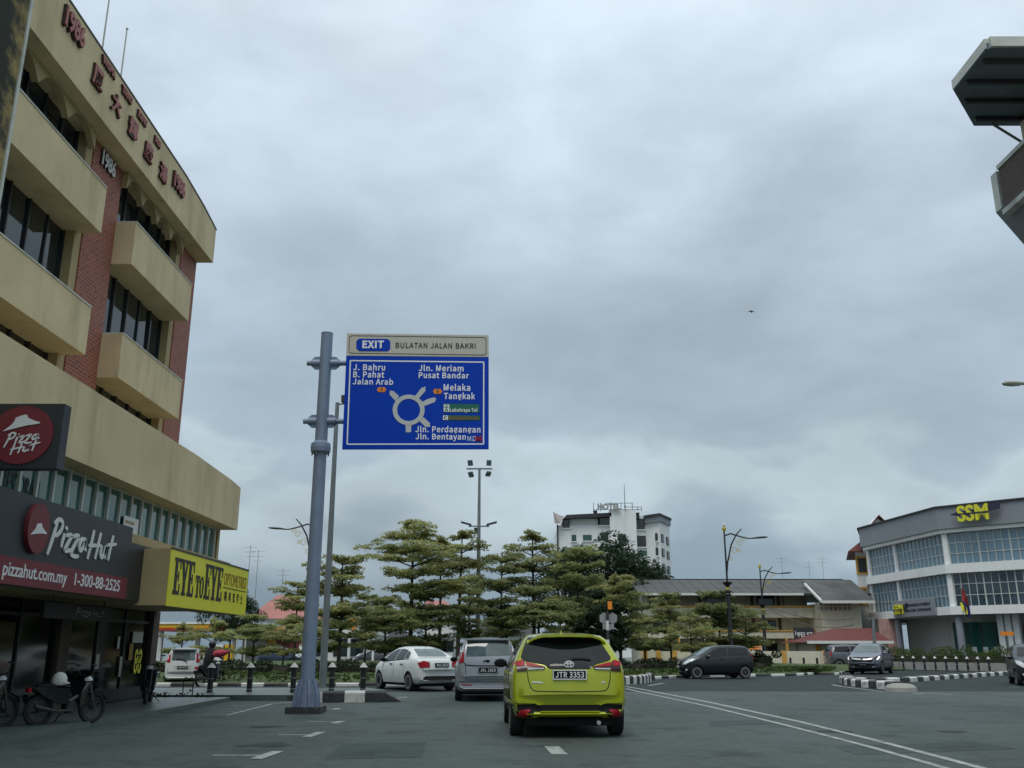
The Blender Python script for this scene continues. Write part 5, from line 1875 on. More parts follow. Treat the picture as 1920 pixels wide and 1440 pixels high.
SP_F = dict(L=3.9, wheels=(0.62, 3.15, 0.29), spokes=6, tum=0.22, kr=0.08, kf=0.2,
            top=[(0, 0.60), (0.015, 0.85), (0.04, 1.05), (0.10, 1.30), (0.18, 1.50), (0.27, 1.57), (0.5, 1.60), (1.8, 1.61), (2.2, 1.54), (2.85, 1.12), (3.05, 1.05), (3.6, 0.92), (3.82, 0.75), (3.9, 0.55)],
            belt=[(0, 1.0), (1.2, 1.0), (2.8, 0.95), (3.9, 0.7)], bot=[(0, 0.34), (0.15, 0.27), (0.5, 0.23), (3.5, 0.23), (3.9, 0.3)],
            plan=[(0, 0.70), (0.06, 0.74), (0.25, 0.765), (3.1, 0.765), (3.6, 0.70), (3.9, 0.5)])


def mpv():
    p_ = g(338, 1286.5)
    h = R(104)
    d = Vector((math.cos(h), math.sin(h), 0))
    c = Car('people_carrier', 'white people carrier driving away past the end of the walkway', 'car', p_ + d * 1.95, h, SP_F, 'white_paint', 0.88)
    rw = c.decal('rear_window', rnd([(-0.50, 1.08), (0.50, 1.08), (0.46, 1.50), (-0.46, 1.50)], 0.05), 'rear', 'car_glass_light')
    c.line('wiper', [(0.3, 1.14), (0, 1.10), (-0.14, 1.04), (-0.16, 0.97)], 'rear', 0.035, off=0.02, parent=rw)
    for s in (1, -1):
        f = (lambda P: P) if s > 0 else c.mirror
        c.decal('tail_light', f(rnd([(0.55, 1.0), (0.70, 1.0), (0.66, 1.44), (0.54, 1.46)], 0.03)), 'rear', 'lamp_red', off=0.012)
        c.decal('headlight', f(rnd([(0.38, 0.66), (0.62, 0.7), (0.66, 0.88), (0.45, 0.84)], 0.03)), 'front', 'lamp_clear', off=0.01)
    c.decal('plate_recess', rnd([(-0.34, 0.70), (0.34, 0.70), (0.38, 0.88), (-0.38, 0.88)], 0.02), 'rear', 'kerb_white')
    c.number_plate('JPK 4471', 0, 0.78, 0.44, 0.12, border=False)
    c.line('bumper_crease', [(0.66, 0.53), (-0.66, 0.53)], 'rear', 0.015, 'plastic_black')
    c.sides('side_window', rnd([(0.25, 1.05), (0.32, 1.46), (1.1, 1.50), (1.12, 1.02)], 0.05), 'car_glass')
    c.sides('side_window', rnd([(1.18, 1.02), (1.18, 1.50), (1.95, 1.50), (2.55, 1.05), (2.5, 1.0)], 0.05), 'car_glass')
    c.decal('windscreen', rnd([(-0.56, 1.14), (0.56, 1.14), (0.5, 1.5), (-0.5, 1.5)], 0.05), 'front', 'car_glass')
    sp_ = MB()
    sp_.box(0.02 - 1.95, 0.45 - 1.95, -0.55, 0.55, 1.55, 1.60)
    c.mb(sp_, 'spoiler', 'white_paint', smooth=False)
    c.door_mirrors(2.4, 1.03)
    c.handles((0.75, 1.6), 0.92)
    c.mb(MB().box(-1.7, 1.7, -0.55, 0.55, 0.17, 0.3), 'underbody', 'plastic_black', smooth=False)
    return c


mpv()
# ================================================================== VEGETATION
def leaf_mesh(name, P, size, mat, tilt=0.5, jitter=0.5):
    """one mesh of many small leaf quads at points P (n,3); flattened towards horizontal by small tilt"""
    P = np.asarray(P, dtype=np.float64)
    n = len(P)
    nz = np.ones(n)
    nx, ny = rng.normal(0, tilt, n), rng.normal(0, tilt, n)
    N_ = np.stack([nx, ny, nz], 1)
    N_ /= np.linalg.norm(N_, axis=1, keepdims=True)
    a = rng.uniform(0, 2 * np.pi, n)
    T = np.stack([np.cos(a), np.sin(a), np.zeros(n)], 1)
    T -= N_ * (T * N_).sum(1, keepdims=True)
    T /= np.linalg.norm(T, axis=1, keepdims=True)
    B = np.cross(N_, T)
    s = size * rng.uniform(1 - jitter, 1 + jitter, n)[:, None]
    V = np.concatenate([P - T * s, P + B * s * 0.45, P + T * s, P - B * s * 0.45], 1).reshape(-1, 3)
    me = bpy.data.meshes.new(name)
    me.vertices.add(4 * n)
    me.vertices.foreach_set('co', V.ravel())
    me.loops.add(4 * n)
    me.loops.foreach_set('vertex_index', np.arange(4 * n, dtype=np.int32))
    me.polygons.add(n)
    me.polygons.foreach_set('loop_start', np.arange(0, 4 * n, 4, dtype=np.int32))
    me.polygons.foreach_set('loop_total', np.full(n, 4, dtype=np.int32))
    me.materials.append(MATS[mat])
    me.update(calc_edges=True)
    me.validate()
    return me


def tier_tree(H, Rm, ntier, first, mat, dens=1.0, lean=0.0, seed=0, gappy=0.0):
    """layered tree with flat tiers of small leaves, unit built at the origin"""
    r_ = random.Random(seed)
    tr = MB()
    trunk = []
    for k in range(9):
        t = k / 8
        trunk.append(Vector((lean * t * t + 0.05 * math.sin(3 * t + seed), 0.05 * math.cos(4 * t + seed) * t, H * 0.97 * t)))
    r0 = 0.055 + 0.009 * H
    tr.tube(trunk, [r0 * (1 - 0.8 * k / 8) for k in range(9)], 7)

    def tp(z):
        t = min(0.999, max(0, z / (H * 0.97))) * 8
        i = int(t)
        return trunk[i].lerp(trunk[i + 1], t - i)
    pts = []
    for k in range(ntier):
        t = k / max(1, ntier - 1)
        z = H * (first + (0.93 - first) * t) + (r_.uniform(-0.3, 0.3) if t < 0.95 else 0)
        rad = Rm * (0.80 + 0.28 * math.sin(math.pi * t)) * r_.uniform(0.66, 1.12)
        if t > 0.9:
            rad *= 0.72
        base = tp(z - 0.28 * rad)
        nb = r_.randint(5, 8)
        a0 = r_.uniform(0, 6.28)
        zj = r_.uniform(0.1, 0.35)
        ex, ey_ = r_.uniform(-0.25, 0.25) * rad, r_.uniform(-0.25, 0.25) * rad
        for b in range(nb):
            if r_.random() < gappy:
                continue
            a = a0 + 2 * math.pi * b / nb + r_.uniform(-0.4, 0.4)
            L = rad * r_.uniform(0.55, 1.12)
            up = L * r_.uniform(0.18, 0.36)
            tip = Vector((base.x + ex + L * math.cos(a), base.y + ey_ + L * math.sin(a), base.z + up + r_.uniform(-zj, zj)))
            mid = base.lerp(tip, 0.5) + Vector((0, 0, up * 0.30))
            tr.tube([base, mid, tip], [0.014 * L + 0.014, 0.010 * L + 0.008, 0.005], 4)
            for q in range(3 + int(L * 3.0)):
                s = r_.uniform(0.30, 1.05)
                c = base.lerp(mid, s * 2) if s < 0.5 else mid.lerp(tip, s * 2 - 1)
                sp_r = 0.16 + 0.20 * L * r_.uniform(0.5, 1.15)
                off = Vector((r_.gauss(0, 0.17 * L), r_.gauss(0, 0.17 * L), r_.gauss(0, 0.09)))
                kk = int(150 * dens * sp_r * sp_r + 30)
                ang = rng.uniform(0, 2 * np.pi, kk)
                rr = sp_r * np.sqrt(rng.uniform(0, 1, kk))
                zz = rng.normal(0, 0.045, kk) + 0.12 * (1 - (rr / sp_r) ** 2) + 0.05
                pts.append(np.stack([c.x + off.x + rr * np.cos(ang), c.y + off.y + rr * np.sin(ang), c.z + off.z + zz], 1))
    P = np.concatenate(pts)
    return tr.mesh('trunk', 'bark'), leaf_mesh('crown', P, 0.08, mat, 0.6)


def round_tree(H, Rx, Rz, mat, nclump, seed, leaf=0.13, per=230):
    r_ = random.Random(seed)
    tr = MB()
    tr.tube([(0, 0, 0), (0.08, 0.05, H * 0.3), (0, 0, H * 0.6), (0.1, 0, H * 0.85)], [0.22, 0.17, 0.11, 0.05], 8)
    pts = []
    for k in range(nclump):
        a, u = r_.uniform(0, 6.28), r_.uniform(-0.9, 1)
        q = (1 - u * u) ** 0.5
        s = r_.uniform(0.55, 1.0)
        c = Vector((Rx * s * q * math.cos(a), Rx * s * q * math.sin(a), H - Rz + Rz * s * u))
        tr.tube([(0, 0, H * 0.45), ((c.x) * 0.5, c.y * 0.5, (H * 0.45 + c.z) * 0.5 + 0.2), tuple(c)], [0.06, 0.04, 0.012], 4)
        cr_ = Rx * r_.uniform(0.20, 0.36)
        g3 = rng.normal(0, 1, (per, 3))
        g3 /= np.linalg.norm(g3, axis=1, keepdims=True)
        rr = cr_ * rng.uniform(0.35, 1, per)[:, None] ** 0.6
        pts.append(np.array(c)[None] + g3 * rr * np.array([1, 1, 0.75]))
    return tr.mesh('trunk', 'bark'), leaf_mesh('crown', np.concatenate(pts), leaf, mat, 0.8)


PROTO = [tier_tree(9.4, 2.35, 8, 0.38, 'leaf_variegated', 1.7, 0.2, 1, 0.26), tier_tree(6.4, 1.75, 8, 0.26, 'leaf_variegated', 1.8, 0.1, 2, 0.16),
         tier_tree(8.4, 1.85, 6, 0.40, 'leaf_variegated', 1.7, -0.2, 3, 0.26), tier_tree(5.0, 1.9, 6, 0.30, 'leaf_mid', 1.8, 0.1, 4, 0.18),
         tier_tree(7.2, 2.0, 8, 0.30, 'leaf_mid', 1.7, -0.1, 5, 0.24), tier_tree(4.2, 2.0, 5, 0.34, 'leaf_variegated', 1.8, 0.15, 6, 0.16)]
PROTO_H = [9.4, 6.4, 8.4, 5.0, 7.2, 4.2]


def plant_tree(proto, loc, scale, rz, label, group, name='tree', cat='tree'):
    root = thing(name, label, cat, loc, rz, group)
    root.scale = scale if isinstance(scale, tuple) else (scale, scale, scale)
    for nm, me in zip(('trunk', 'crown'), proto):
        o = bpy.data.objects.new(nm, me)
        C.objects.link(o)
        o.parent = root
    return root


def tree_px(px, ytop, Y, k, label, group='layered trees on the roundabout island', widen=1.0, rz=None):
    top = at(px, ytop, Y)
    z0 = 0.30
    s = (top.z - z0) / PROTO_H[k]
    plant_tree(PROTO[k], (top.x, Y, z0), (s * widen, s * widen, s), random.uniform(0, 6.28) if rz is None else rz, label, group)


TL = [  # px, top row, distance, kind, widen, label
    (775, 965, 58, 0, 1.25, 'tallest layered tree on the grass island, left of the floodlight mast'),
    (862, 984, 66, 2, 1.15, 'slender layered tree just left of the floodlight mast'),
    (828, 1000, 70, 2, 0.95, 'thin layered tree between the tallest tree and the floodlight mast'),
    (1000, 990, 61, 2, 1.2, 'tall layered tree between the floodlight mast and the white hotel'),
    (645, 1034, 51, 1, 1.12, 'bushy layered tree right behind the sign gantry pole'),
    (940, 1030, 56, 4, 1.0, 'dense layered tree at the foot of the floodlight mast'),
    (1082, 1024, 58, 4, 1.05, 'full layered tree in front of the hotel left wing'),
    (1160, 1072, 55, 1, 1.1, 'layered tree beside the hexagonal sign post'),
    (1253, 1106, 61, 1, 0.9, 'small dark-trunked tree left of the black street lamp'),
    (1345, 1104, 62, 3, 1.1, 'spreading tree behind the black street lamp'),
    (1392, 1135, 64, 5, 1.0, 'low yellow-green tree right of the black street lamp'),
    (1295, 1150, 58, 5, 1.0, 'low spreading tree above the black hatchback'),
    (560, 1085, 76, 1, 1.0, 'distant tree showing left of the sign gantry pole'),
    (405, 1158, 50, 5, 1.05, 'low flat-topped tree beyond the white people carrier'),
    (345, 1168, 54, 5, 1.1, 'low tree seen under the walkway canopy'),
    (480, 1150, 56, 3, 1.05, 'low spreading tree in front of the pink roof'),
    (535, 1165, 53, 5, 1.0, 'low tree left of the sign gantry pole'),
    (725, 1118, 54, 3, 1.05, 'mid-height tree above the white sedan'),
    (800, 1105, 57, 3, 1.05, 'mid-height tree above the silver people carrier'),
    (880, 1100, 60, 4, 0.95, 'leafy tree below the floodlight mast cross-arm'),
    (1010, 1095, 54, 3, 1.1, 'spreading tree above the lime hatchback roof'),
    (1050, 1120, 66, 4, 1.0, 'tree in the second row behind the lime hatchback'),
    (690, 1110, 67, 4, 1.0, 'tree in the second row behind the bushy pole-side tree'),
    (770, 1125, 70, 3, 1.1, 'tree in the second row below the tallest tree'),
    (950, 1140, 71, 3, 1.1, 'tree in the second row behind the silver people carrier'),
    (1205, 1130, 70, 3, 1.1, 'tree in the second row left of the school roof'),
    (610, 1140, 66, 3, 1.1, 'tree in the second row behind the gantry pole'),
]
for px, yt, Y, k, wd, lab in TL:
    tree_px(px, yt, Y, k, lab, widen=wd)
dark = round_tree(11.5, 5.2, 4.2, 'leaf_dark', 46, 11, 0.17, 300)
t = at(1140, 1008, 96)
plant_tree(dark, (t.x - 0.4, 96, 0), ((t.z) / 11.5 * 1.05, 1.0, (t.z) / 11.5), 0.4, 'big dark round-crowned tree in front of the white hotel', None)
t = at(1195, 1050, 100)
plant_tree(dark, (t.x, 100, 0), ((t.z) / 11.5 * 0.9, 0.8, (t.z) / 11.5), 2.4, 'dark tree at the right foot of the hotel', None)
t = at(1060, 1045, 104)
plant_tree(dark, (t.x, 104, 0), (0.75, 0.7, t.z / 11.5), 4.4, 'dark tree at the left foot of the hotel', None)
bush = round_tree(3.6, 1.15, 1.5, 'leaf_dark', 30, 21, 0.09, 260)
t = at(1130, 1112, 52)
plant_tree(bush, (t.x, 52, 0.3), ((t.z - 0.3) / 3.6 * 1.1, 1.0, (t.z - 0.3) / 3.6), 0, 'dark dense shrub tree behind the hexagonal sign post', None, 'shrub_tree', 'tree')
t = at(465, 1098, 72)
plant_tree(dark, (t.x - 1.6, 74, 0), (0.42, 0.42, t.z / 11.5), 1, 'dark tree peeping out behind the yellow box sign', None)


# ------------------------------------------------------------------ hedges
def hedge(name, label, pts, h, w, mat, z=0.0, dens=420, cat='hedge', lumps=0.25):
    root = thing(name, label, cat, (pts[0][0], pts[0][1], z))
    P = [Vector((p[0], p[1], 0)) for p in pts]
    A = []
    core = MB()
    s0 = 0.0
    for a, b in zip(P[:-1], P[1:]):
        L = (b - a).length
        d = (b - a) / L
        q = Vector((-d.y, d.x, 0))
        nn = int(L * dens * (h + w) / 1.5)
        u = rng.uniform(0, L, nn)
        # ellipse-ish section, points near the outer skin
        th = rng.uniform(0, math.pi, nn)
        rr = rng.uniform(0.72, 1.05, nn)
        lump = 1 + lumps * np.sin((u + s0) * 2.3) * np.sin((u + s0) * 0.9 + 1) + 0.5 * lumps * np.sin((u + s0) * 5.1)
        off = np.cos(th) * w / 2 * rr * lump
        zz = np.sin(th) ** 0.55 * h * rr * lump
        A.append(np.stack([a.x + d.x * u + q.x * off, a.y + d.y * u + q.y * off, z + zz], 1))
        s0 += L
        core.obox(a - q * w * 0.34 + Vector((0, 0, z)), d * L, q * w * 0.68, (0, 0, h * 0.66))
    ob = bpy.data.objects.new('foliage', leaf_mesh('foliage', np.concatenate(A) - np.array(root.location), 0.065, mat, 1.2))
    C.objects.link(ob)
    ob.parent = root
    core.build('branches', 'bark', root)
    return root


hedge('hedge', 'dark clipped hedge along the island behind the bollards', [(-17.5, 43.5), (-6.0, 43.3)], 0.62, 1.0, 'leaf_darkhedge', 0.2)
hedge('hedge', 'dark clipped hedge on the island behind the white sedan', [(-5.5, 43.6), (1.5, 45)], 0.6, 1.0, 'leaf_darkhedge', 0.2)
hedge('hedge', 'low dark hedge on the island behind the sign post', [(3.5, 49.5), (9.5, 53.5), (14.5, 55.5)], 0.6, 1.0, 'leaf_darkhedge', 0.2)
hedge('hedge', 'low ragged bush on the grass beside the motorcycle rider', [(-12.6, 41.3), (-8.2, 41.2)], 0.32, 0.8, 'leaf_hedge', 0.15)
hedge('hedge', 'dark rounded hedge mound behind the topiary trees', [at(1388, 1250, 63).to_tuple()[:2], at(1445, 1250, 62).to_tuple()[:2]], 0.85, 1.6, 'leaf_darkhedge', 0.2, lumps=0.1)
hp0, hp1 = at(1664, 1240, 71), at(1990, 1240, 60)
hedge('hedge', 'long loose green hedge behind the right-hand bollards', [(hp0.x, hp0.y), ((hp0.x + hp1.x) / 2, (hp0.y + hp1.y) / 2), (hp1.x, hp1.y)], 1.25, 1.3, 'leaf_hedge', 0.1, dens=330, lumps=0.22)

# topiary balls by the wall
tp_ = thing('topiary_tree', 'topiary tree with round clipped heads before the cream wall', 'topiary', (at(1430, 1245, 61).x, 61, 0.25))
stm = MB()
bx_ = at(1432, 1255, 61)
bx_.z = 0.25
for (px, py, r) in ((1424, 1226, 0.24), (1456, 1226, 0.28), (1438, 1237, 0.26)):
    c = at(px, py, 61)
    stm.tube([bx_, bx_.lerp(c, 0.5) + Vector((0.05, 0, 0.05)), c], [0.05, 0.04, 0.03], 6)
    g3 = rng.normal(0, 1, (420, 3))
    g3 /= np.linalg.norm(g3, axis=1, keepdims=True)
    P = np.array(c)[None] + g3 * r * rng.uniform(0.85, 1.03, 420)[:, None] * np.array([1.1, 1.1, 0.9])
    ob = bpy.data.objects.new('clipped_head', leaf_mesh('clipped_head', P - np.array(tp_.location), 0.05, 'leaf_darkhedge', 1.2))
    C.objects.link(ob)
    ob.parent = tp_
stm.build('stem', 'bark', tp_)

# grass blades: uncountable tufts on the near rim of the island
n_t = 9000
tt = rng.uniform(0, len(path) - 1.001, n_t)
i0 = tt.astype(int)
fr_ = (tt - i0)[:, None]
pa = np.array([[p.x, p.y] for p in path])
B_ = pa[i0] * (1 - fr_) + pa[i0 + 1] * fr_
B_ = B_ + (np.array([[0.0, 62.0]]) - B_) * rng.uniform(0.02, 0.22, n_t)[:, None]
G3 = np.concatenate([B_, rng.uniform(0.2, 0.38, n_t)[:, None]], 1)
gm = leaf_mesh('grass_tufts', G3, 0.11, 'leaf_hedge', 1.6)
go = bpy.data.objects.new('grass_tufts', gm)
C.objects.link(go)
tag(go, 'short green grass tufts along the rim of the roundabout island', 'grass', kind='stuff')

n_w = 1600
wx_ = rng.uniform(-16, -5.7, n_w)
keep = np.sin(wx_ * 1.9) + 0.6 * np.sin(wx_ * 4.3 + 1) > 0.25
wx_ = wx_[keep]
W3 = np.stack([wx_, 27.44 + rng.normal(0, 0.07, len(wx_)), 0.02 + np.abs(rng.normal(0, 0.09, len(wx_)))], 1)
wo = bpy.data.objects.new('weeds', leaf_mesh('weeds', W3, 0.06, 'leaf_darkhedge', 1.6))
C.objects.link(wo)
tag(wo, 'scruffy weeds growing along the kerb of the left pavement island', 'weeds', kind='stuff')
# ================================================================== RIGHT: GLASS-FRONTED OFFICE
Yc = 74.0
zf = lambda y: at(1757, y, Yc).z
ZR = zf(953)


def at_z(px, py, z):
    d = sight(px, py)
    t = (z - CAM_H) / d.z
    return Vector((d.x * t, d.y * t, z))


A_, B_c, C_c = at_z(1613, 992, ZR), at_z(1757, 953, ZR), at_z(1918, 936.5, ZR)
C_far = B_c + (C_c - B_c) * 1.9
office = thing('office_building', 'white corner office with grids of glass and a grey parapet', 'building', (B_c.x + 8, B_c.y + 6, 0))
Z1, Z2, Z3, Z4, Z5 = zf(993), zf(1058), zf(1075), zf(1137), zf(1152)


def flat(p):
    return Vector((p.x, p.y, 0))


def facade(P, Q):
    u = (flat(Q) - flat(P))
    L = u.length
    u = u / L
    n_ = Vector((u.y, -u.x, 0))         # outwards (towards the road)
    return u, n_, L


back = [flat(C_far) + Vector((6, 25, 0)), flat(A_) + Vector((10, 25, 0))]
plan_ = [flat(A_), flat(B_c), flat(C_far)] + back
cen = sum(plan_, Vector()) / 5


def ring_plan(off):
    """plan outline moved outwards by off, edge by edge"""
    n = len(plan_)
    lines = []
    for i in range(n):
        P, Q = plan_[i], plan_[(i + 1) % n]
        u = (Q - P).normalized()
        m = Vector((u.y, -u.x, 0))
        if m.dot((P + Q) / 2 - cen) < 0:
            m = -m
        lines.append((P + m * off, u))
    out = []
    for i in range(n):
        (p1, u1), (p2, u2) = lines[i - 1], lines[i]
        den = u1.x * u2.y - u1.y * u2.x
        t = ((p2.x - p1.x) * u2.y - (p2.y - p1.y) * u2.x) / den
        out.append(p1 + u1 * t)
    return out


def slab_plan(z0, z1, off, name, mat, parent=office):
    return MB().prism([p + Vector((0, 0, z0)) for p in ring_plan(off)], (0, 0, z1 - z0)).fixn().build(name, mat, parent)


slab_plan(Z1 + 0.02, ZR, 0.15, 'parapet', 'wall_grey')
slab_plan(ZR, ZR + 0.12, 0.30, 'parapet_capping', 'roof_dark')
slab_plan(Z5 + 0.01, Z1, -0.75, 'upper_wall', 'wall_white')
slab_plan(0, Z5, -3.2, 'ground_floor_wall', 'wall_offwhite')
slab_plan(Z2, Z3, -0.05, 'floor_band', 'wall_white')
slab_plan(Z5 - 0.02, Z4, -0.02, 'floor_band', 'wall_white')
slab_plan(Z1 - 0.28, Z1 + 0.015, -0.04, 'floor_band', 'wall_white')


def grid_bay(P, Q, s0, s1, z0, z1, cols, rows, thick_every=0, glass='glass_blue'):
    u, n_, L = facade(P, Q)
    o = flat(P) + u * s0 * L - n_ * 0.45
    w = (s1 - s0) * L
    fr = MB()
    for c in range(cols + 1):
        t = 0.05 if thick_every and c % thick_every == 0 else 0.025
        fr.obox(o + u * (w * c / cols - t) + Vector((0, 0, z0)), u * 2 * t, -n_ * 0.12, (0, 0, z1 - z0))
    for r_ in range(rows + 1):
        fr.obox(o + Vector((0, 0, z0 + (z1 - z0) * r_ / rows - 0.025)) - n_ * 0.012, u * w, -n_ * 0.10, (0, 0, 0.05))
    win = fr.fixn().build('window', 'frame_alu', office)
    pw, ph = w / cols, (z1 - z0) / rows
    pme = MB().box(-pw / 2 + 0.03, pw / 2 - 0.03, -0.01, 0.01, 0.03, ph - 0.03).mesh('pane', glass)
    rz = math.atan2(u.y, u.x)
    for c in range(cols):
        for r_ in range(rows):
            q = o + u * (pw * (c + 0.5)) - n_ * 0.08
            p_ = piece('pane', pme, win, (q.x, q.y, z0 + ph * r_), rz)
            p_.rotation_euler = (random.uniform(-0.010, 0.010), 0, rz + random.uniform(-0.012, 0.012))


uA, nA, LA = facade(A_, B_c)
uB, nB, LB = facade(B_c, C_far)
for z0, z1 in ((Z2, Z1 - 0.28), (Z4, Z3 if False else Z2 - 0.0)):
    pass
for z0, z1, gl in ((Z2, Z1 - 0.28, 'glass_blue'), (Z4, Z3, 'glass_dusk')):
    grid_bay(A_, B_c, 0.03, 0.36, z0, z1, 7, 3, 0, 'glass_blue')
    grid_bay(A_, B_c, 0.395, 0.96, z0, z1, 12, 3, 0, 'glass_blue')
    grid_bay(B_c, C_far, 0.03, 0.97, z0, z1, 20, 3, 4, gl)
    for P, Q, s in ((A_, B_c, 0.377), (A_, B_c, 0.0), (A_, B_c, 0.965), (B_c, C_far, -0.005), (B_c, C_far, 0.975)):
        u, n_, L = facade(P, Q)
        o = flat(P) + u * (s * L + 0.05) - n_ * 0.30 + Vector((0, 0, z0 - 0.01))
        MB().obox(o, u * (0.26 if s == 0.377 else 0.34), -n_ * 0.5, (0, 0, z1 - z0 + 0.02)).fixn().build('pier', 'wall_white', office)
# ground floor: columns, glass shopfront and panels
for P, Q, s, m_ in ((A_, B_c, 0.30, 'wall_grey'), (B_c, C_far, 0.03, 'wall_grey'), (A_, B_c, 0.02, 'wall_offwhite'), (B_c, C_far, 0.60, 'wall_grey')):
    u, n_, L = facade(P, Q)
    o = flat(P) + u * (s * L) - n_ * 0.6
    MB().cyl(o, o + Vector((0, 0, Z5 - 0.02)), 0.28, n=14).build('column', m_, office, smooth=True)
for s0, s1, mt, z1 in ((0.12, 0.46, 'glass_green', 0.86), (0.55, 1.0, 'glass_dark', 0.80)):
    u, n_, L = facade(B_c, C_far)
    o = flat(B_c) + u * ((s0 - 0.18) * L) - n_ * 2.2
    sh = MB().obox(o, u * (s1 - s0) * L, -n_ * 0.1, (0, 0, Z5 * z1)).fixn().build('shopfront', mt, office)
    fr = MB()
    for k in range(5):
        fr.obox(o + u * ((s1 - s0) * L * k / 4 - 0.04) + n_ * 0.04, u * 0.08, -n_ * 0.03, (0, 0, Z5 * z1))
    fr.fixn().build('shopfront_frame', 'frame_dark', sh)
    for k in range(4):
        MB().obox(o + u * ((s1 - s0) * L * (0.1 + 0.2 * k)) + n_ * 0.06 + Vector((0, 0, 1.1)), u * 0.35, -n_ * 0.02, (0, 0, 0.42)).fixn().build('poster', 'letters_white', sh)
u, n_, L = facade(B_c, C_far)
for k in range(3):
    o = flat(B_c) + u * (0.235 * L + 0.55 * k) - n_ * 1.4
    MB().obox(o, u * 0.42, -n_ * 0.5, (0, 0, Z5 - 0.03)).fixn().build('white_fin', 'wall_white', office)

Ul, Nl, _ = facade(B_c, C_far)


def off_logo(o, u, w, s, parent, sy=1.0, wt=0.028):
    """yellow block letters over a dark swoosh"""
    n2 = u.cross(w)
    sw = MB().prism([o + u * (x * s) + w * (y * s * sy) - n2 * 0.0 for x, y in [(-0.55, 0.50), (0.1, 0.36), (1.2, 0.34), (2.75, 0.62), (2.85, 1.12), (2.3, 0.98), (1.0, 0.72), (0.0, 0.66)]], n2 * 0.10).fixn().build('swoosh', 'navy', parent)
    lettering('lettering', 'SSM', o + n2 * 0.10, u, w, 2.05 * s, s * sy * 1.0, 'logo_yellow', parent, wt, 0.12)
    MB().prism([o + n2 * 0.222 + u * (x * s) + w * (y * s * sy) for x, y in [(-0.05, 0.44), (2.1, 0.40), (2.1, 0.52), (-0.05, 0.52)]], n2 * 0.02).fixn().build('slash', 'navy', sw)


lp = flat(B_c) + Ul * ((at_z(1806, 980, ZR - 1).x - 1.25 - B_c.x) / Ul.x) + Nl * 0.5
os1 = thing('office_logo', 'yellow three-letter logo with dark swoosh on the grey office parapet', 'sign', lp + Vector((0, 0, zf(984))))
off_logo(lp + Vector((0, 0, zf(984) + 0.05)), Ul, Nz, 1.12, os1, 1.0)
s0p = flat(A_) + uA * (0.36 * LA) + nA * 0.15
os2 = thing('office_sign', 'small grey sign board with yellow logo and dark line of lettering on the office front', 'sign', s0p + Vector((0, 0, Z5)))
zA = Z4 - 0.1
MB().obox(s0p + Vector((0, 0, Z5 + 0.02)), uA * (0.50 * LA), nA * -0.12, (0, 0, 1.35)).fixn().build('board', 'wall_grey', os2)
off_logo(s0p + uA * 0.5 + nA * 0.005 + Vector((0, 0, Z5 + 0.25)), uA, Nz, 0.72, os2, 1.1, -0.005)
for k in range(2):
    lettering('lettering', ('SURUHANJAYA SYARIKAT', 'MALAYSIA CAWANGAN')[k], s0p + uA * (0.16 * LA) + nA * 0.003 + Vector((0, 0, Z5 + 0.82 - 0.42 * k)), uA, Nz, 0.30 * LA, 0.22, 'navy', os2, 0.03, 0.02)
fl_ = thing('flag', 'drooping red, blue and yellow flag on a slanting pole at the office corner', 'flag', at(1808, 1150, Yc - 3))
f0, f1 = at(1806, 1152, Yc - 2.2), at(1801, 1098, Yc - 3.6)
MB().cyl(f0, f1, 0.03, 0.025, 8).build('pole', 'strip_pale', fl_)
for k, (mt, a, b) in enumerate((('flag_red', 0, 0.5), ('flag_blue', 0.5, 1.0), ('sign_yellow', 0.55, 0.85))):
    mb = MB()
    V, Fc = [], []
    for i in range(7):
        for j in range(5):
            t_, w_ = a + (b - a) * i / 6, j / 4
            pos = f1 + Vector((0.05 + 0.42 * w_ * (0.55 + 0.5 * t_) - (0.22 if k == 2 else 0), 0.12 * math.sin(9 * w_ + 4 * t_) - 0.02 * k, -0.15 - 1.9 * t_ - 0.35 * w_))
            V.append(pos)
    Fc = [(i * 5 + j, i * 5 + j + 1, (i + 1) * 5 + j + 1, (i + 1) * 5 + j) for i in range(6) for j in range(4)]
    mb.add(V, Fc)
    mb.build('cloth', mt, fl_, smooth=True)
# orange lightbox standing by the office
ob_ = thing('signboard', 'small orange board on a post by the hedge before the dark shopfront', 'sign', at(1888, 1245, 64) * Vector((1, 1, 0)))
q = at(1888, 1188, 64)
MB().box(q.x - 0.42, q.x + 0.42, 63.95, 64.05, q.z - 0.13, q.z + 0.13).build('board', 'sign_orange', ob_)
MB().cyl((q.x, 64, 0), (q.x, 64, q.z - 0.12), 0.04).build('post', 'galvanised', ob_)

# ------------------------------------------------------------------ red-roofed white block behind the office
rb = thing('red_roof_block', 'white block with upswept red tile roof and yellow-framed windows behind the office', 'building', (at(1640, 1200, 92).x, 94, 0))
x0, x1 = at(1607, 1080, 90).x, at(1680, 1080, 90).x
zt_ = at(1600, 1033, 90).z
kx = lambda x, Y: x * Y / 90.0           # side walls run along the street that leads away here
MB().prism([(x0, 90, 0), (x1, 90, 0), (kx(x1, 98), 98, 0), (kx(x0, 98), 98, 0)], (0, 0, zt_)).fixn().build('wall', 'wall_white', rb)
rf = MB()
ax_, az_ = at(1655, 1000, 93).x, at(1655, 984, 93).z
rf.add([(x0 - 0.9, 89.2, zt_ - 0.1), (x1 + 1, 89.2, zt_ - 0.1), (kx(x1 + 1, 98.6), 98.6, zt_ - 0.1), (kx(x0 - 0.9, 98.6), 98.6, zt_ - 0.1), (ax_, 93, az_), (ax_ + 1.5, 93, az_)],
       [(0, 1, 5, 4), (1, 2, 5), (2, 3, 4, 5), (3, 0, 4), (3, 2, 1, 0)])
rf.build('roof', 'roof_red', rb)
gb = MB()
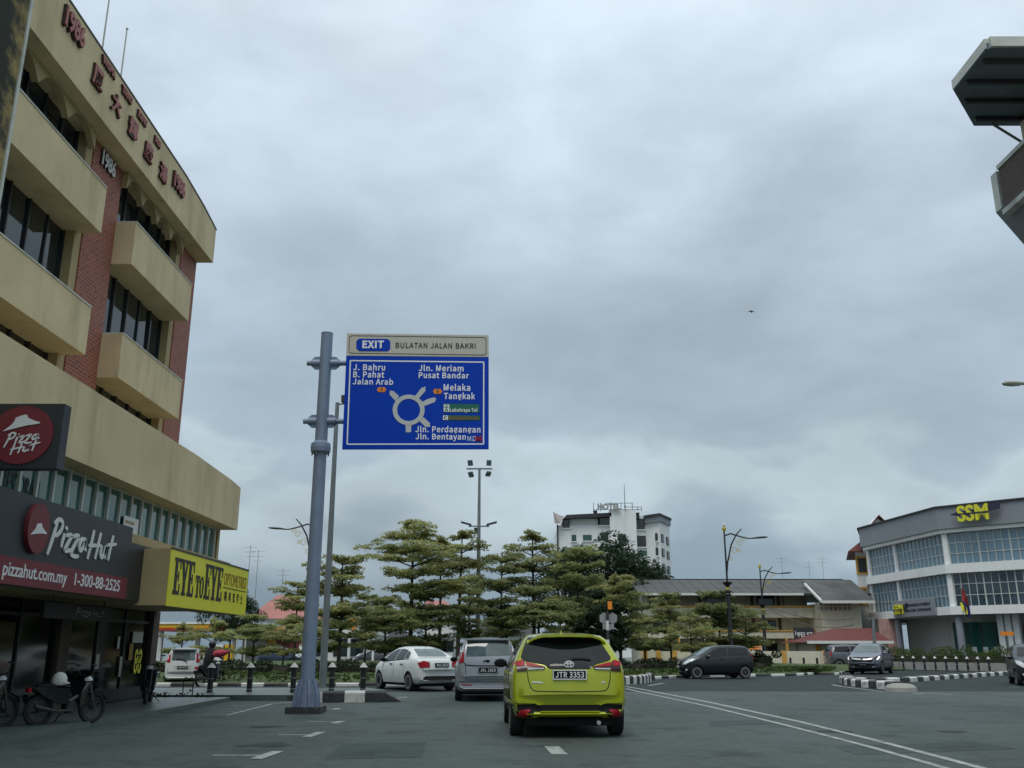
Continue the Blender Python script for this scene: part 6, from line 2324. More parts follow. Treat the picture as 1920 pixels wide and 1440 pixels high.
gx0, gx1 = at(1631, 985, 88).x, at(1672, 985, 88).x
gz0, gz1 = at(1640, 992, 88).z, at(1650, 969, 88).z
gb.prism([(gx0, 88.6, gz0 - 1), (gx1, 88.6, gz0 - 1), (gx1, 88.6, gz0), ((gx0 + gx1) / 2, 88.6, gz1), (gx0, 88.6, gz0)][::-1], (0, 1.2, 0))
gb.fixn().build('gable', 'wall_white', rb)
for a, b in (((gx0 - 0.3, gz0 - 0.15), ((gx0 + gx1) / 2, gz1 + 0.1)), ((gx1 + 0.3, gz0 - 0.15), ((gx0 + gx1) / 2, gz1 + 0.1))):
    u = Vector((b[0] - a[0], 0, b[1] - a[1]))
    MB().obox((a[0], 88.2, a[1]), u, (0.9, 2.4, 0), (0, 0, 0.14)).fixn().build('gable_roof', 'roof_red', rb)
for py in (1060, 1118):
    q = at(1616, py, 89.95)
    fr = MB().box(q.x - 0.55, q.x + 0.55, 89.9, 90.02, q.z - 0.85, q.z + 0.85).build('window', 'trim_orange', rb)
    MB().box(q.x - 0.38, q.x + 0.38, 89.87, 89.93, q.z - 0.66, q.z + 0.66).build('pane', 'glass_dark', fr)
mw = thing('mural_wall', 'pink and green painted wall between the guardhouse and the office', 'wall', at(1670, 1216, 84) * Vector((1, 1, 0)))
MB().box(at(1652, 1200, 84).x, at(1692, 1200, 84).x, 84, 84.3, 0, at(1670, 1160, 84).z).build('panel', 'mural', mw)

# ================================================================== SCHOOL
SYr = 88.0
sc_ = thing('school_building', 'long two-storey cream school with grey sheeted roof and orange trims', 'building', (at(1400, 1216, SYr).x, SYr + 4, 0))
xa, xb, xc = at(1200, 1113, SYr).x, at(1523, 1113, SYr).x, at(1606, 1113, SYr).x
ze = at(1400, 1114, SYr - 1).z
zrg = at(1400, 1088, SYr + 6).z
MB().box(xa + 0.4, xb, SYr + 1.8, SYr + 11, 0, ze + 0.2).build('wall', 'wall_cream', sc_)
MB().box(xb, xc - 0.6, SYr - 2.2, SYr + 11, 0, at(1560, 1131, SYr - 2.2).z).build('end_wall', 'wall_cream', sc_)
z0b, z1b = at(1400, 1158, SYr).z, at(1400, 1139, SYr).z
z2b, z3b = at(1400, 1197, SYr).z, at(1400, 1184, SYr).z
MB().box(xa + 0.4, xb - 0.01, SYr - 0.1, SYr + 1.79, z0b, z1b).build('balcony_parapet', 'wall_cream', sc_)
MB().box(xa + 0.4, xb - 0.01, SYr - 0.18, SYr, z1b, z1b + 0.16).build('orange_rail', 'trim_orange', sc_)
MB().box(xa + 0.4, xb - 0.01, SYr - 0.1, SYr + 1.79, z2b, z3b).build('balcony_parapet', 'wall_cream', sc_)
MB().box(xa + 0.4, xb - 0.01, SYr - 0.18, SYr, z3b, z3b + 0.12).build('orange_rail', 'trim_orange', sc_)
k = 0
x = xa + 0.8
while x < xb - 1:
    MB().box(x, x + 0.22, SYr - 0.12, SYr + 0.1, 0, z2b).build('post', 'trim_orange' if k % 2 else 'wall_cream', sc_)
    MB().box(x, x + 0.22, SYr + 1.6, SYr + 1.795, z3b, ze).build('post', 'wall_brown' if k % 3 else 'wall_cream', sc_)
    MB().box(x + 0.06, x + 0.16, SYr - 0.02, SYr + 0.08, z1b + 0.16, ze).build('post', 'frame_dark', sc_)
    if k % 2 == 0:
        for zz, zh in ((z1b - 0.3, z1b + 1.25), (z3b - 0.2, z0b - 0.2), (0.9, z2b - 0.4)):
            w = MB().box(x + 0.6, x + 2.2, SYr + 1.74, SYr + 1.81, zz, zh).build('window', 'frame_dark', sc_)
            MB().box(x + 0.7, x + 2.1, SYr + 1.72, SYr + 1.75, zz + 0.1, zh - 0.1).build('pane', 'glass_dark', w)
    x += 2.45
    k += 1
# roof of separate sheets
rows, cols = 3, 22
rl = (xc - xa) + 1.2
me = {}
p0 = Vector((xa - 0.3, SYr - 1.2, ze))
vup = Vector((0, 7.2, zrg - ze))
sl = math.atan2(vup.z, vup.y)
ln = vup.length
pmesh = MB().box(-rl / cols / 2 + 0.02, rl / cols / 2 - 0.02, 0, ln / rows - 0.03, -0.04, 0.04).mesh('roof_sheet', 'roof_grey')
roof = MB().obox(p0 + Vector((0, 0, -0.14)), (rl, 0, 0), vup, (0, 0, 0.1)).fixn().build('roof', 'roof_dark', sc_)
for r_ in range(rows):
    for c in range(cols):
        q = p0 + Vector((rl * (c + 0.5) / cols, 0, 0.03)) + vup * (r_ / rows)
        o = piece('roof_sheet', pmesh, roof, q)
        o.rotation_euler = (sl + random.uniform(-0.004, 0.004), 0, 0)
MB().obox(p0 + vup + Vector((0, 0, -0.1)), (rl, 0, 0), (0, 7.2, -(zrg - ze)), (0, 0, 0.1)).fixn().build('roof_back', 'roof_grey', sc_)
MB().box(p0.x, p0.x + rl, p0.y + 7.0, p0.y + 7.5, zrg - 0.02, zrg + 0.12).build('ridge', 'roof_dark', sc_)
MB().box(p0.x, xb - 1.2, p0.y - 0.14, p0.y, ze - 0.12, ze + 0.08).build('gutter', 'wall_offwhite', sc_)
# projecting lower roof on the right
ze2 = at(1560, 1128, SYr - 4).z
q0 = Vector((xb - 0.3, SYr - 3.4, ze2))
v2 = Vector((0, 5.4, zrg - 0.35 - ze2))
MB().obox(q0, (xc - xb + 0.6, 0, 0), v2, (0, 0, 0.12)).fixn().build('wing_roof', 'roof_grey', sc_)
MB().box(q0.x, q0.x + xc - xb + 0.6, q0.y - 0.15, q0.y, ze2 - 0.12, ze2 + 0.12).build('gutter', 'wall_offwhite', sc_)
MB().obox(q0 + Vector((-0.14, -0.1, -0.05)), (0.16, 0, 0), v2 * 0.8, (0, 0, 0.22)).fixn().build('verge_board', 'wall_offwhite', sc_)
vb = MB()
q = at(1562, 1140, SYr - 2.25)
for i in range(8):
    for j in range(2):
        vb.box(q.x - 1.6 + 0.42 * i, q.x - 1.6 + 0.42 * i + 0.3, SYr - 2.23, SYr - 2.17, q.z + 0.4 * j - 0.2, q.z + 0.4 * j + 0.1)
tag(vb.build('vent_blocks', 'concrete', sc_), kind='stuff')
# boundary wall with orange pillars
wl_ = thing('boundary_wall', 'cream boundary wall with orange pillars below the school', 'wall', at(1470, 1250, 74) * Vector((1, 1, 0)))
wy = 74.0
wx0, wx1 = at(1200, 1240, wy).x, at(1560, 1240, wy).x
wz = at(1450, 1221, wy).z
MB().box(wx0, wx1, wy, wy + 0.2, 0, wz).build('wall_panel', 'wall_cream', wl_)
for px in (1210, 1235, 1265, 1330, 1400, 1471, 1549):
    x = at(px, 1240, wy).x
    MB().box(x - 0.17, x + 0.17, wy - 0.08, wy + 0.28, 0, wz + 0.05).build('pillar', 'trim_orange', wl_)
# guardhouse
gh = thing('guardhouse', 'low guardhouse with wide red hipped roof beside the school wall', 'building', (at(1600, 1230, 79).x, 81, 0))
gx0, gx1 = at(1530, 1220, 78).x, at(1662, 1220, 78).x
gz = at(1600, 1204, 77).z
MB().box(gx0, gx1, 78, 83, 0, gz).build('wall', 'wall_cream', gh)
ga0, ga1 = at(1513, 1203, 76.5).x, at(1675, 1203, 76.5).x
rz_ = at(1600, 1178, 80).z
MB().add([(ga0, 76.5, gz), (ga1, 76.5, gz), (ga1, 84.5, gz), (ga0, 84.5, gz), (at(1563, 1178, 80).x, 80, rz_), (at(1632, 1178, 80).x, 80, rz_)],
         [(0, 1, 5, 4), (1, 2, 5), (2, 3, 4, 5), (3, 0, 4), (3, 2, 1, 0)]).build('roof', 'roof_red', gh)
MB().box(ga0, ga1, 76.42, 76.5, gz - 0.12, gz + 0.1).build('gutter', 'wall_offwhite', gh)
for px in (1534, 1658):
    x = at(px, 1220, 78).x
    MB().box(x - 0.2, x + 0.2, 77.85, 78.0, 0, gz).build('corner_pier', 'trim_orange', gh)
q = at(1590, 1212, 77.9)
fr = MB().box(q.x - 1.5, q.x + 1.5, 77.93, 78.0, q.z - 0.35, q.z + 0.22).build('window', 'concrete', gh)
MB().box(q.x - 1.4, q.x + 1.4, 77.9, 77.94, q.z - 0.28, q.z + 0.15).build('pane', 'glass_dark', fr)
fs = thing('notice_board', 'dark board with white letters below the school balcony', 'sign', at(1508, 1216, 82) * Vector((1, 1, 0)))
c0, c1 = at(1490, 1201, 82), at(1526, 1177, 82)
MB().box(c0.x, c1.x, 82, 82.15, c0.z, c1.z).build('board', 'frame_dark', fs)
for x in (c0.x + 0.2, c1.x - 0.2):
    MB().cyl((x, 82.1, 0), (x, 82.1, c0.z + 0.1), 0.05).build('post', 'galvanised', fs)
lettering('lettering', 'FELST', (c0.x + 0.35, 81.999, c0.z + 0.3), Ux, Nz, (c1.x - c0.x) * 0.72, 0.36, 'letters_white', fs, 0.02, 0.02)
lettering('lettering', 'h', (c0.x + 0.1, 81.998, c0.z + 0.42), Ux, Nz, 0.22, 0.36, 'letters_white', fs, 0.0, 0.02)
sw_ = thing('playground_frame', 'red and white playground frame behind the cream wall', 'playground', at(1412, 1216, 77) * Vector((1, 1, 0)))
for px, py in ((1404, 1205), (1411, 1207), (1421, 1205), (1427, 1208)):
    p_ = at(px, py, 77)
    MB().cyl((p_.x, 77, 0), p_, 0.06).build('post', 'wall_offwhite', sw_)
for py in (1213, 1217):
    a, b = at(1404, py, 77), at(1427, py, 77)
    MB().cyl(a, b, 0.07).build('rail', 'sign_orange', sw_)
for px in (1483, 1508, 1533):
    p_ = at(px, 1250, 70)
    b_ = thing('plain_bollard', 'plain black stub post on the verge before the cream wall', 'bollard', (p_.x, 70, 0), group='stub posts before the cream wall')
    MB().cyl((p_.x, 70, 0), (p_.x, 70, 0.72), 0.09, 0.08, 8).build('post', 'black_metal', b_)
    MB().cyl((p_.x, 70, 0.72), (p_.x, 70, 0.76), 0.095, n=8).build('cap', 'black_metal', b_)

# ================================================================== HOTEL
HY = 160.0
ho = thing('hotel_building', 'white multi-storey hotel with rooftop letters rising behind the trees', 'building', (at(1150, 1216, HY).x, HY + 8, 0))
hx = lambda px: at(px, 1000, HY).x
hz = lambda py: at(1150, py, HY).z
MB().box(hx(1047), hx(1144), HY, HY + 16, 0, hz(985)).build('left_wing', 'wall_white', ho)
MB().box(hx(1068), hx(1122), HY + 0.4, HY + 15, hz(985), hz(972)).build('penthouse_wall', 'wall_white', ho)
MB().box(hx(1143), hx(1192), HY - 1.2, HY + 14, 0, hz(958)).build('tower', 'wall_white', ho)
MB().box(hx(1192), hx(1213), HY + 0.5, HY + 14, 0, hz(966)).build('link_wall', 'wall_white', ho)
rw_ = [Vector((hx(1212), HY + 0.3, 0)), Vector((hx(1233), HY - 2.2, 0)), Vector((hx(1262), HY + 3.5, 0)), Vector((hx(1262), HY + 15, 0)), Vector((hx(1212), HY + 15, 0))]
MB().prism(rw_, (0, 0, hz(981))).fixn().build('right_wing', 'wall_white', ho)
c_ = sum(rw_, Vector()) / 5
MB().prism([c_ + (p - c_) * 1.10 + Vector((0, 0, hz(981))) for p in rw_], (0, 0, 0.9)).fixn().build('right_roof', 'wall_grey', ho)
MB().prism([c_ + (p - c_) * 1.16 + Vector((0, 0, hz(981) + 0.9)) for p in rw_], (0, 0, 0.35)).fixn().build('right_roof_edge', 'roof_dark', ho)
MB().prism([(hx(1056), HY - 1.2, hz(974)), (hx(1146), HY - 1.2, hz(970)), (hx(1146), HY - 1.2, hz(963)), (hx(1062), HY - 1.2, hz(967))], (0, 15, 0)).fixn().build('left_roof', 'roof_dark', ho)
MB().add([(hx(1040), HY - 1, hz(983)), (hx(1050), HY - 1.5, hz(984)), (hx(1058), HY - 1, hz(970)), (hx(1048), HY - 1, hz(967)), (hx(1037), HY - 1, hz(961)), (hx(1048), HY + 3, hz(968))],
         [(0, 1, 2, 3, 4), (0, 4, 5), (4, 3, 5), (3, 2, 5), (2, 1, 5), (1, 0, 5)]).fixn().build('upswept_gable', 'gable_pale', ho)
MB().box(hx(1044), hx(1046.5), HY - 0.4, HY + 0.2, 0, hz(984)).build('drain_pipe', 'frame_dark', ho)


def hwin(x0, x1, y0, y1, yy, mt='glass_dark', reveal=True):
    w = MB().box(hx(x0), hx(x1), yy - 0.12, yy + 0.2, hz(y1), hz(y0)).build('window', 'frame_dark', ho)
    a, b, c, d = hx(x0) + 0.12, hx(x1) - 0.12, hz(y1) + 0.1, hz(y0) - 0.1
    n_ = max(1, int(round((b - a) / 0.9)))
    for k in range(n_):
        MB().box(a + (b - a) * k / n_ + 0.03, a + (b - a) * (k + 1) / n_ - 0.03, yy - 0.16, yy - 0.10, c, d).build('pane', mt, w)
    MB().box(hx(x0) - 0.15, hx(x1) + 0.15, yy - 0.3, yy + 0.05, hz(y1) - 0.18, hz(y1)).build('sill', 'wall_offwhite', w)


for a in ((1055, 1068, 973, 990, HY - 0.02), (1124, 1144, 971, 985, HY - 0.05)):
    hwin(*a)
for a in ((1072, 1080, 1003, 1015, HY), (1093, 1109, 1003, 1014, HY)):
    hwin(*a, mt='glass_green')
hwin(1126, 1140, 998, 1014, HY)
hwin(1158, 1172, 1003, 1026, HY - 1.2)
hwin(1190, 1210, 972, 992, HY + 0.5)
hwin(1192, 1211, 1004, 1025, HY + 0.5)
hwin(1193, 1212, 1032, 1042, HY + 0.5, 'glass_green')
hwin(1193, 1212, 1052, 1066, HY + 0.5)
for py in (1004, 1031, 1059):
    hwin(1225, 1229, py - 2, py + 13, HY - 1.9)
    for s0, s1, wy_ in ((0.12, 0.36, 14), (0.60, 0.85, 12)):
        P, Q = rw_[1], rw_[2]
        u = (Q - P)
        L = u.length
        u = u / L
        n_ = Vector((u.y, -u.x, 0))
        o = P + u * s0 * L + n_ * 0.1 + Vector((0, 0, hz(py + wy_ - (0 if s0 < 0.5 else -4))))
        w = MB().obox(o, u * (s1 - s0) * L, -n_ * 0.3, (0, 0, 1.35)).fixn().build('window', 'frame_dark', ho)
        MB().obox(o + u * 0.12 + n_ * 0.05 + Vector((0, 0, 0.1)), u * ((s1 - s0) * L - 0.24), -n_ * 0.04, (0, 0, 1.15)).fixn().build('pane', 'glass_dark', w)
hsn = thing('rooftop_sign', 'grey capital letters and lattice frame on the hotel roof', 'sign', (hx(1155), HY - 1.3, hz(958)))
lettering('lettering', 'HOTEL', (hx(1120), HY - 1.5, hz(957.5)), Ux, Nz, hx(1163) - hx(1120), hz(948) - hz(957.5), 'concrete', hsn, 0.05, 0.3)
lat = MB()
for px in (1113, 1126, 1145, 1165, 1172, 1186, 1196, 1203):
    t_ = 944 if px < 1190 else 952
    lat.cyl((hx(px), HY - 1.0, hz(960)), (hx(px), HY - 1.0, hz(t_)), 0.07, n=6)
for py, a, b in ((945, 1135, 1186), (957, 1113, 1203), (952, 1172, 1203)):
    lat.cyl((hx(a), HY - 1.0, hz(py)), (hx(b), HY - 1.0, hz(py)), 0.06, n=6)
lat.build('lattice', 'sign_back', hsn)
lettering('lettering', 'I', (hx(1170), HY - 1.3, hz(955)), Ux, Nz, 0.3, 0.5, 'concrete', hsn, 0.05, 0.2)
am = thing('roof_mast', 'thin aerial mast above the hotel letters', 'mast', (hx(1172), HY, hz(945)))
MB().cyl((hx(1172), HY - 1.0, hz(946)), (hx(1172), HY - 1.0, hz(910)), 0.09, 0.05, 6).build('pole', 'sign_back', am)
for px, py in ((1117, 960), (1196, 964)):
    ta = thing('water_tank', 'small dark box on the hotel roof edge', 'tank', (hx(px), HY + 1, hz(py + 2)), group='dark boxes on the hotel roof')
    MB().box(hx(px) - 0.3, hx(px) + 0.3, HY - 0.5, HY + 0.5, hz(py + 3.2) - 0.6, hz(py - 1.5)).build('box', 'frame_dark', ta)
    MB().box(hx(px) - 0.36, hx(px) + 0.36, HY - 0.55, HY + 0.55, hz(py - 1.5), hz(py - 2.2)).build('lid', 'roof_dark', ta)

# ================================================================== RIGHT NEAR BUILDING (top right corner)
nr = thing('corner_building', 'pale building with dark canopy roof and brown balcony at the road side', 'building', (13, 14, 0))
RX = 11.0
cz_ = 13.0
cp = [at_z(1788, 170, cz_), at_z(1826, 236, cz_), at_z(1960, 226, cz_)]
pA, pB = cp[0], cp[1]
pF = Vector((pA.x, at_z(1848, 92, cz_).y, cz_))
pA = Vector((pF.x, pA.y, cz_))
poly = [pF, Vector((17, pF.y - 0.4, cz_)), Vector((17, pB.y, cz_)), pB, pA]
MB().prism(poly, (0, 0, 0.14)).fixn().build('canopy_roof', 'canopy_grey', nr)
MB().box(pF.x - 0.02, pF.x + 0.06, pF.y, pA.y, cz_ + 0.02, cz_ + 0.24).build('canopy_fascia', 'strip_pale', nr)
MB().box(pF.x + 0.061, 17, pF.y - 0.08, pF.y, cz_ + 0.02, cz_ + 0.24).build('canopy_fascia', 'strip_pale', nr)
for k in range(4):
    yy = pF.y + (pB.y - pF.y) * (0.12 + 0.25 * k)
    xs_ = pF.x + 0.1 if yy < pA.y - 0.1 else pA.x + (pB.x - pA.x) * (yy + 0.05 - pA.y) / (pB.y - pA.y) + 0.1
    MB().box(xs_, 16, yy - 0.04, yy + 0.04, cz_ - 0.09, cz_ - 0.004).build('rafter', 'frame_dark', nr)
wc = at_z(1906, 229, cz_)
wallx, wy1 = wc.x, wc.y - 0.12
MB().box(wallx, 18, 2, wy1, 0, cz_ - 0.1).build('wall', 'wall_cream', nr)
wz0 = 11.9
fr = MB().box(wallx - 0.05, wallx + 0.02, pF.y + 0.6, wy1 - 0.3, wz0 - 0.9, wz0 + 0.35).build('window', 'frame_alu', nr)
nw = 3
for k in range(nw):
    a = pF.y + 0.65 + (wy1 - 0.95 - pF.y) * k / nw
    MB().box(wallx - 0.075, wallx - 0.05, a + 0.04, a + (wy1 - 0.95 - pF.y) / nw - 0.04, wz0 - 0.84, wz0 + 0.3).build('pane', 'glass_teal', fr)
b1, b2 = at_x(1872, 318, wallx - 0.55), at_x(1885, 392, wallx - 0.55)
MB().box(wallx - 0.55, wallx - 0.40, 2, b1.y, b2.z, b1.z).build('balcony_parapet', 'wall_brown', nr)
MB().box(wallx - 0.58, wallx - 0.36, 2, b1.y + 0.02, b1.z, b1.z + 0.10).build('balcony_coping', 'strip_pale', nr)
MB().box(wallx - 0.60, wallx - 0.36, 2, b1.y + 0.02, b2.z - 0.12, b2.z).build('balcony_edge', 'strip_pale', nr)
MB().box(wallx - 0.39, wallx, 2, b1.y, b2.z - 0.10, b2.z + 0.1).build('balcony_floor', 'wall_brown', nr)
fn0 = at(1857, 331, b1.y + 0.35)
fn1 = at(1869, 399, b1.y + 0.35)
MB().box(fn0.x, fn0.x + 0.32, b1.y + 0.1, b1.y + 0.35, fn1.z, fn0.z).build('white_fin', 'strip_pale', nr)
MB().prism([(fn0.x, b1.y + 0.35, fn1.z), (wallx + 0.3, b1.y + 0.35, fn1.z), (wallx + 0.3, b1.y + 0.35, fn1.z - 1.3)], (0, -1.6, 0)).fixn().build('sloped_soffit', 'wall_grey', nr)
s0_, s1_ = at_z(1860, 232, cz_ - 0.02), Vector((wallx, wy1 + 0.0, at(1912, 268, wy1).z))
MB().cyl(s0_, s1_, 0.03).build('strut', 'galvanised', nr)

# ================================================================== LEFT BACKGROUND: PETROL STATION AND HOUSES
pt = thing('petrol_station', 'petrol station canopy with white, yellow and red edge behind the low trees', 'petrol station', (at(400, 1216, 92).x, 96, 0))
x0, x1 = at(270, 1170, 92).x, at(480, 1170, 92).x
zz = [at(380, y, 92).z for y in (1182, 1177, 1170, 1166)]
MB().box(x0, x1, 92, 104, zz[1], zz[2]).build('canopy_band_yellow', 'canopy_yellow', pt)
MB().box(x0, x1, 92, 104, zz[0], zz[1] - 0.003).build('canopy_band_red', 'canopy_red', pt)
MB().box(x0 - 0.1, x1 + 0.1, 91.9, 104, zz[2] + 0.003, zz[3]).build('canopy_top', 'wall_white', pt)
for px in (300, 370, 440):
    x = at(px, 1200, 96).x
    MB().box(x - 0.2, x + 0.2, 96, 96.4, 0, zz[0]).build('column', 'wall_white', pt)
for px in (412, 426, 508, 568):
    x = at(px, 1225, 90).x
    pu = MB().box(x - 0.4, x + 0.4, 90, 90.6, 0, 1.75).build('fuel_pump', 'wall_white' if px % 3 else 'canopy_yellow', pt)
kb = thing('shop_block', 'pale forecourt shop with orange door and brown poster behind the trees', 'building', (at(530, 1216, 104).x, 108, 0))
x0, x1 = at(455, 1200, 104).x, at(700, 1200, 104).x
MB().box(x0, x1, 104, 112, 0, at(530, 1190, 104).z).build('wall', 'wall_offwhite', kb)
MB().box(x0 - 0.5, x1 + 0.5, 103.4, 112.5, at(530, 1190, 104).z, at(530, 1184, 104).z).build('roof', 'wall_white', kb)
q = at(506, 1235, 103.9)
MB().box(q.x - 0.5, q.x + 0.5, 103.9, 104, 0, 2.4).build('door', 'trim_orange', kb)
q = at(545, 1222, 103.9)
MB().box(q.x - 1.6, q.x + 1.4, 103.9, 104, 0.9, 2.7).build('poster', 'roof_red', kb)
for px in (585, 640, 665):
    q = at(px, 1230, 103.9)
    w = MB().box(q.x - 0.9, q.x + 0.9, 103.92, 104, 0.6, 2.4).build('window', 'frame_dark', kb)
    MB().box(q.x - 0.8, q.x + 0.8, 103.88, 103.93, 0.7, 2.3).build('pane', 'glass_dark', w)
lg = thing('station_sign', 'white sign panel with orange disc between the trees', 'sign', at(655, 1216, 80) * Vector((1, 1, 0)))
q = at(656, 1170, 80)
MB().box(q.x - 0.8, q.x + 0.8, 80, 80.2, q.z - 0.7, q.z + 0.7).build('panel', 'wall_white', lg)
MB().prism([(q.x + 0.2 + 0.42 * math.cos(a), 80.001, q.z + 0.5 * math.sin(a)) for a in [2 * math.pi * k / 18 for k in range(18)]], (0, -0.05, 0)).fixn().build('disc', 'sign_orange', lg)
MB().cyl((q.x, 80.1, 0), (q.x, 80.1, q.z - 0.65), 0.12).build('post', 'wall_white', lg)
MB().box(q.x + 1.0, q.x + 3.0, 80.0, 80.2, q.z - 0.45, q.z + 0.3).build('side_panel', 'canopy_yellow', lg)
MB().cyl((q.x + 2, 80.1, 0), (q.x + 2, 80.1, q.z - 0.4), 0.10).build('post', 'wall_white', lg)


def hip_house(label, px0, px1, yr, ye, Y, ridge, mat):
    h = thing('house', label, 'house', (at((px0 + px1) / 2, 1216, Y).x, Y + 4, 0))
    x0, x1 = at(px0, 1200, Y).x, at(px1, 1200, Y).x
    ze_, zr_ = at(500, ye, Y).z, at(500, yr, Y + 5).z
    MB().box(x0 + 0.8, x1 - 0.8, Y + 0.8, Y + 9.2, 0, ze_ + 0.05).build('wall', 'wall_offwhite', h)
    r0, r1 = at(ridge[0], yr, Y + 5).x, at(ridge[1], yr, Y + 5).x
    MB().add([(x0, Y, ze_), (x1, Y, ze_), (x1, Y + 10, ze_), (x0, Y + 10, ze_), (r0, Y + 5, zr_), (r1, Y + 5, zr_)],
             [(0, 1, 5, 4), (1, 2, 5), (2, 3, 4, 5), (3, 0, 4), (3, 2, 1, 0)]).build('roof', mat, h)
    for k in range(3):
        x = x0 + 1.5 + k * (x1 - x0 - 3) / 2.6
        w = MB().box(x, x + 1.4, Y + 0.72, Y + 0.8, 1.0, 2.4).build('window', 'frame_dark', h)
        MB().box(x + 0.1, x + 1.3, Y + 0.69, Y + 0.73, 1.1, 2.3).build('pane', 'glass_dark', w)
    return h


hip_house('pink hip-roofed house left of the sign gantry pole', 458, 600, 1116, 1160, 118, (520, 548), 'roof_pink')
hip_house('pink-roofed house glimpsed between the tree trunks behind the tallest tree', 780, 860, 1126, 1150, 122, (800, 835), 'roof_pink')
hip_house('low pale house with dark roof beyond the island trees', 880, 1010, 1165, 1190, 118, (910, 980), 'roof_dark')
hip_house('low pale house with grey roof behind the sign post trees', 1040, 1180, 1165, 1192, 124, (1070, 1150), 'roof_grey')
hip_house('low white house with dark roof behind the second tree row', 620, 760, 1168, 1194, 126, (650, 730), 'roof_dark')
for px, y0_, y1_, lab in ((470, 1022, 1118, 'thin television aerial mast, taller of the pair above the pink roof'), (485, 1030, 1118, 'thin television aerial mast with cross bars beside the taller aerial'),
                          (531, 1066, 1125, 'short television aerial above the pink roof ridge')):
    p_ = at(px, y0_, 124)
    a_ = thing('aerial_mast', lab, 'aerial', (p_.x, 124, 0))
    MB().cyl((p_.x, 124, 0), p_, 0.05, 0.03, 6).build('pole', 'galvanised', a_)
    br = MB()
    for k in range(3):
        br.cyl(p_ + Vector((-0.9 + 0.2 * k, 0, -0.3 - 0.6 * k)), p_ + Vector((0.9 - 0.2 * k, 0, -0.3 - 0.6 * k)), 0.02, n=5)
    tag(br.build('cross_bars', 'galvanised', a_), kind='stuff')
for px, y0_, lab in ((1465, 1043, 'faint aerial mast left of the middle one behind the school roof'), (1516, 1052, 'faint middle aerial mast behind the school roof'), (1541, 1044, 'faint aerial mast nearest the red-roofed block')):
    p_ = at(px, y0_, 130)
    a_ = thing('aerial_mast', lab, 'aerial', (p_.x, 130, 0))
    MB().cyl((p_.x, 130, 0), p_, 0.035, 0.02, 6).build('pole', 'galvanised', a_)
    br = MB()
    for k in range(2):
        br.cyl(p_ + Vector((-0.7, 0, -0.3 - 0.5 * k)), p_ + Vector((0.7, 0, -0.3 - 0.5 * k)), 0.015, n=5)
    tag(br.build('cross_bars', 'galvanised', a_), kind='stuff')
# ================================================================== STREET FURNITURE
def scroll(c, r, turns, sgn, plane_u, n=26):
    out = []
    for k in range(n):
        t = k / (n - 1)
        a = turns * 2 * math.pi * t
        rr = r * (1 - 0.8 * t)
        out.append(Vector(c) + plane_u * (sgn * (r - rr * math.cos(a)) - sgn * r) + Vector((0, 0, rr * math.sin(a))))
    return out


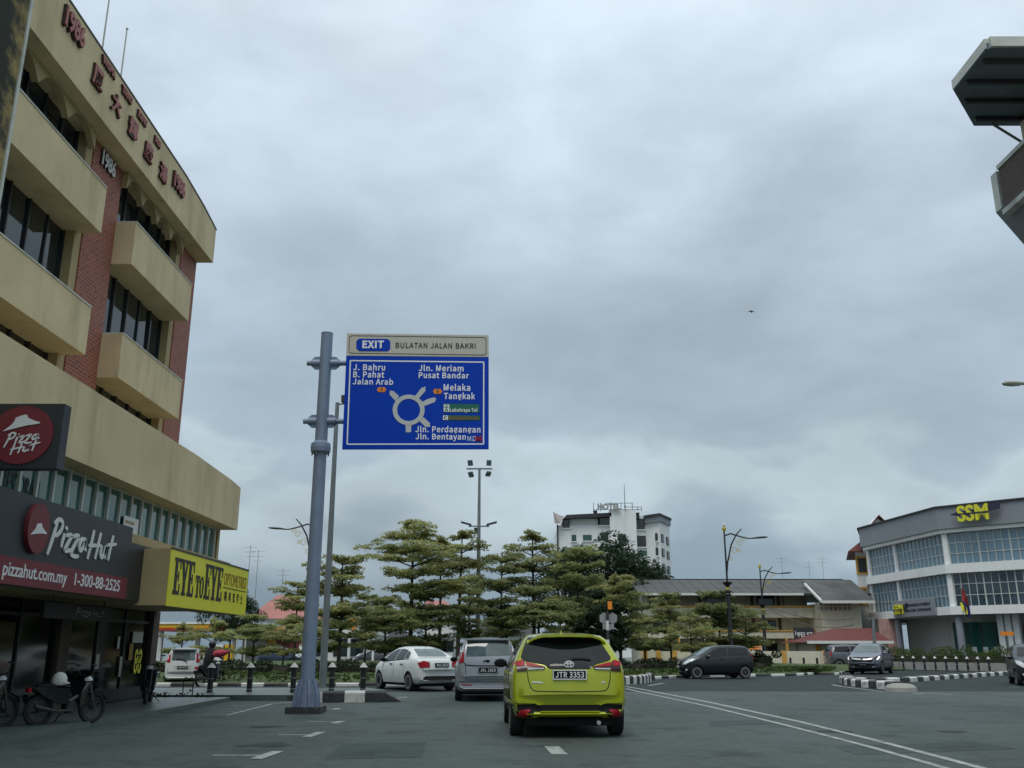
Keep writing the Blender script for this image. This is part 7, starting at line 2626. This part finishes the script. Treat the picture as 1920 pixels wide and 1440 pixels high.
def street_lamp(label, px_top, y_top, Y, side, group=None, z0=0.25, rz=0.0):
    t = at(px_top, y_top, Y)
    H = t.z - z0
    o = Vector((t.x, Y, z0))
    L = thing('street_lamp', label, 'street lamp', o, 0, group)
    u = Vector((side * math.cos(rz), math.sin(rz), 0))
    V = lambda a, h: o + u * a + Vector((0, 0, h))
    MB().lathe([(0.26, 0), (0.26, 0.35), (0.20, 0.45), (0.15, 0.6), (0.14, H * 0.50)], o, 14).build('lower_post', 'black_metal', L, smooth=True)
    MB().lathe([(0.15, 0), (0.20, 0.05), (0.16, 0.12), (0.20, 0.24), (0.12, 0.32)], V(0, H * 0.50), 14).build('post_collar', 'black_metal', L, smooth=True)
    MB().lathe([(0.11, 0), (0.13, 0.06), (0.09, 0.14)], V(0, H * 0.50 + 0.32), 12).build('gold_ring', 'gold', L, smooth=True)
    MB().lathe([(0.08, 0), (0.10, 0.10), (0.30, 0.30), (0.32, 0.36), (0.07, 0.36)], V(0, H * 0.50 + 0.44), 12).build('crown_cup', 'black_metal', L, smooth=True)
    MB().cyl(V(0, H * 0.50 + 0.7), V(0, H - 0.35), 0.062, 0.05, 10).build('upper_post', 'black_metal', L, smooth=True)
    MB().lathe([(0.05, 0), (0.10, 0.10), (0.14, 0.20), (0.12, 0.28), (0.03, 0.32)], V(0, H - 0.42), 12).build('gold_finial', 'gold', L, smooth=True)
    MB().lathe([(0.03, 0), (0.10, 0.08), (0.06, 0.22), (0.01, 0.28)], V(0, H - 0.1), 10).build('finial_tip', 'strip_pale', L, smooth=True)
    a1 = [V(0.02, H * 0.82), V(0.25, H * 0.875), V(0.55, H * 0.93), V(1.0, H * 0.985)]
    MB().tube([V(0.03, H * 0.55 + 1.0), V(0.10, H * 0.55 + 1.6), V(0.40, H * 0.86), V(0.78, H * 0.935), V(1.12, H * 0.975)], [0.05, 0.05, 0.05, 0.045, 0.03], 8).build('brace', 'black_metal', L, smooth=True)
    MB().tube([V(0.02, H * 0.925), V(0.4, H * 0.940), V(1.0, H * 0.918), V(1.5, H * 0.905), V(1.9, H * 0.905)], [0.05, 0.05, 0.045, 0.04, 0.035], 8).build('arm', 'black_metal', L, smooth=True)
    hd = MB()
    w = Vector((-u.y, u.x, 0))
    prof = [(0.0, 0.04), (0.2, 0.11), (0.55, 0.14), (0.85, 0.12), (1.05, 0.03)]
    Vv, Fc = [], []
    for i, (a, b) in enumerate(prof):
        c = V(1.75 + a, H * 0.905 + 0.07 * a)
        for k in range(8):
            q = 2 * math.pi * k / 8
            Vv.append(c + w * (b * math.cos(q)) + Vector((0, 0, 0.5 * b * math.sin(q) + 0.02)))
        if i:
            b0 = (i - 1) * 8
            Fc += [(b0 + k, b0 + (k + 1) % 8, b0 + 8 + (k + 1) % 8, b0 + 8 + k) for k in range(8)]
    hd.add(Vv, Fc).fixn()
    hd.build('lamp_head', 'frame_dark', L, smooth=True)
    sc = MB()
    for a, h, r in ((0.55, 0.80, 0.26), (0.95, 0.855, 0.22), (1.22, 0.88, 0.16), (0.30, 0.74, 0.18), (0.85, 0.80, 0.14)):
        sc.tube(scroll(V(a, H * h + 0.15), r, 1.35, 1, u), 0.018, 5)
    sc.build('scrollwork', 'gold', L, smooth=True)
    return L


street_lamp('black street lamp with gold scrollwork rising behind the black hatchback', 1357, 985, 60, 1)
street_lamp('black street lamp with gold scrollwork standing before the school', 1424, 1058, 84, 1, z0=0.0)
street_lamp('black street lamp half hidden behind the sign gantry pole', 590, 966, 57, -1)

# floodlight mast
fm_t = at(899, 879, 68)
fm = thing('floodlight_mast', 'tall steel floodlight mast standing among the island trees', 'mast', (fm_t.x, 68, 0.3))
o = Vector((fm_t.x, 68, 0.3))
MB().cyl(o, fm_t, 0.20, 0.09, 14).build('mast', 'galvanised', fm, smooth=True)
MB().box(o.x - 0.95, o.x + 0.95, 67.95, 68.05, fm_t.z - 0.05, fm_t.z + 0.05).build('cross_arm', 'galvanised', fm)


def flood(c, tilt, yaw, s=1.0):
    m = Matrix.Translation(c) @ Matrix.Rotation(yaw, 4, 'Z') @ Matrix.Rotation(tilt, 4, 'Y')
    b = MB().box(-0.12 * s, 0.12 * s, -0.26 * s, 0.26 * s, -0.30 * s, 0.30 * s)
    b.v = [m @ p for p in b.v]
    h = b.build('floodlight', 'frame_dark', fm)
    l_ = MB().box(0.121 * s, 0.14 * s, -0.22 * s, 0.22 * s, -0.26 * s, 0.26 * s)
    l_.v = [m @ p for p in l_.v]
    l_.build('lens', 'glass_blue', h)


for dx, dz, ti, ya in ((-0.68, 0.42, 0.5, 4.4), (0.70, 0.42, 0.4, 4.9), (-0.62, -0.45, 0.7, 4.3), (0.66, -0.40, 1.0, 5.1)):
    flood(fm_t + Vector((dx, -0.1, dz)), ti, ya, 0.66)
z2 = at(899, 987, 68).z
MB().box(o.x - 0.75, o.x + 0.75, 67.93, 68.02, z2 - 0.04, z2 + 0.05).build('cross_arm', 'galvanised', fm)
for s in (-1, 1):
    MB().obox((o.x + s * 0.55 - (0.0 if s > 0 else 0.75), 67.85, z2 + (0.05 if s > 0 else 0.25)), (0.75, 0, 0.2 * s), (0, 0.3, 0), (0, 0, 0.12)).fixn().build('lantern', 'frame_dark', fm)
MB().box(o.x - 0.35, o.x - 0.12, 67.9, 68.1, z2 - 0.55, z2 - 0.1).build('control_box', 'frame_dark', fm)

# camera pole behind the sign
cb = g(604, 1298)
cp_ = thing('camera_pole', 'slim grey pole with camera box close behind the blue sign', 'pole', (cb.x, cb.y, 0.15))
ct = at(632, 755, cb.y)
MB().cyl((cb.x, cb.y, 0.15), (cb.x, cb.y, ct.z), 0.13, 0.07, 12).build('pole', 'galvanised', cp_, smooth=True)
MB().cyl((cb.x, cb.y, ct.z - 0.06), (cb.x + 0.55, cb.y, ct.z - 0.02), 0.03).build('arm', 'galvanised', cp_)
MB().box(cb.x + 0.15, cb.x + 0.55, cb.y - 0.12, cb.y + 0.12, ct.z + 0.02, ct.z + 0.26).build('camera_box', 'frame_dark', cp_)

# sign post with two hexagonal signs seen from behind
sb = g(1142, 1276)
hp = thing('sign_post', 'black and white banded post with two grey sign backs and an orange marker', 'sign post', (sb.x, sb.y, 0.1))
top = at(1141, 1146, sb.y)
n_b = 7
for k in range(n_b):
    a, b = 0.1 + (top.z - 0.1) * k / n_b, 0.1 + (top.z - 0.1) * (k + 1) / n_b
    MB().cyl((sb.x, sb.y, a), (sb.x, sb.y, b - 0.002), 0.07, n=10).build('post_band', 'kerb_black' if k % 2 == 0 else 'kerb_white', hp, smooth=True)
for px in (1133, 1149):
    c = at(px, 1159, sb.y)
    MB().prism([(c.x + 0.24 * math.cos(R(60 * k + 30)), sb.y + 0.09 + (0.03 if px > 1140 else 0.0), c.z + 0.27 * math.sin(R(60 * k + 30))) for k in range(6)], (0, 0.02, 0)).fixn().build('sign_plate', 'sign_back', hp)
c = at(1141, 1174, sb.y)
MB().box(c.x - 0.26, c.x + 0.26, sb.y + 0.08, sb.y + 0.10, c.z - 0.14, c.z + 0.1).build('sub_plate', 'sign_back', hp)
c = at(1143.5, 1135, sb.y)
MB().box(c.x - 0.1, c.x + 0.1, sb.y - 0.02, sb.y + 0.02, c.z - 0.18, c.z + 0.18).build('orange_marker', 'sign_orange', hp)


# ---- bollards with white caps
def bollard_mesh():
    b = thing('bollard', 'black bollard with white pyramid cap and pale ring on the left pavement', 'bollard', (0, 0, 0), 0, 'capped bollards on the left pavement')
    MB().cyl((0, 0, 0), (0, 0, 0.66), 0.085, n=12).build('post', 'black_metal', b, local=True, smooth=True)
    MB().cyl((0, 0, 0.06), (0, 0, 0.085), 0.089, n=12).build('ring', 'sign_back', b, local=True)
    MB().cyl((0, 0, 0.38), (0, 0, 0.40), 0.089, n=12).build('ring', 'sign_back', b, local=True)
    MB().cyl((0, 0, 0.66), (0, 0, 0.70), 0.12, 0.13, 8).build('neck', 'black_metal', b, local=True)
    MB().cyl((0, 0, 0.70), (0, 0, 0.83), 0.135, 0.03, 6).build('cap', 'kerb_white', b, local=True)
    return b


bp_ = bollard_mesh()
for i, (px, py) in enumerate(((393, 1298), (467, 1297), (549, 1296), (621, 1295.5), (680, 1296.5))):
    p_ = g(px, py, 0.15)
    o = bp_ if i == 0 else copy_tree(bp_)
    o.location = p_
b2 = bp_
for i in range(10):
    t_ = i / 9
    px = 1674 + (1855 - 1674) * t_
    p_ = at(px, 1250, 66.5 - 7.5 * t_)
    o = copy_tree(bp_)
    o.location = (p_.x, p_.y, 0)
    o.scale = (0.8, 0.8, 1.12)
    o['label'] = 'black bollard with white cap in the row along the right-hand hedge'
    o['group'] = 'capped bollards along the right-hand hedge'
ch = thing('kerb_wall', 'low concrete kerb wall at the foot of the right-hand hedge', 'kerb', (hp0.x, hp0.y, 0))
kd = (hp1 - hp0)
kd.z = 0
q = Vector((-kd.y, kd.x, 0)).normalized()
MB().obox((hp0.x + q.x * -0.95, hp0.y - 0.95, 0), kd, q * 0.25, (0, 0, 0.5)).fixn().build('kerb', 'concrete', ch)

# lamp head entering on the right
rl_ = thing('street_lamp', 'grey cobra-head street lamp with steel arm at the right road edge', 'street lamp', (16.6, 22, 0))
c = at(1898, 719, 22)
MB().cyl((16.6, 22, 0), (16.6, 22, c.z - 0.3), 0.10, 0.07, 10).build('post', 'galvanised', rl_, smooth=True)
MB().tube([(16.6, 22, c.z - 0.4), (16.2, 22, c.z + 0.02), (15.0, 22, c.z - 0.02), (c.x + 0.1, 22, c.z)], [0.06, 0.05, 0.045, 0.04], 8).build('arm', 'galvanised', rl_, smooth=True)
hd = MB()
hd.lathe([(0.02, -0.30), (0.09, -0.22), (0.12, 0.0), (0.10, 0.2), (0.05, 0.3)], (0, 0, 0), 12)
hd.v = [Vector((c.x + p.z * 0.85, 22 + p.x, c.z + p.y * 0.6)) for p in hd.v]
hd.fixn().build('lamp_head', 'strip_pale', rl_, smooth=True)

# overhead cables from the lamp post to the guardhouse
for (p0_, p1_, sag, lab) in (((1436, 1135, 83), (1600, 1160, 80), 0.5, 'upper thin black cable drooping past the school'), ((1436, 1137, 83), (1600, 1172, 79.5), 0.8, 'lower thin black cable drooping past the school'),):
    a, b = at(*p0_), at(*p1_)
    cbm = MB().tube([a.lerp(b, k / 12) - Vector((0, 0, sag * 4 * (k / 12) * (1 - k / 12))) for k in range(13)], 0.03, 5)
    tag(cbm.build('overhead_cable', 'black_metal'), lab, 'cable')
up = thing('utility_pole', 'thin leaning grey utility pole beside the blue-grey crossover', 'pole', at(1643, 1262, 66) * Vector((1, 1, 0)))
b0, b1_ = at(1643, 1262, 66), at(1637, 1160, 66)
MB().cyl((b0.x, 66, 0), b1_, 0.13, 0.10, 10).build('pole', 'galvanised', up, smooth=True)
MB().box(b1_.x - 0.3, b1_.x + 0.3, 65.95, 66.05, b1_.z - 0.05, b1_.z + 0.05).build('cross_arm', 'galvanised', up)
for px, yt in ((446, 1185), (461, 1195)):
    p_ = at(px, yt, 60)
    wp = thing('white_post', 'slim white post rising through the low trees by the forecourt', 'post', (p_.x, 60, 0.3), 0, 'slim white posts by the forecourt')
    MB().cyl((p_.x, 60, 0.3), p_, 0.045).build('post', 'kerb_white', wp)
    MB().cyl(p_, p_ + Vector((0, 0, 0.05)), 0.06).build('cap', 'kerb_white', wp)

# bicycle rack hoop
rk = thing('cycle_rack', 'thin dark hoop rail on the pavement behind the white people carrier', 'rail', g(352, 1305, 0.15))
a, b = g(342, 1306, 0.15), g(360, 1306, 0.15)
MB().tube([a, a + Vector((0, 0, 0.42)), a.lerp(b, 0.15) + Vector((0, 0, 0.5)), a.lerp(b, 0.5) + Vector((0, 0, 0.46)), a.lerp(b, 0.85) + Vector((0, 0, 0.5)), b + Vector((0, 0, 0.42)), b], 0.015, 6).build('hoop', 'black_metal', rk)

# bird
bd = thing('bird', 'tiny dark bird gliding alone in the cloudy sky', 'bird', at(1409, 584, 70))
c = at(1409, 584, 70)
MB().lathe([(0.005, -0.16), (0.035, -0.08), (0.045, 0.0), (0.03, 0.09), (0.004, 0.15)], c, 8).build('body', 'cloth_black', bd, smooth=True)
for s in (-1, 1):
    MB().add([c + Vector((0, 0, 0.05)), c + Vector((0, 0, -0.04)), c + Vector((s * 0.18, 0.12, 0.02)), c + Vector((s * 0.34, 0.05, -0.08)), c + Vector((s * 0.16, 0.1, 0.09)), c + Vector((s * 0.1, 0.02, 0.03))],
             [(0, 1, 2, 4), (4, 2, 3), (0, 4, 5)]).build('wing', 'cloth_black', bd)


# ================================================================== MOTORCYCLES
def motorcycle(label, loc, h, rider=False, scale=1.0, helmet=False):
    m = thing('motorcycle', label, 'motorcycle', loc, h)
    m.scale = (scale,) * 3
    for x in (-0.62, 0.62):
        w = MB()
        ring = [(x + 0.285 * math.cos(a), 0, 0.285 + 0.285 * math.sin(a)) for a in [2 * math.pi * k / 28 for k in range(29)]]
        w.tube(ring, 0.042, 8)
        wo = w.build('wheel', 'rubber', m, local=True, smooth=True)
        rm = MB()
        rm.tube([(x + 0.22 * math.cos(a), 0, 0.285 + 0.22 * math.sin(a)) for a in [2 * math.pi * k / 24 for k in range(25)]], 0.016, 6)
        for k in range(8):
            a = 2 * math.pi * k / 8
            rm.cyl((x, 0, 0.285), (x + 0.22 * math.cos(a), 0, 0.285 + 0.22 * math.sin(a)), 0.006, n=4)
        rm.cyl((x, -0.06, 0.285), (x, 0.06, 0.285), 0.04, n=10)
        rm.build('rim', 'frame_dark', wo, local=True)
    fr = MB()
    fr.tube([(0.62, 0.07, 0.285), (0.46, 0.07, 0.80), (0.42, 0.0, 0.92)], [0.022, 0.025, 0.02], 8)
    fr.tube([(0.62, -0.07, 0.285), (0.46, -0.07, 0.80), (0.42, 0.0, 0.92)], [0.022, 0.025, 0.02], 8)
    fr.build('fork', 'frame_dark', m, local=True, smooth=True)
    b = MB()
    b.tube([(0.42, 0, 0.84), (0.30, 0, 0.55), (0.05, 0, 0.42), (-0.25, 0, 0.50), (-0.55, 0, 0.66), (-0.85, 0, 0.74)], [0.06, 0.085, 0.085, 0.09, 0.085, 0.03], 10)
    b.build('frame', 'black_paint', m, local=True, smooth=True)
    lg_ = MB()
    lg_.prism([(0.40, -0.17, 0.82), (0.30, -0.19, 0.40), (0.20, -0.19, 0.32), (0.22, -0.16, 0.60), (0.34, -0.13, 0.84)], (0, 0.34, 0))
    lg_.fixn().build('leg_shield', 'black_paint', m, local=True)
    MB().prism([(-0.02, -0.13, 0.40), (-0.02, -0.13, 0.72), (-0.55, -0.13, 0.76), (-0.85, -0.08, 0.76), (-0.60, -0.12, 0.58), (-0.30, -0.13, 0.42)], (0, 0.26, 0)).fixn().build('side_panel', 'black_paint', m, local=True)
    s = MB()
    s.tube([(0.02, 0, 0.74), (-0.25, 0, 0.745), (-0.5, 0, 0.79), (-0.72, 0, 0.79)], [0.07, 0.12, 0.12, 0.06], 10)
    s.v = [Vector((p.x, p.y, 0.76 + (p.z - 0.76) * 0.55)) for p in s.v]
    s.build('seat', 'plastic_black', m, local=True, smooth=True)
    e = MB()
    e.cyl((0.08, -0.11, 0.32), (0.08, 0.11, 0.32), 0.13, n=14)
    e.tube([(0.08, -0.13, 0.26), (-0.3, -0.15, 0.26), (-0.8, -0.16, 0.38)], [0.02, 0.035, 0.045], 8)
    e.build('engine', 'frame_dark', m, local=True, smooth=True)
    hb = MB()
    hb.tube([(0.30, 0.34, 0.98), (0.40, 0.2, 0.99), (0.42, 0, 0.95), (0.40, -0.2, 0.99), (0.30, -0.34, 0.98)], 0.016, 6)
    for sy in (-1, 1):
        hb.cyl((0.38, sy * 0.22, 0.99), (0.36, sy * 0.30, 1.16), 0.008, n=5)
    hb.build('handlebar', 'black_metal', m, local=True, smooth=True)
    for sy in (-1, 1):
        MB().lathe([(0.01, -0.02), (0.06, -0.015), (0.065, 0.01), (0.02, 0.02)], (0.36, sy * 0.30, 1.19), 10).build('rear_mirror', 'black_metal', m, local=True, smooth=True)
    MB().lathe([(0.09, 0.0), (0.085, 0.05), (0.04, 0.09)], (0.46, 0, 0.86), 12).build('headlight', 'lamp_clear', m, local=True, smooth=True)
    MB().box(-0.92, -0.86, -0.07, 0.07, 0.66, 0.75).build('tail_light', 'lamp_red', m, local=True)
    MB().box(-0.94, -0.925, -0.09, 0.09, 0.48, 0.62).build('number_plate', 'plastic_black', m, local=True)
    for x, r_ in ((0.62, 0.34), (-0.62, 0.34)):
        f = MB()
        A = [R(a) for a in ((25, 50, 80, 110, 140) if x > 0 else (40, 70, 100, 130, 155))]
        for a, c in zip(A[:-1], A[1:]):
            f.add([(x + r_ * math.cos(t), y, 0.285 + r_ * math.sin(t)) for t in (a, c) for y in (-0.06, 0.06)], [(0, 1, 3, 2)])
        f.build('mudguard', 'black_paint', m, local=True, smooth=True)
    MB().cyl((-0.05, 0.1, 0.2), (-0.05, 0.28, 0.02), 0.012).build('side_stand', 'black_metal', m, local=True)
    return m


motorcycle('black motorcycle parked side-on by the shop glass with white headgear on the seat', (-8.12, 17.95, 0.10), R(56), scale=0.84)
motorcycle('black motorcycle parked nose-in beside the end pillar of the walkway', (-9.1, 24.6, 0.10), R(285), scale=0.95)
motorcycle('black motorcycle standing deepest in the dark walkway', (-9.0, 16.6, 0.10), R(70), scale=0.9)
hl = thing('helmet', 'white open-face helmet resting on the parked motorcycle', 'helmet', (-8.22, 17.78, 0.75))
hm = MB()
hm.lathe([(0.125, 0), (0.135, 0.06), (0.125, 0.13), (0.09, 0.19), (0.04, 0.22), (0.005, 0.225)], (-8.22, 17.78, 0.765), 14)
hm.build('shell', 'kerb_white', hl, smooth=True)
MB().box(-8.17, -8.06, 17.70, 17.86, 0.785, 0.81).build('peak', 'kerb_white', hl)
# rider on the ring road
rp = g(392, 1286)
mc = motorcycle('dark motorcycle ridden along the ring road behind the bollards', (rp.x, rp.y, 0), R(70), scale=0.95)
pr_ = thing('person', 'motorcycle rider in black jacket and dark helmet seen from behind', 'person', (rp.x, rp.y, 0), R(70))
sk_v, sk_e, sk_r = [], [], []


def joint(p, r, par=None):
    sk_v.append(p)
    sk_r.append(r)
    if par is not None:
        sk_e.append((par, len(sk_v) - 1))
    return len(sk_v) - 1


pel = joint((-0.25, 0, 0.84), 0.15)
ch_ = joint((-0.16, 0, 1.10), 0.155, pel)
sh = joint((-0.08, 0, 1.30), 0.15, ch_)
nk = joint((-0.05, 0, 1.42), 0.06, sh)
hd_ = joint((-0.02, 0, 1.52), 0.095, nk)
joint((0.0, 0, 1.62), 0.085, hd_)
for s in (1, -1):
    a = joint((-0.06, s * 0.20, 1.31), 0.068, sh)
    b = joint((0.06, s * 0.32, 1.10), 0.052, a)
    c = joint((0.30, s * 0.30, 1.01), 0.038, b)
    c = joint((0.36, s * 0.28, 1.0), 0.034, c)
    k = joint((-0.20, s * 0.10, 0.80), 0.10, pel)
    kn = joint((0.16, s * 0.17, 0.70), 0.07, k)
    an = joint((0.02, s * 0.18, 0.34), 0.048, kn)
    joint((0.15, s * 0.19, 0.29), 0.04, an)
me = bpy.data.meshes.new('body')
me.from_pydata(sk_v, sk_e, [])
me.materials.append(MATS['cloth_black'])
pb_ = bpy.data.objects.new('body', me)
C.objects.link(pb_)
md = pb_.modifiers.new('skin', 'SKIN')
for i, r_ in enumerate(sk_r):
    me.skin_vertices[0].data[i].radius = (r_, r_)
me.skin_vertices[0].data[0].use_root = True
pb_.modifiers.new('sub', 'SUBSURF').levels = 1
dg = bpy.context.evaluated_depsgraph_get()
nm = bpy.data.meshes.new_from_object(pb_.evaluated_get(dg))
pb_.modifiers.clear()
pb_.data = nm
nm.polygons.foreach_set('use_smooth', [True] * len(nm.polygons))
pb_.parent = pr_
hmt = MB().lathe([(0.10, -0.12), (0.135, -0.05), (0.145, 0.02), (0.12, 0.10), (0.06, 0.15), (0.005, 0.16)], (-0.01, 0, 1.56), 14)
hmt.build('helmet', 'black_paint', pr_, local=True, smooth=True)
bg = thing('bag', 'bright red bundle strapped beside the motorcycle rider', 'bag', (rp.x + 0.35, rp.y + 0.1, 1.0))
bgm = MB()
bgm.tube([(rp.x + 0.02, rp.y - 0.12, 1.12), (rp.x + 0.18, rp.y - 0.12, 1.20), (rp.x + 0.42, rp.y - 0.1, 1.23), (rp.x + 0.58, rp.y - 0.1, 1.25), (rp.x + 0.72, rp.y - 0.1, 1.31)], [0.06, 0.14, 0.15, 0.09, 0.02], 10)
bgm.build('bundle', 'cloth_red', bg, smooth=True)
MB().tube([(rp.x + 0.3, rp.y - 0.11, 1.06), (rp.x + 0.3, rp.y - 0.265, 1.21), (rp.x + 0.3, rp.y - 0.11, 1.37)], 0.012, 6).build('strap', 'plastic_black', bg)
